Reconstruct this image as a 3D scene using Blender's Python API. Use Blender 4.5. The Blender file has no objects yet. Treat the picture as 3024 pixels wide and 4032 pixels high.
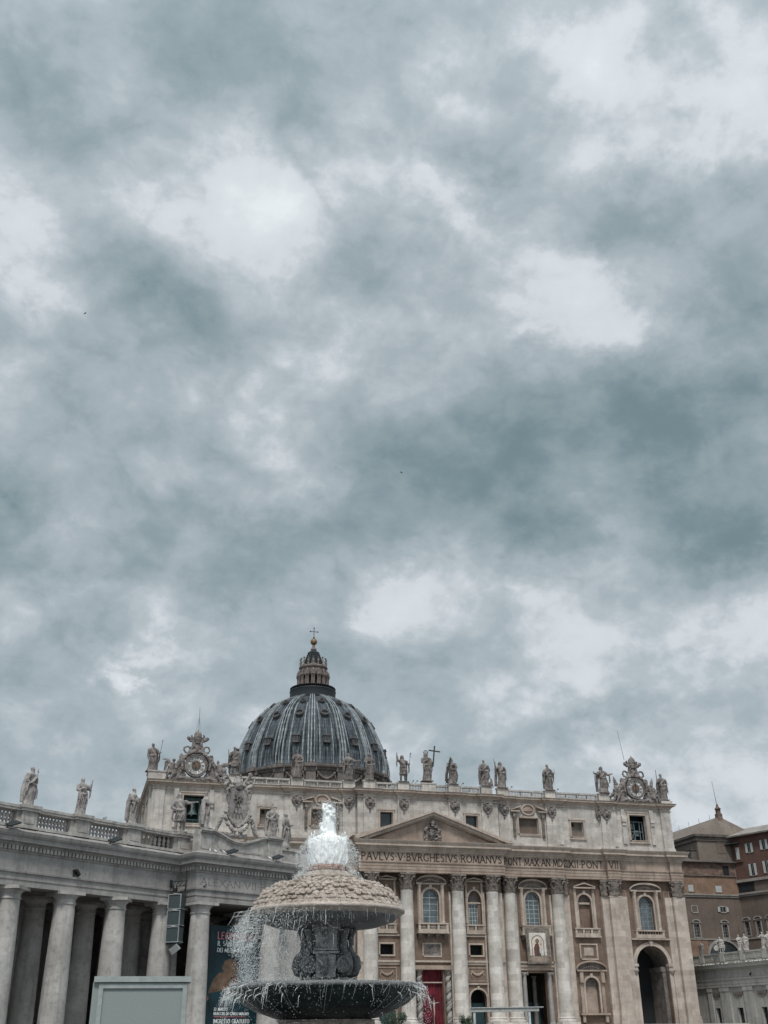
import bpy, bmesh, math, random
from mathutils import Vector, Matrix, noise
PI = math.pi
R = math.radians
sc = bpy.context.scene
col = sc.collection
random.seed(7)

# ------------------------------------------------------------------ camera
cam_d = bpy.data.cameras.new('camera'); cam = bpy.data.objects.new('camera', cam_d); col.objects.link(cam)
PITCH, ROLL, YAW = R(26.87), R(.68), R(15.95)
_rt = Vector((math.cos(YAW), -math.sin(YAW), 0))
_fw = Vector((math.sin(YAW)*math.cos(PITCH), math.cos(YAW)*math.cos(PITCH), math.sin(PITCH)))
_up = _rt.cross(_fw)
_r2 = _rt*math.cos(ROLL) - _up*math.sin(ROLL); _u2 = _rt*math.sin(ROLL) + _up*math.cos(ROLL)
cam.matrix_world = Matrix(((_r2.x, _u2.x, -_fw.x, -68.79), (_r2.y, _u2.y, -_fw.y, -210.37), (_r2.z, _u2.z, -_fw.z, 1.7), (0, 0, 0, 1)))
cam_d.sensor_fit = 'VERTICAL'; cam_d.sensor_height = 24; cam_d.lens = 24.32
cam_d.clip_start = .2; cam_d.clip_end = 6000
sc.camera = cam
sc.view_settings.view_transform = 'Standard'; sc.view_settings.look = 'None'
sc.view_settings.exposure = 0.0; sc.view_settings.gamma = 1
# ------------------------------------------------------------------ sun
SUN_AZ, SUN_EL = R(196), R(57)          # azimuth clockwise from +Y (behind and above the camera)
sd = bpy.data.lights.new('sun', 'SUN'); sd.energy = 2.5; sd.angle = R(11); sd.color = (1, .96, .9)
so = bpy.data.objects.new('sun', sd); col.objects.link(so)
sv = Vector((math.sin(SUN_AZ)*math.cos(SUN_EL), math.cos(SUN_AZ)*math.cos(SUN_EL), math.sin(SUN_EL)))
so.rotation_euler = sv.to_track_quat('Z', 'Y').to_euler(); so.location = (0, -150, 150)
# ------------------------------------------------------------------ sky: overcast, cloud layer in world direction space
w = bpy.data.worlds.new('World'); sc.world = w; w.use_nodes = True
nt = w.node_tree; N = nt.nodes; L = nt.links; N.clear()
def nd(t, **k):
    n = N.new(t)
    for a, b in k.items(): setattr(n, a, b)
    return n
def mth(op, a, b=None, clamp=False):
    n = N.new('ShaderNodeMath'); n.operation = op; n.use_clamp = clamp
    for i, x in enumerate((a, b)):
        if x is None: continue
        if isinstance(x, (int, float)): n.inputs[i].default_value = x
        else: L.new(x, n.inputs[i])
    return n.outputs[0]
tc = nd('ShaderNodeTexCoord'); sep = nd('ShaderNodeSeparateXYZ'); L.new(tc.outputs['Generated'], sep.inputs[0])
X_, Y_, Z_ = sep.outputs
az = mth('MULTIPLY', mth('ARCTAN2', X_, Y_), 180/PI); el = mth('MULTIPLY', mth('ARCSINE', Z_), 180/PI)
# flat cloud deck coordinates (things get smaller and flatter towards the horizon)
den = mth('ADD', mth('MAXIMUM', Z_, 0.0), .28)
deck = nd('ShaderNodeCombineXYZ'); L.new(mth('DIVIDE', X_, den), deck.inputs[0]); L.new(mth('DIVIDE', Y_, den), deck.inputs[1])
def noi(vec, scale, det=6, rough=.55, dist=0., off=0.):
    n = nd('ShaderNodeTexNoise'); n.inputs['Scale'].default_value = scale; n.inputs['Detail'].default_value = det
    n.inputs['Roughness'].default_value = rough; n.inputs['Distortion'].default_value = dist
    m = nd('ShaderNodeMapping'); m.inputs['Location'].default_value = (off, off*.7, off*.3); L.new(vec, m.inputs[0]); L.new(m.outputs[0], n.inputs['Vector'])
    return n
# direction with flattened height: puffy, isotropic clouds that still thin out towards the horizon
dv = nd('ShaderNodeVectorMath'); dv.operation = 'MULTIPLY'; L.new(tc.outputs['Generated'], dv.inputs[0]); dv.inputs[1].default_value = (1, 1, 1.55)
dmix = nd('ShaderNodeMixRGB'); dmix.inputs[0].default_value = .25; L.new(dv.outputs[0], dmix.inputs[1]); L.new(deck.outputs[0], dmix.inputs[2])
PUF = dmix.outputs[0]
wn = noi(PUF, 3.2, 6, .6, 0, 3.1)
ws = nd('ShaderNodeSeparateColor'); L.new(wn.outputs['Color'], ws.inputs[0])
wn2 = noi(PUF, 13, 6, .62, 0, 8.1)
ws2 = nd('ShaderNodeSeparateColor'); L.new(wn2.outputs['Color'], ws2.inputs[0])
def warp(base, a, b, s1, s2):
    return mth('ADD', base, mth('ADD', mth('MULTIPLY', mth('SUBTRACT', a, .5), s1), mth('MULTIPLY', mth('SUBTRACT', b, .5), s2)))
waz = warp(az, ws.outputs[0], ws2.outputs[0], 6, 6.5); wel = warp(el, ws.outputs[1], ws2.outputs[1], 4.5, 5)
cv = nd('ShaderNodeCombineXYZ'); L.new(waz, cv.inputs[0]); L.new(wel, cv.inputs[1])
BASE, BAMP = .535, 1.0
BLOBS = [(31.4, 50.5, 6.5, 3.5, -9, 0.42), (33.7, 47.3, 7.8, 3.9, -24, 0.18), (42.7, 45.7, 5.9, 4.6, -15, 0.3), (38.5, 44.2, 8.2, 2.3, -2, 0.22), (1.5, 46.1, 7.0, 2.6, -4, 0.22), (7.2, 43.2, 8.6, 3.9, -7, 0.34), (-0.2, 42.2, 9.5, 2.6, 7, 0.2), (9.1, 44.2, 3.8, 1.7, 3, 0.15), (-7.9, 36.9, 3.8, 5.9, 11, 0.28), (-8.0, 40.1, 5.8, 2.9, 11, 0.15), (30.5, 37.6, 7.3, 4.7, -25, 0.42), (27.1, 39.9, 6.0, 4.2, -40, 0.3), (26.9, 35.4, 9.0, 1.9, -10, 0.28), (33.4, 35.2, 4.6, 1.8, 3, 0.22), (19.3, 44.3, 6.7, 1.8, -9, 0.25), (22.6, 42.7, 3.7, 3.3, -4, 0.25), (10.5, 28.5, 5.4, 1.6, 10, 0.25), (7.9, 32.7, 7.5, 2.5, 3, 0.12), (6.8, 39.3, 4.4, 2.4, 4, 0.2), (17.0, 20.1, 7.7, 1.7, -6, 0.24), (24.1, 21.9, 7.7, 2.5, -11, 0.28), (17.6, 22.7, 2.8, 1.3, -1, 0.15), (14.5, 20.4, 1.7, 1.6, 0, 0.18), (1.8, 17.2, 1.4, 0.8, 13, 0.6), (1.7, 18.3, 2.2, 1.1, 23, 0.35), (4.2, 19.4, 5.5, 1.4, 12, 0.18), (33.7, 11.7, 9.7, 6.1, 15, 0.3), (32.7, 18.0, 9.3, 3.5, 18, 0.22), (35.9, 19.3, 5.5, 2.6, 12, 0.2), (-0.9, 21.2, 6.4, 1.2, 10, 0.22), (-1.9, 15.6, 7.5, 1.8, 4, 0.12), (-2.3, 13.0, 5.8, 1.5, 8, 0.15), (-2.2, 25.1, 1.9, 1.9, 46, 0.22), (6.6, 34.9, 2.3, 1.9, 4, 0.2), (20.2, 14.4, 6.4, 2.4, -2, 0.1), (16.5, 10.8, 9.4, 1.8, -1, 0.12), (25.3, 29.2, 19.8, 6.3, 0, -0.5), (36.7, 28.7, 9.0, 7.9, -10, -0.28), (38.0, 25.1, 4.9, 4.8, -10, -0.12), (12.3, 25.7, 10.6, 3.8, 9, -0.12), (21.2, 32.5, 8.8, 2.9, 18, -0.18), (27.7, 25.6, 14.2, 3.5, -6, -0.25), (39.0, 34.6, 5.7, 5.9, -12, -0.38), (37.1, 23.3, 5.9, 2.7, 1, -0.35), (34.8, 30.5, 10.1, 3.4, -1, -0.2), (36.5, 27.8, 4.8, 3.3, -10, 0.2), (27.3, 26.7, 5.5, 1.6, 4, 0.16), (-1.1, 38.0, 8.1, 3.4, -9, -0.28), (-3.7, 34.2, 6.4, 3.3, 8, -0.22), (2.2, 36.5, 8.1, 3.4, -11, -0.15), (13.9, 41.5, 5.8, 5.0, -23, -0.22), (16.1, 38.6, 6.4, 3.7, -25, -0.15), (24.7, 44.2, 5.2, 2.5, -20, -0.3), (35.6, 41.3, 11.1, 3.2, 0, -0.28), (31.4, 40.8, 6.2, 2.7, -9, -0.15), (8.7, 50.4, 18.7, 4.2, -7, -0.25), (-7.0, 46.9, 13.2, 4.1, 11, -0.24), (10.0, 47.4, 7.5, 2.5, 2, -0.18), (2.2, 24.0, 12.8, 4.0, -1, -0.22), (-6.2, 25.5, 2.5, 1.5, 8, -0.3), (6.9, 22.5, 10.2, 2.5, 7, -0.18), (10.9, 25.2, 7.0, 3.2, 1, -0.14), (-2.4, 19.2, 6.2, 1.5, 5, -0.1), (26.9, 15.0, 9.1, 1.8, 15, -0.32), (21.7, 13.8, 6.3, 1.5, 3, -0.12), (31.0, 17.9, 3.1, 1.5, -5, -0.2), (9.7, 19.6, 6.7, 2.8, 1, -0.08), (0.6, 30.1, 6.9, 3.8, -12, -0.12), (15.1, 32.1, 7.5, 3.8, -1, -0.08), (15.7, 29.6, 5.1, 2.6, 17, -0.15)]
acc = None
for (a, e, sa, se, ro, amp) in BLOBS:
    m = nd('ShaderNodeMapping'); m.vector_type = 'TEXTURE'
    m.inputs['Location'].default_value = (a, e, 0); m.inputs['Rotation'].default_value = (0, 0, R(ro)); m.inputs['Scale'].default_value = (sa*1.4, se*1.4, 1)
    g = nd('ShaderNodeTexGradient'); g.gradient_type = 'QUADRATIC_SPHERE'
    L.new(cv.outputs[0], m.inputs[0]); L.new(m.outputs[0], g.inputs[0])
    ma = nd('ShaderNodeMath'); ma.operation = 'MULTIPLY_ADD'; L.new(g.outputs['Fac'], ma.inputs[0]); ma.inputs[1].default_value = amp*(.74 if amp > 0 else .88)
    if acc is None: ma.inputs[2].default_value = BASE
    else: L.new(acc, ma.inputs[2])
    acc = ma.outputs[0]
n1 = noi(PUF, 5.5, 12, .58, .25, 1.7); n2 = noi(PUF, 2.0, 4, .5, .2, 6.3); n3 = noi(PUF, 17, 9, .62, .35, 2.2)
bil = mth('MULTIPLY', mth('ABSOLUTE', mth('SUBTRACT', noi(PUF, 7.5, 8, .55, .15, 4.4).outputs[0], .5)), 2.0)      # billows: creased dark valleys between puffs
tot = mth('ADD', mth('MULTIPLY', mth('SUBTRACT', acc, BASE), BAMP), BASE)
tot = mth('ADD', tot, mth('MULTIPLY', mth('SUBTRACT', n1.outputs[0], .5), .64))
tot = mth('ADD', tot, mth('MULTIPLY', mth('SUBTRACT', n2.outputs[0], .5), .25))
tot = mth('ADD', tot, mth('MULTIPLY', mth('SUBTRACT', n3.outputs[0], .5), .42))
tot = mth('ADD', tot, mth('MULTIPLY', mth('SUBTRACT', bil, .18), .52))
tot = mth('ADD', tot, mth('MULTIPLY', mth('MAXIMUM', mth('SUBTRACT', 1.0, mth('DIVIDE', el, 16.0)), 0.0), .13))
cr = nd('ShaderNodeValToRGB'); L.new(tot, cr.inputs[0])
def s2l(c): return tuple(((x/255+.055)/1.055)**2.4 if x > 10 else x/255/12.92 for x in c)+(1,)
el_ = cr.color_ramp; el_.interpolation = 'CARDINAL'
for i, (p_, c_) in enumerate([(0, (118, 138, 144)), (.16, (134, 152, 158)), (.36, (158, 172, 178)), (.50, (176, 187, 193)), (.585, (190, 199, 205)), (.67, (210, 217, 222)), (.86, (221, 228, 232)), (1, (232, 238, 241))]):
    if i > 1: e_ = el_.elements.new(p_)
    else: e_ = el_.elements[i]
    e_.position = p_; e_.color = s2l(c_)
sky = nd('ShaderNodeTexSky'); sky.sky_type = 'NISHITA'; sky.sun_disc = False; sky.sun_elevation = SUN_EL; sky.sun_rotation = SUN_AZ
sm = nd('ShaderNodeMixRGB'); sm.blend_type = 'MULTIPLY'; sm.inputs[0].default_value = 1; L.new(sky.outputs[0], sm.inputs[1]); sm.inputs[2].default_value = (.08, .08, .08, 1)
# the deck is thinner round the hidden sun, so the sky behind the camera is brighter
dp = nd('ShaderNodeVectorMath'); dp.operation = 'DOT_PRODUCT'; L.new(tc.outputs['Generated'], dp.inputs[0]); dp.inputs[1].default_value = sv
glow = mth('ADD', mth('MULTIPLY', mth('POWER', mth('MAXIMUM', dp.outputs['Value'], 0.), 1.5), 0.55), 1.0)
gm = nd('ShaderNodeVectorMath'); gm.operation = 'SCALE'; L.new(cr.outputs[0], gm.inputs[0]); L.new(glow, gm.inputs['Scale'])
mx = nd('ShaderNodeMixRGB'); mx.inputs[0].default_value = .94; L.new(sm.outputs[0], mx.inputs[1]); L.new(gm.outputs[0], mx.inputs[2])
bg = nd('ShaderNodeBackground'); bg.inputs[1].default_value = 1.0; L.new(mx.outputs[0], bg.inputs[0])
wo = nd('ShaderNodeOutputWorld'); L.new(bg.outputs[0], wo.inputs[0])
w.cycles.sampling_method = 'MANUAL'; w.cycles.sample_map_resolution = 512

# ------------------------------------------------------------------ materials
M = {}
def mat(name):
    m = bpy.data.materials.new(name); m.use_nodes = True; M[name] = m
    t = m.node_tree; b = t.nodes['Principled BSDF']; return m, t, b
def mk(t, ty, **k):
    n = t.nodes.new(ty)
    for a, b in k.items():
        if a in n.inputs.keys(): n.inputs[a].default_value = b
        else: setattr(n, a, b)
    return n
def stone(name, c1, c2, blk=None, dirt=.35, dcol=(.05, .05, .052), rough=.85, scale=.35, bump=.25, strk=.45, blkmix=.5, bs=6., objc=False):
    m, t, b = mat(name); l = t.links.new
    geo = mk(t, 'ShaderNodeNewGeometry'); pos = geo.outputs['Position']
    if objc: pos = mk(t, 'ShaderNodeTexCoord').outputs['Object']
    n1 = mk(t, 'ShaderNodeTexNoise', Scale=scale, Detail=8., Roughness=.62); l(pos, n1.inputs['Vector'])
    r1 = mk(t, 'ShaderNodeMapRange'); r1.inputs[1].default_value = .35; r1.inputs[2].default_value = .68; l(n1.outputs[0], r1.inputs[0])
    mx1 = mk(t, 'ShaderNodeMixRGB'); mx1.inputs[1].default_value = (*c1, 1); mx1.inputs[2].default_value = (*c2, 1); l(r1.outputs[0], mx1.inputs[0])
    cur = mx1.outputs[0]
    if blk:
        sp = mk(t, 'ShaderNodeSeparateXYZ'); l(pos, sp.inputs[0])
        ad = mk(t, 'ShaderNodeMath', operation='ADD'); l(sp.outputs[0], ad.inputs[0]); l(sp.outputs[1], ad.inputs[1])
        cb = mk(t, 'ShaderNodeCombineXYZ'); l(ad.outputs[0], cb.inputs[0]); l(sp.outputs[2], cb.inputs[1])
        br = mk(t, 'ShaderNodeTexBrick'); br.inputs['Scale'].default_value = 1.; br.inputs['Brick Width'].default_value = blk[0]; br.inputs['Row Height'].default_value = blk[1]
        br.inputs['Mortar Size'].default_value = .018; br.inputs['Color1'].default_value = (.0, .0, .0, 1); br.inputs['Color2'].default_value = (1, 1, 1, 1); br.inputs['Mortar'].default_value = (.35, .35, .35, 1); br.inputs['Bias'].default_value = -.1
        l(cb.outputs[0], br.inputs[0])
        rr = mk(t, 'ShaderNodeMapRange'); rr.inputs[3].default_value = 1-blkmix*.42; rr.inputs[4].default_value = 1+blkmix*.34; l(br.outputs['Color'], rr.inputs[0])
        mu = mk(t, 'ShaderNodeVectorMath', operation='SCALE'); l(cur, mu.inputs[0]); l(rr.outputs[0], mu.inputs['Scale']); cur = mu.outputs[0]
    mp = mk(t, 'ShaderNodeMapping'); mp.inputs['Scale'].default_value = (1.3, 1.3, .09); l(pos, mp.inputs[0])
    n2 = mk(t, 'ShaderNodeTexNoise', Scale=1., Detail=6., Roughness=.65); l(mp.outputs[0], n2.inputs['Vector'])
    r2 = mk(t, 'ShaderNodeMapRange'); r2.inputs[1].default_value = .5; r2.inputs[2].default_value = .75; r2.inputs[4].default_value = strk; l(n2.outputs[0], r2.inputs[0])
    mx2 = mk(t, 'ShaderNodeMixRGB'); mx2.inputs[2].default_value = (*dcol, 1); l(r2.outputs[0], mx2.inputs[0]); l(cur, mx2.inputs[1])
    n3 = mk(t, 'ShaderNodeTexNoise', Scale=bs*.35, Detail=9., Roughness=.7); l(pos, n3.inputs['Vector'])
    r3 = mk(t, 'ShaderNodeMapRange'); r3.inputs[1].default_value = .48; r3.inputs[2].default_value = .8; r3.inputs[4].default_value = dirt*1.6; l(n3.outputs[0], r3.inputs[0])
    mx3 = mk(t, 'ShaderNodeMixRGB'); mx3.inputs[2].default_value = (*dcol, 1); l(r3.outputs[0], mx3.inputs[0]); l(mx2.outputs[0], mx3.inputs[1])
    l(mx3.outputs[0], b.inputs['Base Color']); b.inputs['Roughness'].default_value = rough; b.inputs['Specular IOR Level'].default_value = .25
    if bump:
        n4 = mk(t, 'ShaderNodeTexNoise', Scale=bs, Detail=6., Roughness=.6); l(pos, n4.inputs['Vector'])
        bp = mk(t, 'ShaderNodeBump', Strength=bump, Distance=.08); l(n4.outputs[0], bp.inputs['Height']); l(bp.outputs[0], b.inputs['Normal'])
    return m
def plain(name, c, rough=.6, metal=0., nz=.25, ns=3., spec=.4, c2=None):
    m, t, b = mat(name); l = t.links.new
    tcn = mk(t, 'ShaderNodeTexCoord')
    n1 = mk(t, 'ShaderNodeTexNoise', Scale=ns, Detail=7., Roughness=.6); l(tcn.outputs['Object'], n1.inputs['Vector'])
    mx1 = mk(t, 'ShaderNodeMixRGB'); d = c2 or tuple(x*(1-nz) for x in c); mx1.inputs[1].default_value = (*d, 1); mx1.inputs[2].default_value = (*tuple(min(1, x*(1+nz*.5)) for x in c), 1)
    rr = mk(t, 'ShaderNodeMapRange'); rr.inputs[1].default_value = .35; rr.inputs[2].default_value = .65; l(n1.outputs[0], rr.inputs[0]); l(rr.outputs[0], mx1.inputs[0]); l(mx1.outputs[0], b.inputs['Base Color'])
    b.inputs['Roughness'].default_value = rough; b.inputs['Metallic'].default_value = metal; b.inputs['Specular IOR Level'].default_value = spec
    return m
stone('attic', (.58, .55, .515), (.39, .36, .335), (2.1, .95), .34, (.11, .09, .08), blkmix=.36, strk=.42)
stone('column', (.64, .61, .575), (.45, .415, .38), (1.5, 1.15), .26, (.16, .13, .11), blkmix=.5, strk=.28)
stone('pilaster', (.52, .46, .41), (.365, .305, .265), (1.9, 1.05), .25, (.13, .10, .085), blkmix=.36, strk=.32)
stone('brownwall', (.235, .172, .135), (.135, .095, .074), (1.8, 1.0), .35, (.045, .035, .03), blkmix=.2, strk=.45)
stone('entab', (.42, .34, .285), (.26, .20, .165), (2.6, 3.0), .25, (.07, .052, .045), blkmix=.14, strk=.45)
stone('trim', (.50, .435, .38), (.33, .27, .23), None, .3, (.08, .065, .055), strk=.4)
stone('greycol', (.50, .485, .465), (.33, .315, .30), (3.0, 1.35), .36, (.07, .07, .072), blkmix=.22, strk=.5)
stone('greytrim', (.37, .36, .345), (.26, .25, .245), (2.4, 3), .32, (.06, .062, .065), blkmix=.08, strk=.5)
stone('balustone', (.50, .48, .455), (.30, .285, .27), None, .38, (.06, .06, .06), scale=1.1, strk=.3)
stone('statue', (.30, .27, .255), (.10, .09, .088), None, .62, (.045, .042, .042), scale=.9, strk=.55, bs=4, bump=.6)
stone('statuemid', (.42, .395, .375), (.19, .175, .17), None, .55, (.05, .048, .048), scale=1.1, strk=.5, bs=7, bump=.5)
stone('palacetrim', (.34, .32, .30), (.22, .20, .185), None, .3, (.05, .045, .04))
stone('statuelight', (.52, .49, .46), (.30, .28, .265), None, .45, (.07, .066, .064), scale=1.2, strk=.5, bs=7, bump=.5)
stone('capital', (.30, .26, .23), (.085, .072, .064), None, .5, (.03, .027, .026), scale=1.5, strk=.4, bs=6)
stone('brickplaster', (.14, .08, .066), (.092, .053, .045), None, .35, (.06, .035, .03), scale=.4, strk=.35)
stone('brownplaster', (.17, .135, .115), (.12, .094, .08), None, .3, (.04, .032, .03), scale=.25, strk=.35)
stone('ochreplaster', (.27, .185, .135), (.17, .105, .078), None, .35, (.08, .05, .04), scale=.45, strk=.3)
stone('roughbrick', (.24, .165, .135), (.11, .078, .066), (1.2, .5), .5, (.03, .025, .024), scale=.9, strk=.3, blkmix=.6)
stone('greywall', (.22, .188, .16), (.155, .13, .112), (2.2, .9), .3, (.05, .045, .04), scale=.3, strk=.35, blkmix=.15)
stone('rooftile', (.15, .13, .118), (.09, .08, .073), (.9, .45), .4, (.03, .03, .03), blkmix=.5, strk=.3)
stone('paleconc', (.44, .43, .40), (.34, .33, .31), (3.2, 1.8), .28, (.10, .10, .10), blkmix=.08, strk=.5)
stone('drumstone', (.22, .195, .18), (.12, .105, .098), None, .45, (.035, .034, .034), strk=.5, scale=.8)
stone('lantstone', (.25, .21, .195), (.13, .11, .10), None, .4, (.05, .045, .045), strk=.4, scale=.8)
stone('dormerstone', (.13, .12, .118), (.075, .075, .08), None, .4, (.03, .03, .035), strk=.4, scale=.8)
stone('lanterndark', (.10, .075, .07), (.06, .045, .042), None, .4, (.02, .02, .02), strk=.4, scale=.8)
stone('ground', (.16, .155, .15), (.11, .107, .105), (.12, .12), .4, (.04, .04, .04), scale=.2)
# lead sheets of the dome: pale blue-grey panels with dark runs
def lead(name, base, dark, dk):
    m, t, b = mat(name); l = t.links.new
    geo = mk(t, 'ShaderNodeNewGeometry'); sp = mk(t, 'ShaderNodeSeparateXYZ'); l(geo.outputs['Position'], sp.inputs[0])
    sb = mk(t, 'ShaderNodeMath', operation='SUBTRACT'); l(sp.outputs[1], sb.inputs[0]); sb.inputs[1].default_value = 119.4
    an = mk(t, 'ShaderNodeMath', operation='ARCTAN2'); l(sp.outputs[0], an.inputs[0]); l(sb.outputs[0], an.inputs[1])
    cb = mk(t, 'ShaderNodeCombineXYZ')
    am = mk(t, 'ShaderNodeMath', operation='MULTIPLY'); l(an.outputs[0], am.inputs[0]); am.inputs[1].default_value = 22.
    l(am.outputs[0], cb.inputs[0]); zm = mk(t, 'ShaderNodeMath', operation='MULTIPLY'); l(sp.outputs[2], zm.inputs[0]); zm.inputs[1].default_value = .05; l(zm.outputs[0], cb.inputs[1])
    n1 = mk(t, 'ShaderNodeTexNoise', Scale=1.6, Detail=7., Roughness=.7); l(cb.outputs[0], n1.inputs['Vector'])
    r1 = mk(t, 'ShaderNodeMapRange'); r1.inputs[1].default_value = .5-dk; r1.inputs[2].default_value = .62-dk*.3; l(n1.outputs[0], r1.inputs[0])
    cb2 = mk(t, 'ShaderNodeCombineXYZ'); l(am.outputs[0], cb2.inputs[0]); l(sp.outputs[2], cb2.inputs[1])
    br = mk(t, 'ShaderNodeTexBrick'); br.inputs['Scale'].default_value = 1.; br.inputs['Brick Width'].default_value = .95; br.inputs['Row Height'].default_value = 1.3; br.inputs['Mortar Size'].default_value = .05
    br.inputs['Color1'].default_value = (.7, .7, .7, 1); br.inputs['Color2'].default_value = (1.1, 1.1, 1.1, 1); br.inputs['Mortar'].default_value = (.4, .4, .4, 1); br.offset = .3; l(cb2.outputs[0], br.inputs[0])
    mx1 = mk(t, 'ShaderNodeMixRGB'); mx1.inputs[1].default_value = (*base, 1); mx1.inputs[2].default_value = (*dark, 1); l(r1.outputs[0], mx1.inputs[0])
    mu = mk(t, 'ShaderNodeMixRGB'); mu.blend_type = 'MULTIPLY'; mu.inputs[0].default_value = 1; l(mx1.outputs[0], mu.inputs[1]); l(br.outputs['Color'], mu.inputs[2])
    l(mu.outputs[0], b.inputs['Base Color']); b.inputs['Roughness'].default_value = .8; b.inputs['Specular IOR Level'].default_value = .15
lead('leadpanel', (.105, .128, .145), (.017, .02, .025), .05)
lead('leadrib', (.31, .345, .365), (.06, .07, .082), -.04)
plain('dormerdark', (.035, .038, .042), .7)
plain('darklead', (.03, .038, .044), .6, .1)
plain('bronzeletter', (.035, .028, .026), .6)
plain('carvedletter', (.15, .147, .145), .85)
plain('glassdark', (.02, .028, .032), .15, 0, .5, .8, .6)
plain('glassblue', (.10, .135, .15), .25, 0, .45, 1.2, .6)
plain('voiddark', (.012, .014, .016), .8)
plain('tealdark', (.018, .05, .06), .6)
plain('bell', (.07, .125, .12), .5, .3, .4, 1.5)
plain('whiteframe', (.55, .57, .58), .5)
plain('gold', (.22, .145, .085), .5, .3, .4, 1.5)
plain('bronzedial', (.20, .13, .075), .5, 0, .5, 2)
plain('dialface', (.70, .69, .67), .6)
plain('dialcore', (.10, .065, .05), .5, 0, .6, 2.5, c2=(.03, .05, .055))
plain('black', (.012, .013, .014), .5)
plain('redcloth', (.135, .010, .022), .8, 0, .65, .6)
plain('whitepaint', (.72, .72, .70), .6)
plain('speakerframe', (.30, .32, .33), .5)
plain('whitemetal', (.50, .52, .53), .45)
plain('mutedframe', (.14, .17, .18), .6)
plain('shutter', (.42, .44, .435), .6, 0, .3, 8)
plain('panelgrey', (.255, .295, .29), .55, 0, .14, 25)
plain('panelframe', (.32, .36, .355), .5, 0, .15, 4)
plain('speakergrille', (.055, .075, .08), .55, 0, .35, 9)
plain('greybox', (.38, .39, .38), .6)
plain('leaf', (.045, .075, .045), .7, 0, .5, 5)
plain('stem', (.10, .07, .05), .8)
plain('tapestry', (.20, .175, .15), .85, 0, .55, 2.2)
plain('tapwhite', (.58, .55, .50), .8, 0, .3, 1.)
plain('robe', (.13, .055, .04), .8); plain('skin', (.40, .27, .2), .7); plain('robelight', (.55, .5, .45), .7); plain('darkcloth', (.05, .05, .06), .8)
plain('posterteal', (.006, .036, .048), .6, 0, .5, .45, c2=(.004, .018, .025))
plain('posterochre', (.17, .11, .075), .7, 0, .6, 1.1)
plain('posterpink', (.85, .30, .34), .7); plain('posterwhite', (.85, .9, .9), .7)
plain('birdgrey', (.06, .06, .065), .7); plain('birdwhite', (.75, .76, .76), .7)
plain('greendark', (.03, .04, .038), .6)

stone('capstone', (.68, .61, .54), (.40, .325, .28), None, .5, (.06, .045, .04), rough=.38, scale=5, bump=1., strk=.15, bs=22)
stone('rimstone', (.56, .50, .45), (.40, .34, .30), None, .3, (.1, .08, .07), rough=.35, scale=5, bump=.5, strk=.15, bs=18)
stone('palegranite', (.33, .335, .335), (.22, .225, .23), None, .4, (.06, .06, .065), rough=.45, scale=2.2, bump=.4, strk=.4, bs=12)
stone('wetgranite', (.20, .205, .21), (.12, .125, .13), None, .4, (.03, .035, .035), rough=.4, scale=2.2, bump=.4, strk=.4, bs=12)
stone('wetbasin', (.022, .036, .036), (.04, .06, .056), None, .35, (.01, .014, .014), rough=.3, scale=2.4, bump=.7, strk=.3, bs=10)
stone('redtier', (.26, .13, .10), (.38, .27, .22), None, .4, (.08, .05, .04), rough=.35, scale=4, bump=.6, strk=.2, bs=14)
def water(name, c, tr, rough):
    m, t, b = mat(name); l = t.links.new
    b.inputs['Base Color'].default_value = (*c, 1); b.inputs['Roughness'].default_value = rough
    b.inputs['Transmission Weight'].default_value = tr; b.inputs['IOR'].default_value = 1.33
    b.inputs['Subsurface Weight'].default_value = 0.
    tcn = mk(t, 'ShaderNodeTexCoord'); n = mk(t, 'ShaderNodeTexNoise', Scale=14., Detail=6.); l(tcn.outputs['Object'], n.inputs['Vector'])
    bp = mk(t, 'ShaderNodeBump', Strength=.6, Distance=.03); l(n.outputs[0], bp.inputs['Height']); l(bp.outputs[0], b.inputs['Normal'])
water('foam', (.93, .96, .97), .04, .6)
water('drops', (.90, .94, .95), .35, .2)
water('pool', (.10, .15, .15), .2, .08)

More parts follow.
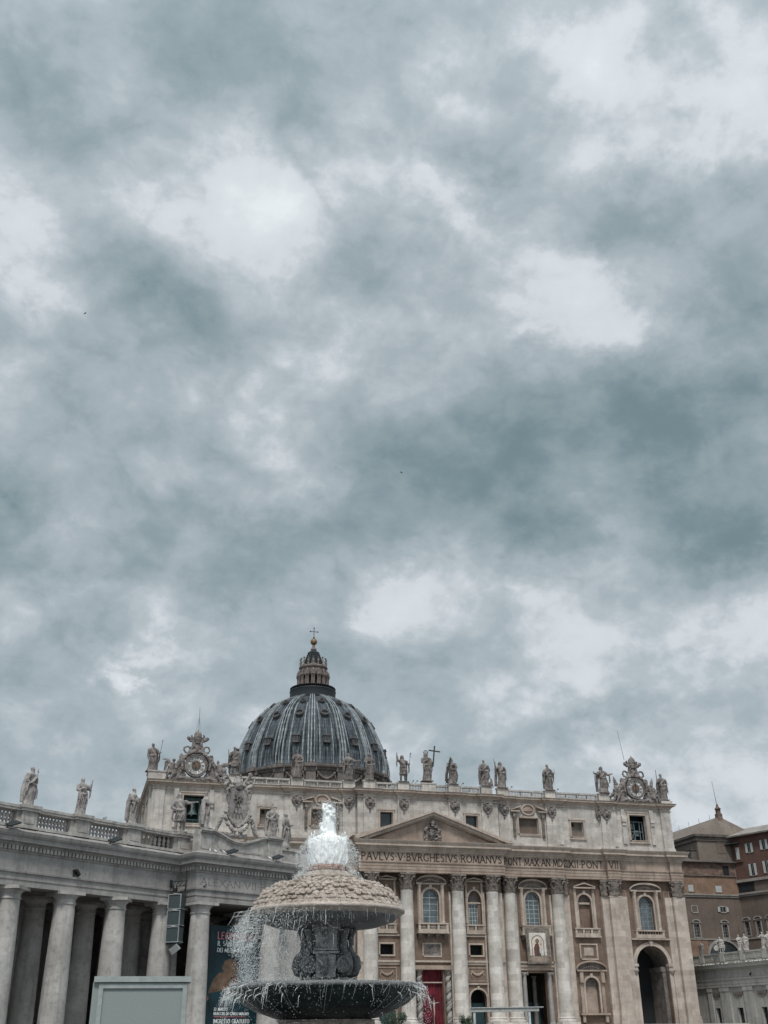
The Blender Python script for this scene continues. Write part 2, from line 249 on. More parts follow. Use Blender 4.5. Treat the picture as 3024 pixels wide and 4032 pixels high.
# ------------------------------------------------------------------ geometry helpers
class MB:
    def __init__(s): s.v = []; s.f = []
    def add(s, vs, fs):
        o = len(s.v); s.v += [tuple(p) for p in vs]; s.f += [tuple(i+o for i in f) for f in fs]; return s
    def box(s, x0, x1, y0, y1, z0, z1):
        return s.add([(x0, y0, z0), (x1, y0, z0), (x1, y1, z0), (x0, y1, z0), (x0, y0, z1), (x1, y0, z1), (x1, y1, z1), (x0, y1, z1)],
                     [(0, 3, 2, 1), (4, 5, 6, 7), (0, 1, 5, 4), (1, 2, 6, 5), (2, 3, 7, 6), (3, 0, 4, 7)])
    def xz(s, pts, y0, y1):
        n = len(pts)
        return s.add([(x, y0, z) for x, z in pts]+[(x, y1, z) for x, z in pts],
                     [tuple(range(n)), tuple(range(2*n-1, n-1, -1))]+[(i, i+n, (i+1) % n+n, (i+1) % n) for i in range(n)])
    def xy(s, pts, z0, z1):
        n = len(pts)
        return s.add([(x, y, z0) for x, y in pts]+[(x, y, z1) for x, y in pts],
                     [tuple(range(n-1, -1, -1)), tuple(range(n, 2*n))]+[(i, (i+1) % n, (i+1) % n+n, i+n) for i in range(n)])
    def lathe(s, prof, cx=0, cy=0, n=24, a0=0, a1=2*PI, sy=1., rf=None):
        full = abs(a1-a0-2*PI) < 1e-6; m = n if full else n+1; vs = []
        for r, z in prof:
            for i in range(m):
                a = a0+(a1-a0)*i/n; q = r*(rf(a, z) if rf else 1); vs.append((cx+q*math.cos(a), cy+q*math.sin(a)*sy, z))
        fs = []
        for j in range(len(prof)-1):
            for i in range(n):
                k = (i+1) % m if full else i+1
                fs.append((j*m+i, j*m+k, (j+1)*m+k, (j+1)*m+i))
        if full:
            if prof[0][0] > 1e-4: fs.append(tuple(range(m-1, -1, -1)))
            if prof[-1][0] > 1e-4: fs.append(tuple(range((len(prof)-1)*m, len(prof)*m)))
        return s.add(vs, fs)
    def tube(s, pts, rad, n=8, flat=1.):
        pts = [Vector(p) for p in pts]
        if not isinstance(rad, (list, tuple)): rad = [rad]*len(pts)
        vs = []; up = None
        for i, p in enumerate(pts):
            d = (pts[min(i+1, len(pts)-1)]-pts[max(i-1, 0)])
            d = d.normalized() if d.length > 1e-9 else Vector((0, 0, 1))
            if up is None: up = d.orthogonal().normalized()
            u = (up-d*up.dot(d)); u = u.normalized() if u.length > 1e-6 else d.orthogonal().normalized(); up = u; w_ = d.cross(u)
            for k in range(n):
                a = 2*PI*k/n; vs.append(p+(u*math.cos(a)+w_*math.sin(a)*flat)*rad[i])
        fs = [(i*n+k, i*n+(k+1) % n, (i+1)*n+(k+1) % n, (i+1)*n+k) for i in range(len(pts)-1) for k in range(n)]
        fs += [tuple(range(n-1, -1, -1)), tuple(range((len(pts)-1)*n, len(pts)*n))]
        return s.add(vs, fs)
    def ball(s, c, r, n=8, m=6):
        rx, ry, rz = r if isinstance(r, (list, tuple)) else (r, r, r)
        vs = [(c[0], c[1], c[2]-rz)]
        for j in range(1, m):
            b = -PI/2+PI*j/m
            for i in range(n): a = 2*PI*i/n; vs.append((c[0]+rx*math.cos(a)*math.cos(b), c[1]+ry*math.sin(a)*math.cos(b), c[2]+rz*math.sin(b)))
        vs.append((c[0], c[1], c[2]+rz)); t = len(vs)-1
        fs = [(0, 1+(i+1) % n, 1+i) for i in range(n)]
        for j in range(m-2):
            for i in range(n): fs.append((1+j*n+i, 1+j*n+(i+1) % n, 1+(j+1)*n+(i+1) % n, 1+(j+1)*n+i))
        fs += [(t, 1+(m-2)*n+i, 1+(m-2)*n+(i+1) % n) for i in range(n)]
        return s.add(vs, fs)
    def sweep(s, path, prof, closed=False):
        # path: plan polyline; prof: (outward, z) ring, outward = right-hand side of the path
        n = len(path); P = [Vector((p[0], p[1])) for p in path]; ring = []
        for i in range(n):
            a = (P[i]-P[i-1]).normalized() if (i > 0 or closed) else None
            b = (P[(i+1) % n]-P[i]).normalized() if (i < n-1 or closed) else None
            if a is None: a = b
            if b is None: b = a
            na = Vector((a.y, -a.x)); nb = Vector((b.y, -b.x)); m_ = na+nb
            m_ = m_/max(m_.dot(na), .2) if m_.length > 1e-6 else na
            ring.append(m_)
        vs = [(P[i].x+ring[i].x*o, P[i].y+ring[i].y*o, z) for i in range(n) for o, z in prof]; k = len(prof); fs = []
        for i in range(n if closed else n-1):
            j = (i+1) % n
            for q in range(k): fs.append((i*k+q, j*k+q, j*k+(q+1) % k, i*k+(q+1) % k))
        if not closed: fs += [tuple(range(k)), tuple(range((n-1)*k+k-1, (n-1)*k-1, -1))]
        return s.add(vs, fs)
    def seg(s, a, b, t, y0, y1):
        # bar in the xz plane between (x,z) points a and b, thickness t
        dx, dz = b[0]-a[0], b[1]-a[1]; q = math.hypot(dx, dz) or 1; nx, nz = -dz/q*t/2, dx/q*t/2
        return s.xz([(a[0]+nx, a[1]+nz), (a[0]-nx, a[1]-nz), (b[0]-nx, b[1]-nz), (b[0]+nx, b[1]+nz)], y0, y1)
    def xf(s, mt):
        s.v = [tuple(mt @ Vector(p)) for p in s.v]; return s
    def merge(s, o, mt=None):
        return s.add([mt @ Vector(p) for p in o.v] if mt else o.v, o.f)
    def mesh(s, name, m, smooth=False):
        me = bpy.data.meshes.new(name); me.from_pydata(s.v, [], s.f); me.materials.append(M[m])
        bm = bmesh.new(); bm.from_mesh(me); bmesh.ops.recalc_face_normals(bm, faces=bm.faces); bm.to_mesh(me); bm.free()
        if smooth:
            me.polygons.foreach_set('use_smooth', [True]*len(me.polygons))
            if smooth != 'all': me.set_sharp_from_angle(angle=R(38))
        return me
    def build(s, name, m, parent=None, smooth=False, **kw):
        o = bpy.data.objects.new(name, s.mesh(name, m, smooth)); col.objects.link(o)
        if parent: o.parent = parent
        for k, v in kw.items(): o[k] = v
        return o
def split_build(mb, name, m, parent=None, tol=.03):
    # one object per separate piece (pieces whose boxes touch stay together)
    par = list(range(len(mb.v)))
    def fd(i):
        while par[i] != i: par[i] = par[par[i]]; i = par[i]
        return i
    for f in mb.f:
        for q in f[1:]: par[fd(q)] = fd(f[0])
    isl = {}
    for i in range(len(mb.v)): isl.setdefault(fd(i), []).append(i)
    bx = [[[min(mb.v[i][k] for i in I)-tol for k in range(3)], [max(mb.v[i][k] for i in I)+tol for k in range(3)], set(I)] for I in isl.values()]
    ch = True
    while ch:
        ch = False
        for a in range(len(bx)):
            for b in range(a+1, len(bx)):
                if all(bx[a][0][k] <= bx[b][1][k] and bx[b][0][k] <= bx[a][1][k] for k in range(3)):
                    bx[a] = [[min(bx[a][0][k], bx[b][0][k]) for k in range(3)], [max(bx[a][1][k], bx[b][1][k]) for k in range(3)], bx[a][2] | bx[b][2]]; bx.pop(b); ch = True; break
            if ch: break
    out = []
    for _, _, I in bx:
        ix = sorted(I); mp = {o: k for k, o in enumerate(ix)}; q = MB(); q.v = [mb.v[i] for i in ix]; q.f = [tuple(mp[i] for i in f) for f in mb.f if f[0] in mp]; out.append(q.build(name, m, parent))
    return out
def rebase(root, loc):
    root.location = loc
    for c in root.children: c.location = (c.location.x-loc[0], c.location.y-loc[1], c.location.z-loc[2])
def tag(o, label, cat=None, group=None, kind=None):
    o['label'] = label
    if cat: o['category'] = cat
    if group: o['group'] = group
    if kind: o['kind'] = kind
    return o
def thing(name, label, cat, loc=(0, 0, 0), rz=0, group=None):
    o = bpy.data.objects.new(name, None); col.objects.link(o); o.location = loc; o.rotation_euler = (0, 0, rz); o.empty_display_size = .5
    return tag(o, label, cat, group)
def inst(name, me, parent, loc=(0, 0, 0), rz=0, sc_=(1, 1, 1)):
    o = bpy.data.objects.new(name, me); col.objects.link(o); o.parent = parent; o.location = loc; o.rotation_euler = (0, 0, rz); o.scale = sc_; return o
def T3(x=0, y=0, z=0, rz=0, s=1): return Matrix.Translation((x, y, z)) @ Matrix.Rotation(rz, 4, 'Z') @ Matrix.Scale(s, 4)
def fuse(mb, voxel, amp=0., ns=1., seed=0., zs=1.):
    """union of overlapping shapes into one continuous carved surface"""
    me = bpy.data.meshes.new('tmp'); me.from_pydata(mb.v, [], mb.f)
    bm = bmesh.new(); bm.from_mesh(me); bmesh.ops.recalc_face_normals(bm, faces=bm.faces); bm.to_mesh(me); bm.free()
    o = bpy.data.objects.new('tmp', me); col.objects.link(o)
    md = o.modifiers.new('r', 'REMESH'); md.mode = 'VOXEL'; md.voxel_size = voxel
    dg = bpy.context.evaluated_depsgraph_get(); dg.update()
    e = o.evaluated_get(dg); m2 = bpy.data.meshes.new_from_object(e)
    out = MB(); vs = [v.co.copy() for v in m2.vertices]
    if amp:
        ns_ = [v.normal.copy() for v in m2.vertices]
        for i, p in enumerate(vs):
            q = Vector((p.x*ns+seed, p.y*ns, p.z*ns*zs))
            vs[i] = p+ns_[i]*amp*(noise.noise(q)+.5*noise.noise(q*2.1))
    out.v = [tuple(p) for p in vs]; out.f = [tuple(p.vertices) for p in m2.polygons]
    bpy.data.objects.remove(o); bpy.data.meshes.remove(me); bpy.data.meshes.remove(m2)
    return out
# ------------------------------------------------------------------ roman capitals from strokes
G = {'A': (.8, [[(0, 0), (.4, 1), (.8, 0)], [(.16, .38), (.64, .38)]]), 'B': (.62, [[(0.05, 0), (.05, 1), (.4, .97), (.52, .76), (.4, .54), (.05, .52)], [(.4, .54), (.6, .3), (.42, .03), (.05, 0)]]),
 'C': (.78, [[(.76, .84), (.55, .98), (.3, .95), (.06, .7), (.04, .35), (.28, .05), (.55, .01), (.76, .16)]]), 'D': (.8, [[(.05, 0), (.05, 1), (.42, .97), (.74, .72), (.76, .35), (.45, .03), (.05, 0)]]),
 'E': (.55, [[(.5, 1), (.05, 1), (.05, 0), (.55, 0)], [(.05, .52), (.42, .52)]]), 'G': (.82, [[(.76, .84), (.55, .98), (.3, .95), (.06, .7), (.04, .35), (.28, .05), (.55, .01), (.76, .14), (.76, .42), (.55, .42)]]),
 'H': (.78, [[(.05, 0), (.05, 1)], [(.73, 0), (.73, 1)], [(.05, .52), (.73, .52)]]), 'I': (.2, [[(.1, 0), (.1, 1)]]), 'L': (.55, [[(.05, 1), (.05, 0), (.55, 0)]]),
 'M': (.95, [[(.02, 0), (.14, 1), (.48, .1), (.82, 1), (.93, 0)]]), 'N': (.8, [[(.05, 0), (.05, 1), (.75, 0), (.75, 1)]]),
 'O': (.86, [[(.43, 1), (.12, .85), (.02, .5), (.12, .15), (.43, 0), (.74, .15), (.84, .5), (.74, .85), (.43, 1)]]), 'P': (.6, [[(.05, 0), (.05, 1), (.42, .97), (.57, .74), (.42, .5), (.05, .47)]]),
 'R': (.68, [[(.05, 0), (.05, 1), (.42, .97), (.55, .76), (.42, .54), (.05, .52)], [(.34, .52), (.68, 0)]]), 'S': (.55, [[(.5, .88), (.3, 1), (.08, .88), (.08, .66), (.45, .4), (.52, .2), (.35, .01), (.05, .1)]]),
 'T': (.68, [[(0, 1), (.68, 1)], [(.34, 0), (.34, 1)]]), 'V': (.78, [[(0, 1), (.39, 0), (.78, 1)]]), 'U': (.74, [[(.05, 1), (.05, .3), (.2, .03), (.37, 0), (.54, .03), (.69, .3), (.69, 1)]]), 'X': (.75, [[(0, 1), (.75, 0)], [(.73, 1), (.02, 0)]]),
 'Z': (.65, [[(.03, 1), (.62, 1), (.03, 0), (.64, 0)]]), '2': (.5, [[(.04, .8), (.24, 1), (.44, .8), (.04, 0), (.48, 0)]]), '·': (.22, [[(.08, .46), (.14, .54)]]), ' ': (.38, [])}
def text(mb, s, x, z, h, y0, y1, width=None, wt=.11, gap=.2, serif=True):
    tot = sum(G[c][0]+gap for c in s)-gap; k = (width/(tot*h)) if width else 1.; cx = x
    for c in s:
        gw, st = G[c]
        for pl in st:
            P = [(cx+a*h*k, z+b*h) for a, b in pl]
            for i in range(len(P)-1):
                th = wt*h*(1.25 if c == '·' else (1 if abs(P[i+1][1]-P[i][1]) > .3*h and P[i+1][1] < P[i][1]+1 else .75))
                mb.seg(P[i], P[i+1], th, y0, y1-.0007*i)
            if serif and c not in 'OCSG·2Z':
                for (a, b), (c2, d2) in ((pl[0], pl[1]), (pl[-1], pl[-2])):
                    if b in (0, 1) and abs(d2-b) > .3: mb.xz([(cx+a*h*k-.13*h, z+b*h-.025*h), (cx+a*h*k+.13*h, z+b*h-.025*h), (cx+a*h*k+.13*h, z+b*h+.03*h), (cx+a*h*k-.13*h, z+b*h+.03*h)], y0, y1-.004)
        cx += (gw+gap)*h*k
    return mb
# ------------------------------------------------------------------ walls with rectangular / arched openings (outer face towards -y)
def arc(cx, zs, rx, rz, n=10, a0=PI, a1=0): return [(cx+rx*math.cos(a0+(a1-a0)*i/n), zs+rz*math.sin(a0+(a1-a0)*i/n)) for i in range(n+1)]
def wall(mb, x0, x1, z0, z1, y, holes, dep=.8):
    z = z0
    def q(a, b, c, d):
        if b-a > 1e-4 and d-c > 1e-4: mb.add([(a, y, c), (b, y, c), (b, y, d), (a, y, d)], [(0, 1, 2, 3)])
    for (hx0, hx1, hz0, zs, zt) in sorted(holes, key=lambda h: h[2]):
        q(x0, x1, z, hz0); q(x0, hx0, hz0, zt); q(hx1, x1, hz0, zt)
        out = [(hx0, hz0)]
        if zt > zs+1e-3:
            A = arc((hx0+hx1)/2, zs, (hx1-hx0)/2, zt-zs, 14)
            for i in range(14): mb.add([(A[i][0], y, A[i][1]), (A[i+1][0], y, A[i+1][1]), (A[i+1][0], y, zt), (A[i][0], y, zt)], [(0, 1, 2, 3)])
            out += A
        else: out += [(hx0, zt), (hx1, zt)]
        out += [(hx1, hz0)]
        for i in range(len(out)):
            a, b = out[i], out[(i+1) % len(out)]
            mb.add([(a[0], y, a[1]), (b[0], y, b[1]), (b[0], y+dep, b[1]), (a[0], y+dep, a[1])], [(0, 1, 2, 3)])
        z = zt
    q(x0, x1, z, z1)
def hole_pts(h, n=14):
    hx0, hx1, hz0, zs, zt = h
    return [(hx0, hz0)]+(arc((hx0+hx1)/2, zs, (hx1-hx0)/2, zt-zs, n) if zt > zs+1e-3 else [(hx0, zt), (hx1, zt)])+[(hx1, hz0)]
def band(mb, pts, t, y0, y1, close=False):
    """moulding strip of width t outside an opening outline given left-foot .. right-foot"""
    P = [Vector(p) for p in pts]; n = len(P); O = []
    for i in range(n):
        a = (P[i]-P[i-1]).normalized() if i > 0 else None; b = (P[i+1]-P[i]).normalized() if i < n-1 else None
        if a is None: a = b
        if b is None: b = a
        na = Vector((-a.y, a.x)); nb = Vector((-b.y, b.x)); m_ = na+nb; m_ = m_/max(m_.dot(na), .3); O.append(P[i]+m_*t)
    for i in range(n-1):
        mb.xz([tuple(P[i]), tuple(P[i+1]), tuple(O[i+1]), tuple(O[i])], y0, y1)
# ------------------------------------------------------------------ statues
HANDS = {'down': ((.165, .0, .60), (.17, -.05, .44)), 'hip': ((.20, .02, .62), (.11, -.09, .55)), 'chest': ((.17, -.05, .63), (.03, -.13, .70)),
         'fwd': ((.15, -.06, .62), (.15, -.2, .62)), 'out': ((.20, -.02, .68), (.37, -.08, .72)), 'up': ((.21, 0, .70), (.24, -.04, .93)), 'high': ((.20, 0, .78), (.235, -.03, 1.03)),
         'book': ((.17, -.04, .62), (.08, -.15, .60)), 'staff': ((.19, -.02, .65), (.23, -.09, .66)), 'point': ((.22, -.02, .74), (.42, -.04, .78))}
def figure(h, L_='down', R_='chest', short=False, bend=.02, seed=0, beard=True, hair='short', hat=None, turn=0., cloak=0, flare=0., lean=0.):
    """standing draped figure, unit height scaled by h, facing -y; L_ is the viewer's left"""
    rnd = random.Random(seed); mb = MB(); n = 26
    k1, k2 = rnd.choice([5, 6, 7]), rnd.choice([9, 11]); ph = rnd.random()*6
    def sx(z): return bend*math.sin(PI*z*1.35)+lean*(z)
    z0 = .27 if short else .025
    lv = [(z0, .155+flare, .125), (z0+.04, .15+flare*.8, .122), (.18 if not short else .35, .138+flare*.6, .115), (.34 if not short else .42, .128+flare*.35, .11), (.46, .125+flare*.15, .105), (.54, .12, .098), (.60, .105, .086),
          (.66, .115, .088), (.73, .132, .092), (.78, .145, .085), (.805, .135, .075), (.825, .085, .06), (.845, .048, .045), (.88, .04, .042)]
    vs = []
    for z, a, b in lv:
        fa = .11*max(0, 1-z/.62)+.02
        for i in range(n):
            t = 2*PI*i/n; f = 1+fa*(math.sin(k1*t+ph+z*7)+.6*math.sin(k2*t-z*9+ph*2))*.55
            vs.append((sx(z)+a*f*math.cos(t), b*f*math.sin(t), z))
    fs = [(j*n+i, j*n+(i+1) % n, (j+1)*n+(i+1) % n, (j+1)*n+i) for j in range(len(lv)-1) for i in range(n)]+[tuple(range(n-1, -1, -1)), tuple(range((len(lv)-1)*n, len(lv)*n))]
    mb.add(vs, fs)
    if short:
        for s, kx in ((-1, 0), (1, .02)):
            mb.tube([(s*.06+kx, 0, .34), (s*.065+kx, -.02, .2), (s*.07+kx, .0, .06), (s*.07+kx, -.005, .02)], [.058, .043, .032, .03], 10); mb.ball((s*.075+kx, -.04, .022), (.03, .065, .024))
    else:
        for s in (-1, 1): mb.ball((s*.06+sx(.1)*.3, -.115, .025), (.032, .05, .026))
    hx = sx(.92); c, s_ = math.cos(turn), math.sin(turn)
    def hp(x, y, z): return (hx+x*c-y*s_, x*s_+y*c, z)
    mb.ball(hp(0, -.002, .925), (.043, .05, .06), 12, 9); mb.ball(hp(0, -.028, .895), (.028, .026, .03), 8, 6)
    mb.tube([hp(0, -.048, .935), hp(0, -.06, .915)], [.007, .012], 6); mb.ball(hp(0, -.042, .946), (.03, .014, .008), 8, 5)
    for q in (-1, 1): mb.ball(hp(q*.043, .0, .922), (.008, .014, .018), 6, 5)
    mb.ball(hp(0, .014, .948), (.051, .054, .05), 10, 7)
    if hair == 'long':
        for q in (-1, 1): mb.tube([hp(q*.04, .01, .95), hp(q*.055, .02, .9), hp(q*.06, .02, .85)], [.022, .024, .02], 7)
    if beard: mb.ball(hp(0, -.04, .872), (.028, .026, .034), 8, 6)
    if hat == 'mitre': mb.tube([hp(0, 0, .96), hp(0, 0, 1.0), hp(0, 0, 1.06), hp(0, 0, 1.1)], [.05, .056, .04, .006], 10, .7)
    if hat == 'crown': mb.tube([hp(0, 0, .97), hp(0, 0, 1.0)], [.05, .058], 10)
    if hat == 'helmet': mb.ball(hp(0, .005, .965), (.056, .065, .05)); mb.tube([hp(0, -.05, 1.0), hp(0, 0, 1.04), hp(0, .06, 1.0), hp(0, .09, .93)], [.01, .014, .014, .008], 6)
    ends = {}
    for s, pose in ((-1, L_), (1, R_)):
        e, ha = HANDS[pose]; S = (s*.128+sx(.78), .0, .775); E_ = (s*e[0]+sx(.65), e[1], e[2]); H_ = (s*ha[0]+sx(.6), ha[1], ha[2])
        mb.tube([S, tuple((S[i]+E_[i])/2 for i in range(3)), E_], [.052, .05, .042], 10)
        mb.tube([E_, tuple(E_[i]*.5+H_[i]*.5 for i in range(3)), tuple(E_[i]*.12+H_[i]*.88 for i in range(3))], [.044, .036 if rnd.random() < .5 else .028, .02], 9)
        d = (Vector(H_)-Vector(E_)).normalized(); o = d.orthogonal().normalized(); P = Vector(H_)
        mb.ball(P, .024, 8, 6)
        for f in range(4): mb.tube([P+o*(f-1.5)*.011, P+o*(f-1.5)*.015+d*.03+Vector((0, -.004*f, 0)), P+o*(f-1.5)*.013+d*(.045-.004*abs(f-1.5))], [.0075, .007, .005], 5)
        mb.tube([P-o*.018, P-o*.034+d*.014], [.008, .006], 5)
        if pose in ('chest', 'fwd', 'hip', 'book', 'staff') or rnd.random() < .4:   # sleeve cloth hanging from the forearm
            q = [tuple(E_[i]*.6+H_[i]*.4 for i in range(3))]; q += [(q[0][0]+s*.01, q[0][1]+.01, q[0][2]-.1), (q[0][0]+s*.015, q[0][1]+.02, q[0][2]-.24), (q[0][0], q[0][1]+.04, q[0][2]-.33)]
            mb.tube(q, [.035, .042, .034, .012], 8, .6)
        ends[s] = P
    # mantle: a thick roll across the body and folds falling from the shoulder
    s = 1 if cloak % 2 == 0 else -1
    mb.tube([(s*.12, .03, .80), (s*.07, -.07, .75), (0, -.098, .66), (-s*.09, -.09, .58), (-s*.135, -.02, .55)], [.03, .036, .036, .036, .03], 8, .7)
    mb.tube([(-s*.1+sx(.5), -.08, .57), (s*.02+sx(.5), -.115, .53), (s*.12+sx(.5), -.075, .56)], [.026, .034, .026], 8)
    for q in range(5):
        x0 = -s*(.09-.045*q)+sx(.5)
        mb.tube([(x0, -.098, .56), (x0+s*.012*q, -.112-rnd.random()*.012, .40), (x0+s*.02*q+rnd.uniform(-.012, .012), -.115, .2 if not short else .3)], [.012, .017, .009], 6)
    mb.tube([(-s*.11, .05, .80), (-s*.15, .075, .6), (-s*.155-flare*s, .085, .35), (-s*.15-flare*1.2*s, .08, .08)], [.05, .06, .065, .05], 9, .8)
    if cloak >= 2: mb.tube([(s*.11, .05, .80), (s*.16, .07, .6), (s*.19+flare*s, .07, .38), (s*.17, .06, .12)], [.05, .062, .07, .05], 9, .7)
    mb.box(-.16, .16, -.13, .13, -.02, .02)
    mb.xf(Matrix.Scale(h, 4))
    out = fuse(mb, .0125*h, .011*h, 17/h, seed*3.7, .35)
    return out, {k: v*h for k, v in ends.items()}
def statue(name, label, group, loc, rz, h, mt=None, extra=None, **kw):
    mt = mt or ('statuemid' if 'colonnade' in (group or '') else 'statue')
    t = thing(name, label, 'statue', loc, rz, group)
    mb, ends = figure(h, **kw)
    mb.build('figure', mt, t, 'all')
    MB().box(-.2*h, .2*h, -.15*h, .15*h, -.0*h, .018*h+.004).build('plinth', mt, t)
    if extra: extra(t, h, ends, mt)
    return t
def ex_cross(side, big=True, m_='black'):
    def f(t, h, e, mt):
        p = e[side]; mb = MB()
        if big: mb.tube([(p.x-.01*h*side, p.y-.06*h, p.z-.16*h), (p.x+.09*h*side, p.y-.0*h, p.z+.56*h)], .028*h, 4); mb.tube([(p.x-.13*h*side, p.y, p.z+.40*h), (p.x+.28*h*side, p.y, p.z+.37*h)], .026*h, 4)
        else: mb.tube([(p.x, p.y, p.z-.1*h), (p.x, p.y, p.z+.25*h)], .008*h, 5); mb.tube([(p.x-.055*h, p.y, p.z+.17*h), (p.x+.055*h, p.y, p.z+.17*h)], .008*h, 5)
        mb.build('cross', m_, t)
    return f
def ex_staff(side, top=.35, bot=-.6, tilt=.05, m_='black', r=.007, ban=False, spear=False, axe=False):
    def f(t, h, e, mt):
        p = e[side]; mb = MB(); a = (p.x-tilt*h*side*.8, p.y, max(.02*h, p.z+bot*h)); b = (p.x+tilt*h*side, p.y, p.z+top*h)
        mb.tube([a, b], r*h, 6)
        if ban: mb.tube([b, (b[0]+.03*h, b[1], b[2]-.05*h), (b[0]-.02*h, b[1], b[2]-.12*h), (b[0]+.07*h, b[1], b[2]-.22*h)], [.006*h, .018*h, .016*h, .004*h], 6, .4); mb.tube([(b[0]-.035*h, b[1], b[2]-.04*h), (b[0]+.035*h, b[1], b[2]-.04*h)], .005*h, 5)
        if spear: mb.tube([b, (b[0]+.004*h, b[1], b[2]+.06*h)], [.014*h, .001*h], 6)
        if axe: mb.tube([(b[0]-.03*h, b[1], b[2]), (b[0]+.04*h, b[1], b[2]-.01*h)], [.02*h, .004*h], 6, .4); mb.tube([b, (b[0], b[1], b[2]+.05*h)], [.008*h, .001*h], 5)
        mb.build('staff', m_, t)
    return f
def ex_saltire(t, h, e, mt):
    mb = MB(); mb.tube([(-.31*h, -.15*h, .10*h), (-.075*h, -.13*h, .97*h)], .034*h, 4); mb.build('cross_beam', 'greendark', t)
def ex_sword(side):
    def f(t, h, e, mt):
        p = e[side]; mb = MB(); mb.tube([(p.x, p.y, p.z+.06*h), (p.x-.03*h*side, p.y, .03*h)], [.01*h, .008*h], 4); mb.tube([(p.x-.045*h, p.y, p.z), (p.x+.045*h, p.y, p.z)], .007*h, 4); mb.build('sword', 'black', t)
    return f
def ex_book(side):
    def f(t, h, e, mt):
        p = e[side]; MB().box(-.05*h, .05*h, -.012*h, .012*h, -.07*h, .07*h).xf(Matrix.Translation(p+Vector((0, -.02*h, .03*h))) @ Matrix.Rotation(.25, 4, 'Y')).build('book', mt, t)
    return f
def ex_knife(side):
    def f(t, h, e, mt):
        p = e[side]; MB().tube([(p.x, p.y, p.z-.02*h), (p.x+.01*h*side, p.y, p.z+.17*h)], [.014*h, .003*h], 5).build('knife', mt, t)
    return f

# ================================================================== GROUND AND STEPS
g = MB(); g.add([(-900, -900, 0), (900, -900, 0), (900, 1500, 0), (-900, 1500, 0)], [(0, 1, 2, 3)]); tag(g.build('piazza', 'ground'), 'grey stone paving of the square', kind='structure')
g = MB()
for i in range(20): g.box(-60+i*.0, 60, -42+i*1.5, 40, .004+.175*i, .175*(i+1))
tag(g.build('steps', 'paleconc'), 'broad stone steps in front of the church', kind='structure')
# ================================================================== BASILICA
bas = thing('basilica', 'vast pale domed church with columned front, latin inscription and pediment', 'church')
ZF = 3.5
FX = [5.36, 12.81]; MX = [17.14, 27.85]; PX = [40.88, 55.95]
FW, MW = -.3, .9          # wall planes of the projecting centre and of the rest
# --- column and capital meshes
def corinthian(r, flat=1.):
    mb = MB(); H = 3.25
    mb.lathe([(r*1.0, 0), (r*1.08, .06), (r*1.08, .16), (r*.98, .2), (r*.97, 1.4), (r*1.05, 2.2), (r*1.22, 2.75), (r*1.2, 2.8)], n=20)
    for row, (zh, nn, off, rr) in enumerate([(1.25, 8, 0, 1.0), (2.05, 8, PI/8, 1.02)]):
        for i in range(nn):
            a = off+2*PI*i/nn; ca, sa = math.cos(a), math.sin(a); W = .36*r/1.2
            P = [(rr*r+.02, .2), (rr*r+.12, zh*.55), (rr*r+.3, zh*.92), (rr*r+.5, zh), (rr*r+.52, zh-.22)]
            vs = []
            for j, (q, z) in enumerate(P):
                wj = W*(1, 1.15, 1.05, .8, .4)[j]
                for k in (-1, 0, 1):
                    qq = q+(.07 if k == 0 else 0); vs.append((qq*ca-k*wj*sa, qq*sa+k*wj*ca, z+(.03 if k else 0)))
            mb.add(vs, [(j*3+k, j*3+k+1, j*3+k+4, j*3+k+3) for j in range(4) for k in range(2)])
            vs2 = [(x-ca*.1, y-sa*.1, z) for x, y, z in vs]; mb.add(vs2, [(j*3+k, j*3+k+3, j*3+k+4, j*3+k+1) for j in range(4) for k in range(2)])
    for i in range(4):
        a = PI/4+i*PI/2; ca, sa = math.cos(a), math.sin(a)
        for q in (-1, 1):
            pts = []
            for k in range(9):
                t = k/8; ang = a+q*(1-t)*.42; rad = r*(1.05+.45*t)+.12*math.sin(t*PI); pts.append((rad*math.cos(ang), rad*math.sin(ang), 1.5+1.15*math.sin(t*PI*.5)-(.18 if k == 8 else 0)))
            mb.tube(pts, [.05, .07, .09, .1, .11, .12, .13, .15, .16], 6)
        mb.ball((ca*r*1.5, sa*r*1.5, 2.45), (.24, .24, .2), 8, 6)
        b = i*PI/2; mb.ball((math.cos(b)*r*1.26, math.sin(b)*r*1.26, 2.95), (.2, .2, .24), 8, 6)
    c8 = []
    for i in range(4):
        a = PI/4+i*PI/2; R_ = r*1.72
        c8 += [(R_*math.cos(a-.09), R_*math.sin(a-.09)), (R_*math.cos(a+.09), R_*math.sin(a+.09)), (r*1.22*math.cos(a+PI/4), r*1.22*math.sin(a+PI/4))]
    mb.xy(c8, 2.82, H)
    if flat != 1.: mb.v = [(x, y*flat, z) for x, y, z in mb.v]
    return mb
def shaft(mb, r0, r1, z0, z1, n=28):
    mb.lathe([(r0*1.28, z0+.55), (r0*1.32, z0+.75), (r0*1.28, z0+.95), (r0*1.14, z0+1.0), (r0*1.1, z0+1.15), (r0*1.16, z0+1.3), (r0*1.1, z0+1.42), (r0*1.03, z0+1.5), (r0, z0+1.9), (r0*.995, z0+(z1-z0)*.4), (r0*.96, z0+(z1-z0)*.7), (r1, z1-.35), (r1*1.04, z1-.2), (r1*1.06, z1-.05), (r1, z1)], n=n)
    mb.box(-r0*1.34, r0*1.34, -r0*1.34, r0*1.34, z0, z0+.55); return mb
col_me = shaft(MB(), 1.43, 1.2, ZF, 27.85).mesh('column', 'column', True)
cap_me = corinthian(1.2).mesh('capital', 'capital'); capf_me = corinthian(1.22, .42).mesh('capital', 'capital')
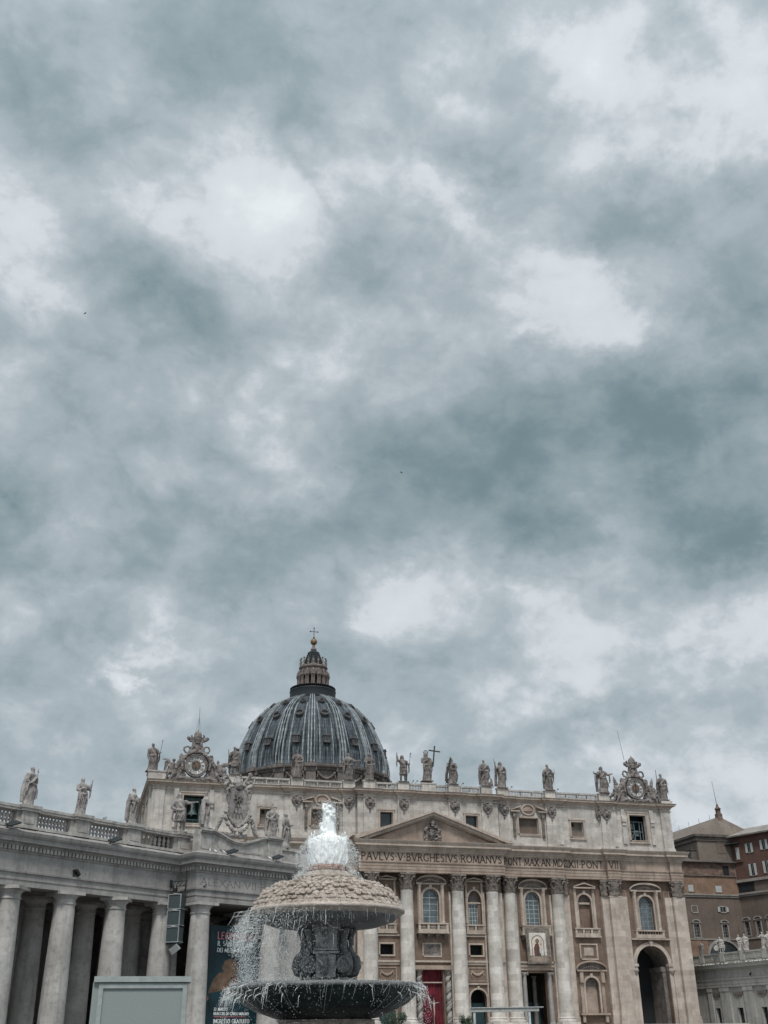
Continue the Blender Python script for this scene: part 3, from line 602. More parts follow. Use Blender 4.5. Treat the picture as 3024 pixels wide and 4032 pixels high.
pil = MB().box(-1.38, 1.38, -.35, .9, ZF+1.5, 27.85).box(-1.62, 1.62, -.6, .9, ZF, ZF+.9).box(-1.5, 1.5, -.48, .9, ZF+.9, ZF+1.5).box(-1.44, 1.44, -.41, .9, 27.6, 27.853)
pil_me = pil.mesh('pilaster', 'pilaster')
def half_pil(x0, x1, y, nm='pilaster', mt='pilaster'):
    MB().box(x0, x1, y, MW+.2, ZF+1.5, 27.85).box(x0-.12, x1+.12, y-.12, MW+.2, ZF, ZF+1.5).build(nm, mt, bas)
for s in (-1, 1):
    for x in FX+MX:
        y = -1.5 if x < 15 else 0
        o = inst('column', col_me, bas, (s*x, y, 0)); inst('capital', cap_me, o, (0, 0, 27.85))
    for x in PX:
        y = -.35 if x < 50 else -.1
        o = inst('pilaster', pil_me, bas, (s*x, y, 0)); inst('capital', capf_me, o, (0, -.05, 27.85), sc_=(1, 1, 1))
    for xa, xb, y, cx in [(14.05, 15.2, -.75, None), (15.35, 16.0, .35, None), (28.6, 30.75, .45, 29.7), (38.1, 39.5, .25, 38.8), (42.3, 44.0, .3, None), (52.9, 54.5, .3, None), (18.3, 18.9, .5, None), (26.2, 26.6, .5, None), (11.1, 11.35, -.75, None), (3.75, 4.1, -.75, None)]:
        a, b = sorted((s*xa, s*xb)); half_pil(a, b, y)
        if cx: o = inst('capital', capf_me, bas, (s*cx, y-.0, 27.85), sc_=(.62, .8, .985))
# --- walls with their openings
holes = {0: [(-2.15, 2.15, ZF, 13.4, 13.4), (-1.7, 1.7, 22.0, 26.75, 28.35)],
         9.25: [(7.58, 10.92, ZF, 8.4, 9.95), (7.9, 10.6, 16.1, 18.0, 18.0), (7.85, 10.75, 21.8, 26.2, 28.2)],
         22.5: [(20.1, 24.5, ZF, 13.0, 13.0), (20.85, 24.15, 21.7, 26.75, 28.4)],
         34.3: [(32.75, 35.75, 5.7, 10.8, 12.2), (32.75, 35.75, 21.6, 26.6, 28.15)],
         48.5: [(44.85, 52.15, ZF, 14.8, 18.3), (46.8, 50.2, 21.3, 26.6, 28.1)]}
bay = {0: (-5.36, 5.36, FW), 9.25: (5.36, 15.3, FW), 22.5: (15.3, 27.85, MW), 34.3: (27.85, 40.88, MW), 48.5: (40.88, 57.3, MW)}
def mir(h, s): return h if s > 0 else (-h[1], -h[0])+tuple(h[2:])
wl = MB()
for c, hs in holes.items():
    for s in ((1,) if c == 0 else (-1, 1)):
        x0, x1, y = bay[c]; a, b = sorted((s*x0, s*x1))
        wall(wl, a, b, ZF, 31.2, y, [mir(h, s) for h in hs], dep=1.1)
for s in (-1, 1):
    wl.add([(s*15.3, FW, ZF), (s*15.3, MW, ZF), (s*15.3, MW, 31.2), (s*15.3, FW, 31.2)], [(0, 1, 2, 3)])
    wl.add([(s*57.3, MW, ZF), (s*57.3, 48, ZF), (s*57.3, 48, 31.2), (s*57.3, MW, 31.2)], [(0, 1, 2, 3)])
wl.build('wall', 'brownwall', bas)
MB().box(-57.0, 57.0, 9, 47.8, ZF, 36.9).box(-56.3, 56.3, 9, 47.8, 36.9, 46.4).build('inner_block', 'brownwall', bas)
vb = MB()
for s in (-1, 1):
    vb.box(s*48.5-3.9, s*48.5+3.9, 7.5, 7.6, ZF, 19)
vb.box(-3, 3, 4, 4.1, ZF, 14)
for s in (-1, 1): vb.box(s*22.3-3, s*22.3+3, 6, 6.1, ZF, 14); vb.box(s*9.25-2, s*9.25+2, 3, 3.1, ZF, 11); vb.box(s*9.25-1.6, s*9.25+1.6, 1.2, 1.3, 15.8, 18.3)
split_build(vb, 'painted_dark_interior', 'voiddark', bas)  # near-black sheets, the shade of the open passages put into their colour
# --- side piers inside the open arches, with a niche
for s in (-1, 1):
    p = MB(); p.box(s*48.5+2.9, s*48.5+3.9, 2.3, 7.5, ZF, 14.4).box(s*48.5+2.6, s*48.5+3.9, 2.2, 7.5, 13.4, 14.3).box(s*48.5-3.9, s*48.5-3.3, 2.0, 7.5, ZF, 14.4)
    p.lathe([(3.9, 2.4), (3.9, 7.5)], n=14, a0=0, a1=PI) if 0 else None
    A = arc(s*48.5, 14.4, 3.9, 3.9, 12); 
    for i in range(12): p.add([(A[i][0], 2, A[i][1]), (A[i+1][0], 2, A[i+1][1]), (A[i+1][0], 7.5, A[i+1][1]), (A[i][0], 7.5, A[i][1])], [(0, 1, 2, 3)])
    p.build('arch_vault', 'drumstone', bas)
# --- windows
def glazed(parent, h, y, m='glassblue', fm='whiteframe', nx=3, nz=6, half=None):
    f = MB(); x0, x1, z0, zs, zt = h; out = hole_pts(h)
    pts = [(x0, z0)]+[p for p in out[1:-1]]+[(x1, z0)]
    for i in range(len(out)-1): f.seg(out[i], out[i+1], .14, y-.06, y+.03)
    f.seg((x0, z0), (x1, z0), .16, y-.06, y+.035)
    def lim(x):
        t = (x-(x0+x1)/2)/((x1-x0)/2); return zs+(zt-zs)*math.sqrt(max(0, 1-t*t))
    for i in range(1, nx): x = x0+(x1-x0)*i/nx; f.seg((x, z0), (x, lim(x)), .07, y-.03, y+.02)
    for j in range(1, nz):
        z = z0+(zs-z0)*j/(nz-1); f.seg((x0, z), (x1, z), .06 if j < nz-1 else .16, y-.035, y+.025)
    wdw = f.build('window', fm, parent); q = MB(); q.add([(x, y, z) for x, z in out], [tuple(range(len(out)))]); q.build('pane', m, wdw); return wdw
for s in (-1, 1):
    for c, hs in holes.items():
        if c == 0 and s < 0: continue
        y = bay[c][2]; h = mir(hs[-1], s); x0, x1, z0, zs, zt = h
        if c == 34.3:
            n_ = MB(); n_.add([(x, y+1.0, z) for x, z in hole_pts(h)], [tuple(range(17))]); n_.build('niche', 'brownwall', bas)
            MB().box(x0, x1, y+.45, y+1.05, zs-.35, zs+.05).build('transom', 'trim', bas)
            h2 = mir(hs[0], s); n_ = MB(); n_.add([(x, y+1.0, z) for x, z in hole_pts(h2)], [tuple(range(17))]); n_.build('niche', 'entab', bas)
            o_ = MB(); o_.add([(x, y+.93, z) for x, z in hole_pts((h2[0], h2[1], h2[3]-.2, h2[3], h2[4]))], [tuple(range(17))]); o_.build('niche_shell', 'drumstone', bas)
            o_ = MB(); o_.add([(x, y+.93, z) for x, z in hole_pts((x0, x1, zs, zs+.01, zt))], [tuple(range(17))]); o_.build('niche_shell', 'drumstone', bas)
        elif c == 9.25:
            n_ = MB(); n_.add([(x, y+.95, z) for x, z in hole_pts((x0, x1, zs-.2, zs, zt))], [tuple(range(17))]); n_.build('lunette', 'drumstone', bas)
            MB().box(x0, x1, y+.35, y+1.0, zs-.45, zs-.15).build('transom', 'trim', bas)
            glazed(bas, (x0+.05, x1-.55, z0, zs-.5, zs-.5), y+.9, nx=4, nz=6)
            MB().box(x1-.55, x1, y+.5, y+1.0, z0, zs-.45).build('jamb', 'brownwall', bas)
        else: glazed(bas, h, y+.8, nx=2 if c == 0 else 3, nz=7 if c else 5, fm='whiteframe' if c < 40 else 'greytrim')
# --- window surrounds, pediments, balconies
def balcony(x, hw, z0, z1, y, proj, nb, groups=3, mt='trim', brackets=True):
    b = MB(); b.box(x-hw, x+hw, y-proj, y, z0, z0+.5).box(x-hw-.12, x+hw+.12, y-proj-.12, y, z0-.28, z0); rail = MB().box(x-hw-.08, x+hw+.08, y-proj-.08, y, z1-.26, z1)
    o = b.build('balcony', mt, bas); rail.build('rail', mt, o)
    pp = MB(); gw = 2*hw/groups
    for i in range(groups+1):
        px = x-hw+gw*i; px = min(max(px, x-hw+.22), x+hw-.22); pp.box(px-.22, px+.22, y-proj+.01, y-proj+.4, z0+.5, z1-.26)
    for s in (-1, 1): pp.box(x+s*(hw-.22)-.2, x+s*(hw-.22)+.2, y-.3, y, z0+.5, z1-.26)
    split_build(pp, 'pier', mt, o, .005)
    for i in range(groups):
        bb = MB()
        a = x-hw+gw*i+.4; e = x-hw+gw*(i+1)-.4; n = nb
        for k in range(n):
            q = a+(e-a)*(k+.5)/n; bb.lathe([(.05, z0+.5), (.08, z0+.62), (.05, z0+.72), (.105, z0+.9), (.05, z1-.4), (.07, z1-.26)], q, y-proj+.2, 6)
        bb.build('balusters', mt, o)
    if brackets:
        k_ = MB()
        for i in range(4):
            q = x-hw+.4+(2*hw-.8)*i/3; k_.box(q-.28, q+.28, y-proj+.15, y, z0-.7, z0-.28).box(q-.24, q+.24, y-proj*.5, y, z0-1.15, z0-.7)
        split_build(k_, 'bracket', 'drumstone', o)
def surround(x, h, y, t=.42, keystone=True):
    mb = MB(); band(mb, hole_pts(h), t, y-.16, y+.02); band(mb, hole_pts((h[0], h[1], h[2], h[3], h[4])), t*.45, y-.23, y-.155)
    if keystone and h[4] > h[3]: mb.xz([(x-.2, h[4]-.02), (x+.2, h[4]-.02), (x+.3, h[4]+.75), (x-.3, h[4]+.75)], y-.32, y-.01)
    return mb.build('surround', 'trim', bas)
def ped_tri(x, hw, zb, za, y, pr=.8, t=.34, mt='trim', tymp='brownwall', nm='window_pediment', par=None, broken=0.):
    mb = MB(); mb.box(x-hw, x+hw, y-pr, y, zb-.02, zb+t*.8) if not broken else (mb.box(x-hw, x-hw*.5, y-pr, y, zb-.02, zb+t*.8), mb.box(x+hw*.5, x+hw, y-pr, y, zb-.02, zb+t*.8))
    for s in (-1, 1):
        e = 1-broken
        x1 = x+s*hw*(1-e); z1 = zb+t*.8+(za-zb-t*1.8)*e
        mb.xz([(x+s*hw, zb+t*.82), (x1, z1), (x1, z1+t), (x+s*(hw+.08), zb+t*.82+t*.4)], y-pr-.06, y)
    o = split_build(mb, nm, mt, par or bas)[0] if broken else mb.build(nm, mt, par or bas)
    if tymp: MB().xz([(x-hw*.8, zb+t), (x+hw*.8, zb+t), (x, za-t*.9)], y-.12, y).build('tympanum', tymp, o)
    return o
def ped_seg(x, hw, zb, za, y, pr=.8, t=.36, mt='trim', orn=True):
    mb = MB(); mb.box(x-hw, x-hw*.62, y-pr, y, zb-.3, zb).box(x+hw*.62, x+hw, y-pr, y, zb-.3, zb).box(x-hw*.62, x+hw*.62, y-pr*.6, y, zb-.28, zb-.02)
    A = arc(x, zb, hw, za-zb-t, 16); B_ = arc(x, zb, hw+.05, za-zb, 16)
    for i in range(16): mb.xz([A[i], A[i+1], B_[i+1], B_[i]], y-pr-.04-.001*(i % 2), y)
    o = mb.build('window_pediment', mt, bas); A2 = arc(x, zb, hw*.97, za-zb-t*.8, 16); MB().xz(A2, y-.13, y).build('tympanum', 'drumstone', o)
    if orn:
        c = MB()
        for i in range(9): c.ball((x+(i-4)*hw*.13, y-.2, zb+.35+.3*math.cos((i-4)*.45)), (.16, .14, .16), 7, 5)
        c.build('carving', 'trim', o)
    return o
def sidecols(x, dx, z0, z1, y, r=.3, mt='trim'):
    for s in (-1, 1):
        mb = MB(); mb.lathe([(r*1.3, z0), (r*1.3, z0+.2), (r, z0+.4), (r*.9, z1-.7), (r, z1-.65), (r*1.4, z1-.15), (r*1.4, z1)], x+s*dx, y-.45, 12); mb.build('window_column', mt, bas)
        MB().box(x+s*dx-r*1.2, x+s*dx+r*1.2, y-.3, y, z0, z1).build('window_pier', mt, bas)
# centre
surround(0, holes[0][1], FW); ped_seg(0, 3.15, 29.45, 31.0, FW); sidecols(0, 2.45, 21.9, 29.1, FW); balcony(0, 3.1, 20.2, 21.85, FW, 1.5, 5)
for s in (-1, 1):
    h = [mir(q, s) for q in holes[9.25]]; x = s*9.25; surround(x, h[2], FW, .36); ped_tri(x, 2.0, 29.85, 30.7, FW, .7, .26); balcony(x, 1.95, 20.2, 21.75, FW, .45, 6, 2, brackets=False)
    MB().box(x-1.9, x-1.5, FW-.25, FW, 22, 29.8).build('window_pier', 'trim', bas); MB().box(x+1.5, x+1.9, FW-.25, FW, 22, 29.8).build('window_pier', 'trim', bas)
    h = [mir(q, s) for q in holes[22.5]]; x = s*22.5; surround(x, h[1], MW); ped_seg(x, 3.2, 29.2, 30.9, MW); sidecols(x, 2.45, 21.9, 28.9, MW); balcony(x, 3.1, 20.2, 21.85, MW, 1.5, 5)
    h = [mir(q, s) for q in holes[34.3]]; x = s*34.25; surround(x, h[1], MW, .4); ped_tri(x, 2.5, 29.3, 30.5, MW, .8, .3); balcony(x, 2.8, 20.0, 21.55, MW, .6, 5, 3, brackets=False)
    for q in (-1, 1): MB().box(x+q*2.1-.28, x+q*2.1+.28, MW-.28, MW, 21.5, 29.2).build('window_pier', 'trim', bas)
    ped_seg(x, 3.3, 13.6, 15.35, MW, .9, .34, 'entab'); surround(x, h[0], MW, .4)
    for q in (-1, 1):
        MB().box(x+q*2.35-.32, x+q*2.35+.32, MW-.3, MW, 5.7, 13.3).build('niche_pier', 'entab', bas)
        MB().box(x+q*2.35-.36, x+q*2.35+.36, MW-.75, MW, 11.2, 13.3).build('console', 'entab', bas); MB().box(x+q*2.5-.3, x+q*2.5+.3, MW-.7, MW, 4.0, 5.3).build('console', 'entab', bas)
    MB().box(x-3.2, x+3.2, MW-.95, MW, 5.3, 5.65).build('sill', 'entab', bas)
    pn = MB(); band(pn, [(x-1.75, 15.75), (x-1.75, 18.3), (x+1.75, 18.3), (x+1.75, 15.75), (x-1.75, 15.75)], .28, MW-.18, MW); pn.box(x-1.05, x+1.05, MW-.1, MW, 16.3, 17.8); pn.build('panel_frame', 'trim', bas)
    h = [mir(q, s) for q in holes[48.5]]; x = s*48.5; surround(x, h[1], MW); ped_seg(x, 3.6, 29.25, 30.75, MW, .9); sidecols(x, 2.6, 21.3, 28.95, MW, .33); balcony(x, 3.3, 19.95, 21.3, MW, .75, 9, 1, brackets=False)
    MB().box(x-4.5, x+4.5, MW-.8, MW, 19.4, 19.68).build('string_course', 'trim', bas)
    st = MB(); A = [(h[0][0], 14.8)]+arc(x, 14.8, 3.65, 3.5, 20)+[(h[0][1], 14.8)]; band(st, A[1:-1], .75, MW-.2, MW); band(st, A[1:-1], .3, MW-.3, MW-.19); st.xz([(x-.3, 18.2), (x+.3, 18.2), (x+.42, 19.3), (x-.42, 19.3)], MW-.55, MW); st.build('archivolt', 'pilaster', bas)
    for q in (-1, 1):
        im = MB(); im.box(x+q*4.2-.75, x+q*4.2+.75, MW-.55, MW+.6, 14.3, 14.8).box(x+q*4.2-.6, x+q*4.2+.6, MW-.35, MW+.6, 13.6, 14.3).box(x+q*4.2-.55, x+q*4.2+.55, MW-.3, MW, ZF, 13.0); im.build('impost', 'pilaster', bas)
        MB().lathe([(.45, 13.0), (.5, 13.1), (.75, 13.5), (.75, 13.6)], x+q*4.2, MW-.2, 12).build('impost_capital', 'pilaster', bas)
    # side wing panels
    for q in (-1, 1):
        pn = MB()
        for za, zb in ((22.2, 25.6), (26.2, 29), (15.2, 19)): band(pn, [(x+q*5.15-.55, za), (x+q*5.15-.55, zb), (x+q*5.15+.55, zb), (x+q*5.15+.55, za), (x+q*5.15-.55, za)], .12, MW-.1, MW)
        split_build(pn, 'panel_frame', 'entab', bas)
# string course, reliefs, lower doors
sc_ = MB(); sc_.box(-4.0, 4.0, FW-.4, FW, 14.75, 15.1)
for s in (-1, 1):
    for a, b, y in ((6.7, 11.5, FW), (14.2, 15.2, FW-.35), (18.5, 26.4, MW)): a, b = sorted((s*a, s*b)); sc_.box(a, b, y-.4, y, 14.75, 15.1).box(a, b, y-.2, y, 14.3, 14.749)
    a, b = sorted((s*6.7, s*11.5)); sc_.box(a, b, FW-.35, FW, 19.45, 19.75).box(a, b, FW-.35, FW, 10.75, 11.1)
split_build(sc_, 'string_course', 'trim', bas)
def relief(x0, x1, z0, z1, y, seed, mt='capital', n=26, nm='relief_panel'):
    rnd = random.Random(seed); mb = MB(); mb.box(x0, x1, y-.03, y+.2, z0, z1)
    for i in range(n):
        x = x0+(x1-x0)*(i+.5)/n; z = z0+(z1-z0)*rnd.uniform(.15, .3); hh = (z1-z0)*rnd.uniform(.35, .6)
        mb.tube([(x, y-.06, z), (x+rnd.uniform(-.1, .1), y-.1, z+hh*.6), (x+rnd.uniform(-.12, .12), y-.08, z+hh)], [.09, .1, .05], 6); mb.ball((x+rnd.uniform(-.06, .06), y-.1, z+hh+.1), .085, 6, 5)
    o = mb.build(nm, mt, bas); f = MB(); band(f, [(x0, z0), (x0, z1), (x1, z1), (x1, z0), (x0, z0)], .25, y-.12, y+.01); f.build('frame', 'trim', o); return o
relief(-1.75, 1.75, 15.95, 18.05, FW, 3, 'statue', 14)
def garland(x, z, w_, y, mt='capital', par=None, r=.22):
    mb = MB()
    for k in range(15):
        t = k/14*2-1; mb.ball((x+t*w_*.5, y-.12, z+.0+(t*t-1)*w_*.24), (r*(1.25-.5*abs(t)), .16, r*(1.2-.4*abs(t))), 7, 5)
    for s in (-1, 1): mb.ball((x+s*w_*.5, y-.1, z+.05), .2, 7, 5); mb.tube([(x+s*w_*.5, y-.1, z), (x+s*w_*.58, y-.1, z-.5), (x+s*w_*.55, y-.1, z-.95)], [.1, .13, .05], 6)
    return mb.build('garland', mt, par or bas)
for s in (-1, 1):
    x = s*9.25; pn = MB(); band(pn, [(x-1.8, 11.5), (x-1.8, 13.7), (x+1.8, 13.7), (x+1.8, 11.5), (x-1.8, 11.5)], .16, FW-.12, FW); pn.build('panel_frame', 'entab', bas); garland(x, 13.1, 2.3, FW, 'entab')
    sf = MB(); band(sf, [(x-1.35, 16.1), (x-1.35, 18.0), (x+1.35, 18.0), (x+1.35, 16.1), (x-1.35, 16.1)], .3, FW-.2, FW); sf.build('window_frame', 'trim', bas)
    band_ = MB(); band(band_, hole_pts(mir(holes[9.25][0], s)), .32, FW-.2, FW); band_.xz([(x-.16, 9.9), (x+.16, 9.9), (x+.24, 10.5), (x-.24, 10.5)], FW-.35, FW); band_.build('archivolt', 'trim', bas)
    g_ = MB(); g_.box(x-1.6, x+1.6, 1.2, 1.24, 3.5, 7.6); g_.build('inner_gate', 'tealdark', bas)
    # square portals flanked by ionic columns
    x = s*22.3; MB().box(x-3.5, x+3.5, MW-.6, MW, 13.45, 14.3).box(x-3.7, x+3.7, MW-.75, MW, 14.0, 14.3).build('door_lintel', 'entab', bas)
    for q in (-1, 1):
        mb = MB(); mb.lathe([(.6, 3.5), (.62, 3.8), (.48, 4.1), (.42, 12.3), (.46, 12.4), (.62, 12.8), (.62, 12.95)], x+q*2.75, MW-.15, 16); mb.box(x+q*2.75-.68, x+q*2.75+.68, MW-.75, MW+.4, 12.95, 13.1); cc = mb.build('door_column', 'greytrim', bas)
        v = MB(); [v.tube([(x+q*2.75+w_*.5, MW-.85, 12.75), (x+q*2.75+w_*.5, MW+.35, 12.75)], .2, 10) for w_ in (-1, 1)]; split_build(v, 'volute', 'capital', cc)
    mb = MB(); mb.lathe([(.5, 3.5), (.38, 12), (.6, 12.6)], x+.9, 4.5, 14); mb.build('inner_column', 'drumstone', bas)
    MB().box(x-2.1, x+2.1, 5.2, 5.3, 3.5, 7.8).build('inner_gate', 'tealdark', bas)
# centre door: red drapery, crucifix, twisted columns
c_ = MB()
for i in range(24):
    x = -2.15+4.3*i/24; c_.add([(x, .75+.07*math.sin(i*1.9), ZF), (x+4.3/24, .75+.07*math.sin((i+1)*1.9), ZF), (x+4.3/24, .75+.05*math.sin((i+1)*1.9), 13.4), (x, .75+.05*math.sin(i*1.9), 13.4)], [(0, 1, 2, 3)])
c_.build('red_curtain', 'redcloth', bas, 'all'); MB().box(-2.15, 2.15, .3, .5, 11.1, 11.3).build('curtain_rail', 'trim', bas)
MB().box(-4.1, 4.1, FW-.5, FW, 13.45, 14.2).build('door_lintel', 'entab', bas)
for s in (-1, 1):
    mb = MB(); pts = [(s*2.95+.14*math.cos(k*.62), FW-.55+.14*math.sin(k*.62), 3.9+k*.17) for k in range(51)]; mb.tube(pts, [.42+.06*math.sin(k*1.0) for k in range(51)], 12)
    for q in range(2): mb.tube([(s*2.95+.42*math.cos(k*.5+q*PI), FW-.55+.42*math.sin(k*.5+q*PI), 3.9+k*.17) for k in range(51)], .13, 6)
    cc = mb.build('twisted_column', 'greytrim', bas, 'all'); inst('capital', cap_me, cc, (s*2.95, FW-.55, 12.35), sc_=(.4, .4, .34))
tr = thing('crucifix', 'pale crucifix standing before the red curtain of the middle doorway', 'crucifix', (-.25, -1.2, 3.5))
MB().box(-.09, .09, -.06, .06, 0, 5.0).box(-1.1, 1.1, -.05, .05, 4.0, 4.16).build('cross', 'drumstone', tr)
f_ = MB(); f_.tube([(0, -.12, 1.6), (.04, -.16, 2.3), (0, -.14, 3.0), (0, -.13, 3.8), (0, -.12, 4.15)], [.06, .11, .14, .2, .07], 10); f_.ball((.03, -.16, 4.35), (.12, .13, .16)); [f_.tube([(0, -.12, 4.0), (q*.5, -.12, 4.05), (q*.95, -.1, 4.2)], [.09, .065, .05], 8) for q in (-1, 1)]
fuse(f_, .035).build('figure', 'trim', tr, 'all')
# --- main entablature
def half_path(pts): return [(-x, y) for x, y in reversed(pts)]+[(x, y) for x, y in pts]
EP = half_path([(15.35, -2.62), (15.35, -1.22), (29.3, -1.22), (29.3, -.35), (39.45, -.35), (39.45, -1.15), (42.3, -1.15), (42.3, -.35), (54.5, -.35), (54.5, -.85), (57.35, -.85), (57.35, 48)])
ent = MB().sweep(EP, [(-1.6, 31.1), (0, 31.1), (0, 31.62), (.07, 31.62), (.07, 32.25), (.14, 32.25), (.14, 32.78), (.3, 32.86), (.34, 33.05), (0, 33.12), (0, 34.95), (-1.6, 34.95)]).build('entablature', 'entab', bas)
MB().sweep(EP, [(-1.6, 34.955), (.15, 34.955), (.2, 35.2), (.42, 35.3), (.42, 35.62), (.6, 35.7), (.6, 35.95), (1.15, 36.0), (1.15, 36.45), (1.25, 36.5), (1.5, 36.9), (1.55, 37.05), (-1.6, 37.1)]).build('cornice', 'trim', ent)
dn = MB()
def dentils(mb, path, o0, o1, z0, z1, step, wd):
    for (xa, ya), (xb, yb) in zip(path[:-1], path[1:]):
        d = Vector((xb-xa, yb-ya)); l_ = d.length; n = int(l_/step)
        if n < 1: continue
        d /= l_; nn = Vector((d.y, -d.x)); a = math.atan2(d.y, d.x)
        for i in range(n):
            c = Vector((xa, ya))+d*((i+.5)*l_/n); b = MB().box(-wd/2, wd/2, -o1, -o0, z0, z1).xf(Matrix.Translation((c.x, c.y, 0)) @ Matrix.Rotation(a, 4, 'Z')); mb.merge(b)
dentils(dn, EP[1:-1], .4, .52, 35.32, 35.6, .62, .34); dn.build('dentils', 'trim', ent)
# inscription, bronze letters on the frieze
for s_, x_, y_, w_ in (('PAVLVS·V·BVRGHESIVS·ROMANVS', -14.9, -2.62, 29.7), ('PONT·MAX·AN·MD', 15.95, -1.22, 13.1), ('CXII·PONT', 29.55, -.35, 9.2), ('VII', 39.85, -1.15, 2.1), ('IN', -41.9, -1.15, 1.8), ('HONOREM', -39.1, -.35, 9.1), ('PRINCIPIS·APOST', -28.9, -1.22, 13.3)):
    t_ = MB(); text(t_, s_, x_, 33.36, 1.36, y_-.06, y_, width=w_, wt=.155); t_.build('inscription', 'bronzeletter', bas)
# --- pediment
pd = MB(); hw = 17.1; zb, za = 37.1, 43.2
for s in (-1, 1):
    for (t0, t1, ov) in ((.0, .42, 1.55), (.43, .95, 1.1), (.96, 1.25, .45)):
        pd.xz([(s*(hw-.1), zb+.75-t0*.3), (0, za-t0), (0, za-t1), (s*(hw-2.0-t1*1.0), zb+.02)] if t1 > .5 else [(s*(hw), zb+.12), (0, za), (0, za-t1), (s*(hw-1.2), zb+.02)], -2.62-ov, 0)
pdo = pd.build('pediment', 'trim', bas)
MB().xz([(-13.4, 37.1), (13.4, 37.1), (0, 41.95)], -2.5, -1.0).build('tympanum', 'entab', pdo)
def rosette_cluster(pts, vox, amp, seed, ns=5): 
    m_ = MB(); [m_.ball(p, r, 8, 6) for p, r in pts]; return fuse(m_, vox, amp, ns, seed)
rnd = random.Random(5); coat = MB(); coat.tube([(0, -2.75, 37.6), (0, -2.95, 38.6), (0, -3.0, 39.4)], [.75, 1.15, 1.05], 14, .35)
for s in (-1, 1):
    for k in range(9): coat.ball((s*(1.25+.35*math.sin(k*1.4)), -2.8, 37.5+k*.34), (.36, .25, .3), 8, 6)
    coat.tube([(s*.3, -2.8, 37.5), (s*1.6, -2.9, 38.0), (s*1.9, -2.8, 38.6)], [.2, .25, .12], 7); coat.tube([(s*.2, -2.8, 39.6), (s*1.1, -2.95, 40.3), (s*1.25, -2.9, 40.8)], [.16, .18, .1], 7)
coat.tube([(0, -2.9, 40.2), (0, -2.95, 40.7), (0, -2.9, 41.25), (0, -2.9, 41.5)], [.42, .5, .34, .1], 10)
fuse(coat, .1, .2, 3.2, 1.).build('coat_of_arms', 'statue', pdo, 'all')
# --- attic
AW = {0: -1.0, 1: .0}
aholes = [(7.9, 10.6, 39.75, 43.0, 43.0), (20.25, 24.75, 39.9, 43.2, 43.2), (32.3, 35.2, 39.7, 42.8, 42.8), (46.4, 50.35, 39.45, 44.8, 44.8)]
at = MB(); wall(at, -15.3, 15.3, 37.0, 46.6, -1.0, [], .5) if 0 else None
wall(at, -5.4, 5.4, 37.0, 46.6, -1.0, [], .5)
for s in (-1, 1):
    for x0, x1, y, hs in ((5.4, 15.3, -1.0, [aholes[0]]), (15.3, 28.0, 0., [aholes[1]]), (28.0, 41, 0., [aholes[2]]), (41, 56.6, 0., [aholes[3]])):
        a, b = sorted((s*x0, s*x1)); wall(at, a, b, 37.0, 46.6, y, [mir(h, s) for h in hs], .9)
    at.add([(s*15.3, -1, 37), (s*15.3, 0, 37), (s*15.3, 0, 46.6), (s*15.3, -1, 46.6)], [(0, 1, 2, 3)]); at.add([(s*56.6, 0, 37), (s*56.6, 48, 37), (s*56.6, 48, 46.6), (s*56.6, 0, 46.6)], [(0, 1, 2, 3)])
ato = at.build('attic', 'attic', bas)
ap = MB(); AX = [(5.55, -1.0), (12.81, -1.0), (16.95, 0), (27.85, 0), (40.75, 0), (55.3, 0)]
for s in (-1, 1):
    for x, y in AX:
        w_ = 1.3 if x < 50 else 1.2
        ap.box(s*x-w_, s*x+w_, y-.4, y+.1, 38.0, 46.55).box(s*x-w_-.2, s*x+w_+.2, y-.55, y+.1, 37.05, 37.7).box(s*x-w_-.1, s*x+w_+.1, y-.48, y+.1, 37.7, 38.0)
        if x in (27.85, 40.75): q = -1 if x < 30 else -1; ap.box(s*(x+1.9)-.6, s*(x+1.9)+.6, y-.2, y+.1, 38.0, 46.55)
    for q in (44.9, 51.8): ap.box(s*q-.45, s*q+.45, -.3, .1, 38.6, 46.0).box(s*q-.5, s*q+.5, -.75, .1, 43.2, 44.4).box(s*q-.4, s*q+.4, -.55, .1, 42.5, 43.2)
split_build(ap, 'attic_pilaster', 'attic', ato)
AP = half_path([(4.1, -1.0), (4.1, -1.4), (7.0, -1.4), (7.0, -1.0), (11.4, -1.0), (11.4, -1.4), (15.3, -1.4), (15.3, -.4), (18.4, -.4), (18.4, 0), (26.4, 0), (26.4, -.4), (30.4, -.4), (30.4, 0), (39.2, 0), (39.2, -.4), (42.4, -.4), (42.4, 0), (53.9, 0), (53.9, -.4), (56.65, -.4), (56.65, 48)])
MB().sweep(AP, [(-1.5, 46.3), (.08, 46.3), (.14, 46.55), (.4, 46.68), (.45, 46.9), (.95, 46.95), (.95, 47.2), (1.15, 47.4), (-1.5, 47.45)]).build('attic_cornice', 'trim', bas)
MB().sweep(AP, [(-.5, 45.75), (.1, 45.75), (.12, 45.95), (-.5, 45.96)]).build('attic_moulding', 'trim', ato)
MB().box(-56.4, 56.4, .2, 47.8, 46.41, 47.42).build('roof', 'greytrim', bas)
sw = MB(); [sw.box(-57.0, -56.5, y, y+2.2, 37.1, 46.55) for y in (0.6, 9.5, 20, 31)]; split_build(sw, 'side_pilaster', 'attic', ato)
sw = MB(); [sw.box(-56.9, -56.5, y, y+3, 39.6, 44.2).box(-57.15, -56.5, y-.4, y+3.4, 44.2, 44.7).box(-57.2, -56.5, y-.3, y+3.3, 39.1, 39.6).box(-57.05, -56.5, y-.35, y+.15, 39.6, 44.2).box(-57.05, -56.5, y+2.85, y+3.35, 39.6, 44.2) for y in (4.5, 14.5)]; split_build(sw, 'side_window', 'trim', ato)
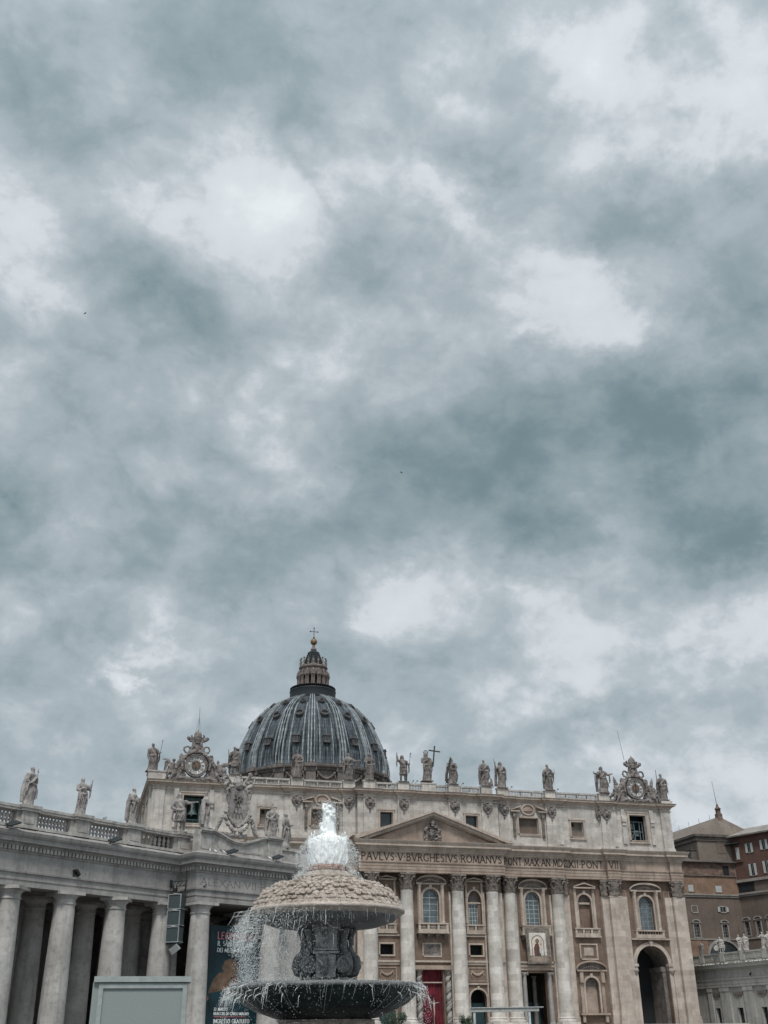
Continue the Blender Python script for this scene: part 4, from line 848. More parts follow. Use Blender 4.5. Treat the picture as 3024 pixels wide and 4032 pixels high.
MB().box(-57.6, -54.2, -.9, 3.4, 47.44, 48.9).box(-57.75, -54.05, -1.05, 3.5, 48.9, 49.15).box(-57.3, -56.6, 3.4, 40, 47.44, 48.7).build('pedestal', 'attic', bas); MB().box(54.4, 57.0, -.9, 2, 47.44, 48.1).build('pedestal', 'attic', bas)
# masks on the attic pilasters
mk_ = MB(); mk_.ball((0, -.2, 0), (.55, .4, .6), 10, 8); mk_.ball((0, -.45, -.05), (.3, .3, .34))
for s in (-1, 1): mk_.tube([(s*.3, -.15, .45), (s*.75, -.25, .55), (s*.8, -.2, .1), (s*.5, -.2, -.5), (s*.2, -.2, -.95)], [.2, .26, .24, .22, .12], 8)
mk_.ball((0, -.2, -1.1), (.22, .2, .3)); mk_.ball((0, -.15, -1.75), (.12, .12, .2)); mk_.box(-.8, .8, -.3, 0, .75, .95)
mk_me = fuse(mk_, .075, .09, 4., 2.).mesh('mask', 'statue', 'all')
for s in (-1, 1):
    for x, y in AX[:5]: inst('mask', mk_me, ato, (s*x, y-.42, 44.75), sc_=(1.1, 1.1, 1.05))
    for x in (39.0,): inst('mask', mk_me, ato, (s*x+(.0), -.2, 44.7), sc_=(.7, 1, 1.05))
# attic windows
for s in (-1, 1):
    def wf(h, y, t, m='trim', ears=True):
        f = MB(); x0, x1, z0, zs, zt = h; band(f, [(x0, z0), (x0, zt), (x1, zt), (x1, z0), (x0, z0)], t, y-.2, y+.02); band(f, [(x0, z0), (x0, zt), (x1, zt), (x1, z0), (x0, z0)], t*.4, y-.27, y-.19)
        if ears: f.box(x0-t-.15, x1+t+.15, y-.3, y-.01, zt+t, zt+t+.2).box(x0-t-.1, x1+t+.1, y-.32, y-.01, z0-t-.22, z0-t)
        return f.build('window_frame', m, ato)
    h = mir(aholes[0], s); o = wf(h, -1.0, .35); p = MB(); p.add([(h[0], -.15, h[2]), (h[1], -.15, h[2]), (h[1], -.15, h[3]), (h[0], -.15, h[3])], [(0, 1, 2, 3)]); p.build('pane', 'glassdark', o)
    h = mir(aholes[1], s); o = wf(h, 0, .4, ears=False); p = MB(); p.add([(h[0], .8, h[2]), (h[1], .8, h[2]), (h[1], .8, h[3]), (h[0], .8, h[3])], [(0, 1, 2, 3)]); p.build('blind', 'brownplaster', o)
    x = s*22.5; po = ped_tri(x, 4.2, 44.35, 46.25, 0, .9, .3, 'trim', 'entab', 'attic_pediment', ato, broken=.42)
    rg = MB(); A = [(x+1.25*math.cos(k*PI/12), 44.95+.95*math.sin(k*PI/12)) for k in range(25)]; band(rg, list(reversed(A)), -.3 if 0 else .3, -.35, 0); rg.build('oculus_ring', 'trim', po); ov = MB(); ov.xz(A[:-1], -.06, .0); ov.build('oculus', 'brownplaster', po)
    for q in (-1, 1):
        cn = MB(); cn.box(x+q*3.3-.35, x+q*3.3+.35, -.6, 0, 43.3, 44.35).box(x+q*3.3-.28, x+q*3.3+.28, -.4, 0, 39.2, 43.3); [cn.ball((x+q*3.3, -.45, 39.6+k*.42), (.22, .14, .2), 7, 5) for k in range(9)]; cn.build('console', 'capital', po)
    h = mir(aholes[2], s); o = wf(h, 0, .35); p = MB(); p.add([(h[0], .8, h[2]), (h[1], .8, h[2]), (h[1], .8, h[3]), (h[0], .8, h[3])], [(0, 1, 2, 3)]); p.build('blind', 'greywall', o); MB().box(h[0]+.5, h[0]+1.1, .7, .82, h[3]-.85, h[3]-.15).build('vent', 'voiddark', o)
    h = mir(aholes[3], s); o = wf(h, 0, .45); MB().box(h[0]-.5, h[1]+.5, 3.4, 3.5, 38, 46).build('painted_dark_interior', 'tealdark', ato)  # dark teal sheet, the belfry's inner shade put into its colour
    if s < 0:
        b = MB(); b.lathe([(0, 43.9), (.3, 43.85), (.5, 43.5), (.66, 42.6), (.82, 41.9), (1.1, 41.45), (1.15, 41.3), (1.0, 41.35)], s*48.3, 2.0, 24); b.tube([(s*48.3, 2.0, 43.8), (s*48.3, 2.0, 44.4)], .18, 8)
        b.build('bell', 'bell', ato, True)
        fr = MB(); fr.box(h[0], h[1], 1.8, 2.6, 44.1, 44.7); [fr.box(x_-.12, x_+.12, 1.2, 1.45, 39.5, 44.7) for x_ in (h[0]+.6, h[1]-.65)]; fr.box(h[0], h[1], 1.2, 1.3, 40.3, 40.4)
        for k in range(12): q = h[0]+.3+k*.3; fr.box(q, q+.05, 1.0, 1.05, 39.5, 40.35)
        fr.build('bell_frame', 'bell', ato)
    else:
        fr = MB(); [fr.box(x_-.08, x_+.08, 1.0, 1.25, 39.5, 43.6) for x_ in (h[0]+.35, h[0]+1.6, h[0]+2.9, h[1]-.35)]; fr.box(h[0]+.3, h[1]-.3, .98, 1.22, 41.4, 41.55).box(h[0]+.3, h[1]-.3, .98, 1.22, 43.5, 43.65)
        fr.seg((h[0]+.5, 39.5), (h[0]+1.5, 41.4), .12, .9, 1.0); fr.seg((h[0]+1.5, 39.5), (h[0]+.5, 41.4), .12, .88, .99); fr.build('window_frame', 'mutedframe', ato); MB().box(h[0]+.6, h[0]+1.5, 1.3, 1.35, 42, 43.2).box(h[0]+1.9, h[0]+2.7, 1.3, 1.35, 40.6, 41.8).build('pane', 'glassblue', o)
# balustrade with plinths
bp = [(4.1, 7.0, -1.0), (11.4, 14.3, -1.0), (15.5, 18.4, 0), (26.4, 29.3, 0), (39.2, 42.2, 0)]
runs = [(7.0, 11.4, -1.0), (18.4, 26.4, 0), (29.3, 39.2, 0)]
bl_me = {}
for s in (-1, 1):
    for a, b, y in bp: x0, x1 = sorted((s*a, s*b)); MB().box(x0+.2, x1-.2, y-.55, y+.55, 47.42, 48.95).box(x0+.1, x1-.1, y-.65, y+.65, 48.95, 49.2).build('pedestal', 'attic', bas)
MB().box(-1.5, 1.5, -1.6, -.4, 47.42, 49.0).box(-1.6, 1.6, -1.7, -.3, 49.0, 49.25).build('pedestal', 'attic', bas)
for x0, x1, y in [(s*a if s > 0 else -b, s*b if s > 0 else -a, y) for s in (-1, 1) for a, b, y in runs]+[(-4.1, -1.5, -1.0), (1.5, 4.1, -1.0)]:
    b = MB(); b.box(x0, x1, y-.35, y+.35, 47.42, 47.75).box(x0, x1, y-.38, y+.38, 48.6, 48.95); ng = max(1, round((x1-x0)/2.4)); gw = (x1-x0)/ng
    for i in range(ng):
        b.box(x0+gw*i, x0+gw*i+.3, y-.3, y+.3, 47.75, 48.6)
        for k in range(6): b.lathe([(.08, 47.75), (.13, 48.0), (.05, 48.35), (.09, 48.6)], x0+gw*i+.45+(gw-.6)*(k+.5)/6, y, 6)
    b.box(x1-.3, x1, y-.3, y+.3, 47.751, 48.599); b.build('balustrade', 'balustone', bas)
for s in (-1, 1):
    a, b = sorted((s*42.2, s*56.4)); MB().box(a, b, .0, 1.2, 47.42, 48.2).build('parapet', 'attic', bas)
# small equipment on the parapet
for x, y in ((-2.8, -1.0), (3.7, -.9), (7.4, -.9), (18.8, 0), (29.6, 0), (14.6, -.9), (-3.6, -.8), (57, 0)):
    mb = MB(); z = 49.0 if x < 50 else 47.5; mb.tube([(0, 0, 0), (.1, -.1, .35), (.3, -.3, .55)], .035, 5); mb.box(.2, .42, -.45, -.2, .48, .68); mb.xf(Matrix.Translation((x, y, z))); mb.build('spotlight', 'black', bas)
MB().box(-5.4, -4.8, 6, 6.6, 47.4, 51.6).build('chimney', 'greytrim', bas) if 0 else None
# --- body of the nave and the drum
MB().box(-19, 19, 26, 98, 3.5, 45).xz([(-19.2, 45), (19.2, 45), (0, 49.5)], 26, 98).build('nave', 'drumstone', bas)
MB().box(-45, 45, 98, 142, 3.5, 44).build('transept', 'drumstone', bas)
dome = MB().lathe([(25.2, 75.3), (24.4, 75.6), (24.35, 78), (24.1, 80), (23.6, 82), (22.9, 84), (22.2, 86), (21.4, 88), (20.35, 90.3), (19.0, 92.8), (17.3, 94.9), (15.3, 96.8), (13.1, 98.5), (10.5, 99.95), (8.6, 100.9), (7.2, 101.6)], 0, 119.4, 128).build('dome', 'leadpanel', bas, 'all')
dp_ = [(24.45, 75.5), (24.35, 78), (24.1, 80), (23.6, 82), (22.9, 84), (22.2, 86), (21.4, 88), (20.35, 90.3), (19.0, 92.8), (17.3, 94.9), (15.3, 96.8), (13.1, 98.5), (10.5, 99.95), (8.2, 101.1), (7.2, 101.6)]
rbs = []
for j, (wd, hh) in enumerate([(1.5, .35), (.36, 1.0)]):
    rb = MB(); rbs.append(rb)
    offs = [0] if j == 0 else [-.95, 0, .95]
    for of in offs:
        vs = []
        for i, (r, z) in enumerate(dp_):
            k = .38+.62*(r/24.4); a = dp_[max(i-1, 0)]; b = dp_[min(i+1, len(dp_)-1)]; d = Vector((b[0]-a[0], b[1]-a[1])).normalized(); nrm = Vector((d.y, -d.x))
            for sx_, q in ((-1, -.3), (-1, hh), (1, hh), (1, -.3)): vs.append((of*k+sx_*wd*k*(1 if j == 0 else .62)*(.8 if q > 0 else 1), -(r+nrm.x*q*k), z+nrm.y*q*k))
        n_ = len(dp_); rb.add(vs, [(i*4+q, i*4+(q+1) % 4, (i+1)*4+(q+1) % 4, (i+1)*4+q) for i in range(n_-1) for q in range(4)])
rb_me = rbs[1].mesh('rib', 'leadrib'); rf_me = rbs[0].mesh('rib_bed', 'leadpanel')
DOFF = R(-11.25-.8)
for i in range(16): inst('rib', rb_me, dome, (0, 119.4, 0), DOFF+i*PI/8); inst('rib_bed', rf_me, dome, (0, 119.4, 0), DOFF+i*PI/8)
def dormer(kind):
    mb = MB()
    if kind == 0:
        mb.box(-.75, .75, -1.1, .8, -1.0, 1.0).box(-1.0, 1.0, -1.25, .8, -1.25, -1.0); mb.xz([(-1.1, 1.0), (1.1, 1.0), (0, 1.6)], -1.3, .8).xz([(-1.25, .88), (1.25, .88), (1.25, 1.02), (-1.25, 1.02)], -1.35, .8); hl = [(-.42, -.5), (.42, -.5), (.42, .55), (-.42, .55)]; fy = -1.12
        for s in (-1, 1): mb.tube([(s*.95, -.9, -.9), (s*1.15, -.9, 0), (s*.95, -.9, .9)], .16, 6)
    else:
        R_ = (0, .8, .55)[kind]; pts = [(R_*1.25*math.cos(k*PI/9), R_*math.sin(k*PI/9)) for k in range(18)]; band(mb, [pts[-k % 18] for k in range(19)], .32, -.95, .9); hl = pts; fy = -.45
        mb.tube([(-R_*1.5, -.8, .1), (-R_*1.1, -.9, R_*1.2), (0, -.95, R_*1.55), (R_*1.1, -.9, R_*1.2), (R_*1.5, -.8, .1)], .22, 6); mb.tube([(-R_*1.3, -.6, -R_*.9), (0, -.75, -R_*1.5), (R_*1.3, -.6, -R_*.9)], .2, 6)
    h_ = MB(); h_.xz(hl, fy-.03, fy+.4); return mb.mesh('dormer', 'dormerstone'), h_.mesh('opening', 'dormerdark')
for k, (r, z, tl) in enumerate([(23.25, 83.0, .25), (19.5, 92.0, .6), (14.9, 97.1, .9)]):
    dm, ho = dormer(k)
    for i in range(16):
        a = DOFF+PI/16+i*PI/8; mx_ = Matrix.Translation((0, 119.4, 0)) @ Matrix.Rotation(a, 4, 'Z') @ Matrix.Translation((0, -r, z)) @ Matrix.Rotation(-tl if k else -.1, 4, 'X')
        o = bpy.data.objects.new('dormer', dm); col.objects.link(o); o.parent = dome; o.matrix_local = mx_ if k else mx_
        if i in (0, 1, 2, 13, 14, 15) or True: h2 = bpy.data.objects.new('dormer_opening', ho); col.objects.link(h2); h2.parent = dome; h2.matrix_local = mx_
# raised lead strips between ribs
st_ = MB()
for of in (-2.1, 2.1):
    vs = []
    for i, (r, z) in enumerate(dp_[:11]):
        k = .38+.62*(r/24.4)
        for sx_, q in ((-1, -.2), (-1, .16), (1, .16), (1, -.2)): vs.append((of*k+sx_*.14, -(r*math.cos(of*k/24)+q-.1), z))
    st_.add(vs, [(i*4+q, i*4+(q+1) % 4, (i+1)*4+(q+1) % 4, (i+1)*4+q) for i in range(10) for q in range(4)])
st_me = st_.mesh('lead_seam', 'leadrib')
for i in range(16): inst('lead_seam', st_me, dome, (0, 119.4, 0), DOFF+PI/16+i*PI/8)
drum = MB().lathe([(23.6, 44), (23.6, 74.3)], 0, 119.4, 64).build('drum', 'drumstone', bas)
MB().lathe([(23.6, 73.6), (24.3, 73.7), (24.5, 74.2), (25.2, 74.35), (25.45, 74.8), (25.45, 75.1), (25.0, 75.3), (23.6, 75.35)], 0, 119.4, 96).build('drum_cornice', 'drumstone', bas, True)
MB().lathe([(23.6, 66.5), (25.6, 66.6), (26.2, 67.3), (26.2, 67.7), (23.6, 68)], 0, 119.4, 96).build('drum_cornice', 'drumstone', bas)
bt = MB(); bt.box(-1.5, 1.5, -24.9, -23, 68, 74.2).box(-1.9, 1.9, -25.1, -23, 73.1, 74.3).box(-1.7, 1.7, -25.9, -23, 74.32, 75.32).box(-1.8, 1.8, -29.0, -23, 46, 66.5).lathe([(.75, 46), (.65, 65), (.95, 66.4)], -1, -28.6, 10).lathe([(.75, 46), (.65, 65), (.95, 66.4)], 1, -28.6, 10).box(-2.2, 2.2, -29.8, -23, 66.4, 67.6)
bt_me = bt.mesh('buttress', 'drumstone')
gl = MB()
for k in range(17): t = k/8-1; gl.ball((t*2.3, -23.95, 72.6+(t*t-1)*1.5), (.42-.12*abs(t), .35, .42-.12*abs(t)), 7, 5)
for s in (-1, 1): gl.ball((s*2.5, -23.9, 72.8), .5, 8, 6); gl.tube([(s*2.5, -23.9, 72.6), (s*2.9, -23.9, 71.2)], [.3, .15], 6)
gl_me = gl.mesh('garland', 'lantstone')
fin = MB(); fin.lathe([(.4, 75.3), (.6, 75.7), (.5, 76.2), (.25, 76.5), (.3, 76.8), (.1, 77.1)], 0, -24.9, 10); fin_me = fin.mesh('finial', 'drumstone', True)
for i in range(16):
    inst('buttress', bt_me, drum, (0, 119.4, 0), DOFF+i*PI/8); inst('garland', gl_me, drum, (0, 119.4, 0), DOFF+PI/16+i*PI/8); inst('finial', fin_me, drum, (0, 119.4, 0), DOFF+i*PI/8)
# --- lantern
lan = MB().lathe([(7.2, 101.5), (7.55, 101.7), (7.6, 104.3), (7.75, 104.5), (7.7, 104.75), (6.9, 104.8), (4.2, 104.85), (4.2, 105.4)], 0, 119.4, 64).build('lantern_gallery', 'darklead', bas, True)
gr = MB()
for i in range(72): a = 2*PI*i/72; gr.tube([(7.55*math.cos(a), 119.4+7.55*math.sin(a), 104.7), (7.55*math.cos(a), 119.4+7.55*math.sin(a), 105.6)], .04, 4)
gr.lathe([(7.5, 105.55), (7.62, 105.55), (7.62, 105.65), (7.5, 105.65)], 0, 119.4, 48); gr.build('railing', 'darklead', lan)
ln = MB().lathe([(3.4, 104.8), (3.4, 110.2)], 0, 119.4, 32).build('lantern', 'lanterndark', bas)
lc = MB(); lc.lathe([(.36, 104.85), (.34, 105.3), (.27, 105.5), (.24, 109.0), (.28, 109.1), (.38, 109.6)], -.36, -5.1, 10).lathe([(.36, 104.85), (.34, 105.3), (.27, 105.5), (.24, 109.0), (.28, 109.1), (.38, 109.6)], .36, -5.1, 10).box(-.22, .22, -4.9, -3.6, 105, 109.7).box(-.76, .76, -5.6, -3.5, 109.6, 110.3).box(-.66, .66, -5.45, -3.5, 110.3, 110.55)
lc.merge(MB().tube([(0, -5.0, 110.5), (0, -5.05, 111.1), (0, -4.6, 111.9)], [.35, .42, .2], 8)); lc_me = lc.mesh('lantern_buttress', 'lantstone', True)
lw = MB().xz([(-.42, 105.4), (.42, 105.4)]+list(reversed(arc(0, 108.2, .42, .5, 8))), -3.5, -3.35); lw_me = lw.mesh('lantern_window', 'voiddark')
cd = MB(); cd.lathe([(.34, 113.3), (.4, 113.6), (.2, 113.9), (.34, 114.5), (.3, 115.1), (.12, 115.4), (.26, 115.8), (.34, 116.1), (.1, 116.15)], 0, -4.35, 10); cd_me = cd.mesh('candelabrum', 'drumstone', True)
cs = MB(); cs.tube([(0, -3.3, 113.4), (0, -2.6, 114.6), (0, -1.7, 116.6), (0, -1.1, 118.4), (0, -.85, 119.3)], [.42, .36, .3, .24, .2], 6); [cs.ball((0, -3.35+.32*k, 114.1+k*.85), (.4-.04*k, .3, .35), 7, 5) for k in range(6)]; cs_me = cs.mesh('spire_rib', 'darklead')
for i in range(16):
    a = DOFF+i*PI/8; inst('lantern_buttress', lc_me, ln, (0, 119.4, 0), a); inst('lantern_window', lw_me, ln, (0, 119.4, 0), a+PI/16); inst('candelabrum', cd_me, ln, (0, 119.4, 0), a); inst('spire_rib', cs_me, ln, (0, 119.4, 0), a)
MB().lathe([(4.3, 110.2), (4.5, 110.9), (4.35, 111.0), (4.3, 112.4), (4.75, 112.6), (4.85, 113.0), (4.6, 113.3), (3.2, 113.4), (3.1, 113.9), (2.5, 114.7), (1.7, 116.4), (1.05, 118.2), (.75, 119.2), (1.0, 119.6), (.9, 120.1), (.55, 120.4), (.5, 121.1)], 0, 119.4, 40).build('lantern_spire', 'lantstone', ln, True).data.materials[0] = M['lantstone']
MB().lathe([(3.15, 113.6), (2.55, 114.8), (1.75, 116.5), (1.1, 118.3), (.8, 119.3)], 0, 119.4, 32).build('spire_cone', 'darklead', ln, True)
MB().ball((0, 119.4, 122.5), 1.16, 28, 20).build('gilded_ball', 'gold', bas, 'all')
cx = MB(); cx.tube([(0, 119.4, 123.9), (0, 119.4, 127.5)], .1, 8).tube([(-1.25, 119.4, 126.2), (1.25, 119.4, 126.2)], .1, 8); [cx.ball(p, .24, 8, 6) for p in ((0, 119.4, 127.55), (-1.3, 119.4, 126.2), (1.3, 119.4, 126.2))]; cx.ball((0, 119.4, 124.0), (.35, .35, .3)); cx.build('cross', 'black', bas)

# ================================================================== CLOCKS
def clock(x, left):
    t = thing('tower_clock', 'round clock in a carved frame above the hanging bell, left end of the church' if left else 'round clock with upright dark hands in a carved frame, right end of the church', 'clock', (x, -.3, 47.4))
    zc = 3.1; R0 = 1.8
    def disc(r, y0, y1, n=40): return [(r*math.cos(2*PI*k/n), zc+r*math.sin(2*PI*k/n)) for k in range(n)], y0, y1
    m = MB(); m.xz(*disc(R0, -.4, .5)); m.build('dial', 'dialface', t)
    rg = MB(); c = [(R0*math.cos(-2*PI*k/48), zc+R0*math.sin(-2*PI*k/48)) for k in range(49)]; band(rg, c, .38, -.62, .55); band(rg, [(p[0]*1.18, zc+(p[1]-zc)*1.18) for p in c], .16, -.72, .3); band(rg, [(p[0]*.985, zc+(p[1]-zc)*.985) for p in c], .06, -.68, -.39); rg.build('rim', 'statue', t)
    k_ = MB(); k_.xz(*disc(.95, -.46, -.39)); k_.build('dial_centre', 'dialcore', t); k_ = MB(); k_.xz(*disc(.42, -.5, -.45)); k_.build('dial_boss', 'bronzedial', t)
    nm = MB()
    for q, s in enumerate(['XII', 'I', 'II', 'III', 'IIII', 'V', 'VI', 'VII', 'VIII', 'IX', 'X', 'XI']):
        a = PI/2-q*PI/6; one = MB(); text(one, s, 0, 0, .52, -.445, -.41, wt=.12, gap=.14, serif=False); xs = [p[0] for p in one.v]; w_ = max(xs)-min(xs)
        one.xf(Matrix.Translation((1.38*math.cos(a), 0, zc+1.38*math.sin(a))) @ Matrix.Rotation(-(a-PI/2), 4, 'Y') @ Matrix.Translation((-w_/2-min(xs), 0, -.26))); nm.merge(one)
    k2 = [(1.03*math.cos(-2*PI*k/40), zc+1.03*math.sin(-2*PI*k/40)) for k in range(41)]; band(nm, k2, .05, -.43, -.41); nm.build('numerals', 'black', t)
    for ang, ln_, w_ in (((2.35, 1.5, .09), (-1.75, .7, .12)) if left else ((PI/2, 1.5, .17), (-PI/2, 1.35, .17))):
        hd = MB(); hd.seg((0, zc), (ln_*math.cos(ang), zc+ln_*math.sin(ang)), w_, -.57, -.53); hd.build('hand', 'black', t)
    fr = MB()
    hd_ = [(2.5*math.cos(PI*1.12-k*PI*1.24/20), zc+2.5*math.sin(PI*1.12-k*PI*1.24/20)) for k in range(21)]; band(fr, hd_, .42, -.7, .5)
    fr.xz([(-3.9, .5), (-3.1, 2.2), (-2.7, 4.2), (-1.8, 5.6), (-.9, 6.3), (-1.2, 5.2), (-2.2, 4.2), (-2.35, 2.2), (-1.7, .9)], -.15, .25).xz([(3.9, .5), (3.1, 2.2), (2.7, 4.2), (1.8, 5.6), (.9, 6.3), (1.2, 5.2), (2.2, 4.2), (2.35, 2.2), (1.7, .9)], -.15, .25)
    fr.xz([(-.7, 5.6), (.7, 5.6), (.5, 6.8), (.9, 7.8), (-.9, 7.8), (-.5, 6.8)], -.2, .2)
    fr.box(-3.4, 3.4, -.5, .6, -.1, .85).box(-4.4, -3.2, -.4, .5, -.1, .5).box(3.2, 4.4, -.4, .5, -.1, .5)
    for s in (-1, 1):
        sp = [(s*(4.6-.2*k), 0, .5+.5*k) if k < 4 else (s*(3.9-.28*(k-4)), 0, 2.6+.52*(k-4)) for k in range(10)]
        fr.tube(sp, [.55, .6, .5, .42, .4, .42, .45, .42, .36, .3], 8, 1.)
        for k in range(7): a = R(12+k*13); fr.ball((s*(2.85*math.cos(a)), -.35, zc+2.85*math.sin(a)), (.36, .4, .36), 7, 5)
        # open scrolls above the dial and the crossed keys
        for (cx_, cz, r_) in ((1.95, 6.35, .62), (2.6, 2.2, .5)):
            fr.tube([(s*(cx_+r_*math.cos(k*PI/6)), 0, cz+r_*math.sin(k*PI/6)) for k in range(13)], .2, 7)
        fr.tube([(s*1.3, -.1, 6.0), (s*.9, -.1, 6.8), (s*.75, 0, 7.6)], [.35, .3, .35], 8); fr.tube([(0, -.1, 6.6), (s*1.0, -.2, 7.9), (s*1.7, -.2, 8.8)], [.2, .16, .16], 7)
        fr.ball((s*1.85, -.2, 8.55), (.4, .3, .4)); fr.ball((s*1.35, -.1, 8.15), (.4, .3, .3)); fr.tube([(s*.6, 0, 8.0), (s*1.3, 0, 9.2), (s*1.0, 0, 9.4)], [.2, .25, .1], 7)
        fr.tube([(s*2.3, 0, 4.9), (s*3.0, 0, 5.2), (s*3.4, 0, 4.6)], [.25, .32, .15], 7)
        for k in range(6): fr.ball((s*(.5+.55*k), -.55, .45+.12*math.sin(k*2.2)), (.3, .22, .2), 7, 5)
    for k in range(5): a = R(60+15*k); fr.ball((2.85*math.cos(a), -.5, zc+2.85*math.sin(a)), (.3, .3, .24), 7, 5)
    fr.ball((0, -.4, 6.35), (.45, .4, .6)); fr.tube([(0, 0, 6.5), (0, 0, 7.4)], [.5, .45], 10)
    fuse(fr, .12, .16, 2.6, x).build('carved_frame', 'statue', t, 'all')
    ti = MB(); ti.lathe([(.62, 7.6), (.78, 8.3), (.8, 8.35), (.74, 8.45), (.82, 8.9), (.84, 8.95), (.76, 9.05), (.78, 9.45), (.6, 9.8), (.35, 10.05), (.1, 10.15)], n=16); ti.ball((0, 0, 10.3), .14, 8, 6); ti.build('tiara', 'statue', t, True)
    rd = MB(); z1 = 15.2 if left else 16.2; rx = .15 if left else -1.5; rd.tube([(rx, .5, 9.6), (rx-.1 if left else rx-.9, .5, z1)], [.05, .03], 5)
    if left: [rd.tube([(rx+q, .5, 9.6), (rx-.06, .5, 13)], .02, 4) for q in (-.7, .6)]
    rd.build('lightning_rod', 'black', t)
clock(-48.45, True); clock(48.5, False)
def angel(x, s, label, wing_up, h=4.2):
    t = thing('angel_statue', label, 'statue', (x, -.2, 48.2), 0, 'angels leaning on the clocks'); mb = MB()
    # s=+1: the clock lies to the right of the angel
    mb.tube([(s*.1, 0, .5), (-s*.25, -.1, 1.3), (-s*.15, -.1, 2.1), (s*.05, 0, 2.7)], [.75, .62, .58, .5], 12, .8)
    mb.tube([(s*.05, 0, 2.7), (s*.15, 0, 3.0)], [.3, .16], 8); mb.ball((s*.22, -.05, 3.25), (.26, .3, .34), 10, 8); mb.ball((s*.18, .05, 3.35), (.3, .3, .28))
    mb.tube([(0, -.2, .7), (-s*.7, -.6, .8), (-s*1.0, -.65, .0), (-s*1.25, -.7, -.7)], [.45, .38, .26, .16], 9); mb.tube([(0, -.1, .6), (s*.3, -.6, .5), (-s*.3, -.75, -.2), (-s*.6, -.8, -.8)], [.42, .36, .25, .16], 9)
    mb.tube([(s*.4, 0, 2.5), (s*1.1, -.2, 2.2), (s*1.8, -.2, 2.5)], [.24, .19, .12], 8); mb.tube([(-s*.35, 0, 2.5), (-s*.85, -.3, 1.9), (-s*.4, -.5, 1.5)], [.24, .18, .12], 8)
    mb.tube([(s*.2, .2, -.7), (s*.6, .2, .4), (s*1.2, .1, 1.4), (s*1.6, .1, 2.3)], [.5, .6, .5, .3], 9, .7)
    for k in range(7): mb.ball((-s*(1.6-.5*k), -.3, -.55+.12*math.sin(k*2)), (.36, .3, .32), 7, 5)
    mb.tube([(-s*.3, .2, 1.8), (-s*1.0, .2, .9), (-s*1.6, .1, .3), (-s*2.3, 0, .2)], [.5, .5, .35, .12], 9, .6)
    body = fuse(mb, .085, .13, 2.6, x); body.build('figure', 'statue', t, 'all')
    w_ = MB()
    if wing_up == 'out':
        w_.tube([(-s*.2, .2, 2.3), (-s*1.0, .2, 2.8), (-s*1.9, .2, 3.0), (-s*3.1, .2, 3.5)], [.35, .5, .42, .1], 8, .7); [w_.tube([(-s*(.6+.4*k), .45, 2.6+.14*k), (-s*(1.1+.45*k), .5, 1.9+.25*k)], [.2, .07], 6, .5) for k in range(5)]
    elif wing_up == 'low':
        w_.tube([(-s*.3, .4, 2.5), (-s*.9, .45, 3.3), (-s*1.3, .4, 3.5), (-s*2.1, .3, 3.45)], [.32, .4, .32, .1], 8, .5); [w_.tube([(-s*(.8+.2*k), .45, 3.1), (-s*(1.3+.1*k), .5, 1.6-.2*k)], [.22, .1], 6, .5) for k in range(4)]
    else:
        w_.tube([(s*.1, .3, 2.0), (s*.1, .3, 3.2), (-s*.1, .3, 4.1), (-s*.35, .3, 4.9)], [.4, .55, .45, .1], 8, .7); [w_.tube([(s*.05, .45, 2.6+.4*k), (-s*.5, .5, 2.1+.5*k)], [.2, .07], 6, .5) for k in range(5)]
    w_.build('wing', 'statue', t, True)
angel(-53.0, 1, 'winged stone angel with a folded wing, left of the left clock', 'low'); angel(-43.9, -1, 'stone angel with one wing stretched out flat, right of the left clock', 'out')
angel(44.1, 1, 'winged stone angel holding up a narrow wing, left of the right clock', 'up'); angel(53.0, -1, 'seated stone angel with a tall wing behind, right of the right clock', 'up')
# ================================================================== STATUES ON THE CHURCH FRONT
H_ = 5.75; ZS = 49.2; gp = 'statues along the top of the church front'
statue('saint_statue', 'stone saint holding a halberd, leftmost figure on the church roofline', gp, (-57.0, .6, 49.15), .1, 5.7, L_='down', R_='staff', seed=1, flare=.02, cloak=1, extra=ex_staff(1, .42, -.3, .05, axe=True))
statue('saint_statue', 'stone saint gripping a long staff, between the left clock and the dome', gp, (-40.7, 0, ZS), 0, H_, L_='staff', R_='down', seed=2, short=True, cloak=2, extra=ex_staff(-1, .2, -.6, .03, r=.010))
statue('saint_statue', 'stone saint carrying a small cross, standing before the left side of the dome', gp, (-27.85, -.2, ZS), 0, H_, L_='staff', R_='hip', seed=3, beard=True, extra=ex_cross(-1, False))
statue('saint_statue', 'stone saint with a slanting staff, before the right part of the dome', gp, (-16.95, -.2, ZS), 0, H_, L_='hip', R_='out', seed=4, extra=ex_staff(1, .10, -.25, .14))
statue('saint_statue', 'stone saint with a book, before the right edge of the dome', gp, (-12.81, -1.0, ZS), 0, H_, L_='chest', R_='hip', seed=5, cloak=1, extra=ex_book(-1))
statue('saint_statue', 'bare legged saint raising one hand and holding a banner staff, right of the dome', gp, (-5.55, -1.0, ZS), 0, H_, L_='high', R_='staff', seed=6, short=True, cloak=1, hair='long', extra=ex_staff(1, .42, -.2, .04, ban=True))
def ex_christ(t, h, e, mt):
    ex_cross(1, True, 'greendark')(t, h, e, mt)
    r = MB(); r.tube([(.075*h*math.cos(k*PI/10), .03*h, .99*h+.075*h*math.sin(k*PI/10)) for k in range(21)], .012*h, 6); [r.tube([(0, .03*h, .99*h), (.07*h*math.cos(a), .03*h, .99*h+.07*h*math.sin(a))], .008*h, 5) for a in (0, PI/2, PI)]; r.build('halo', 'greendark', t)
statue('saint_statue', 'central robed figure with a halo and a large dark cross', gp, (-.3, -1.0, 49.6), 0, 6.2, L_='chest', R_='fwd', seed=7, hair='long', cloak=1, extra=ex_christ)
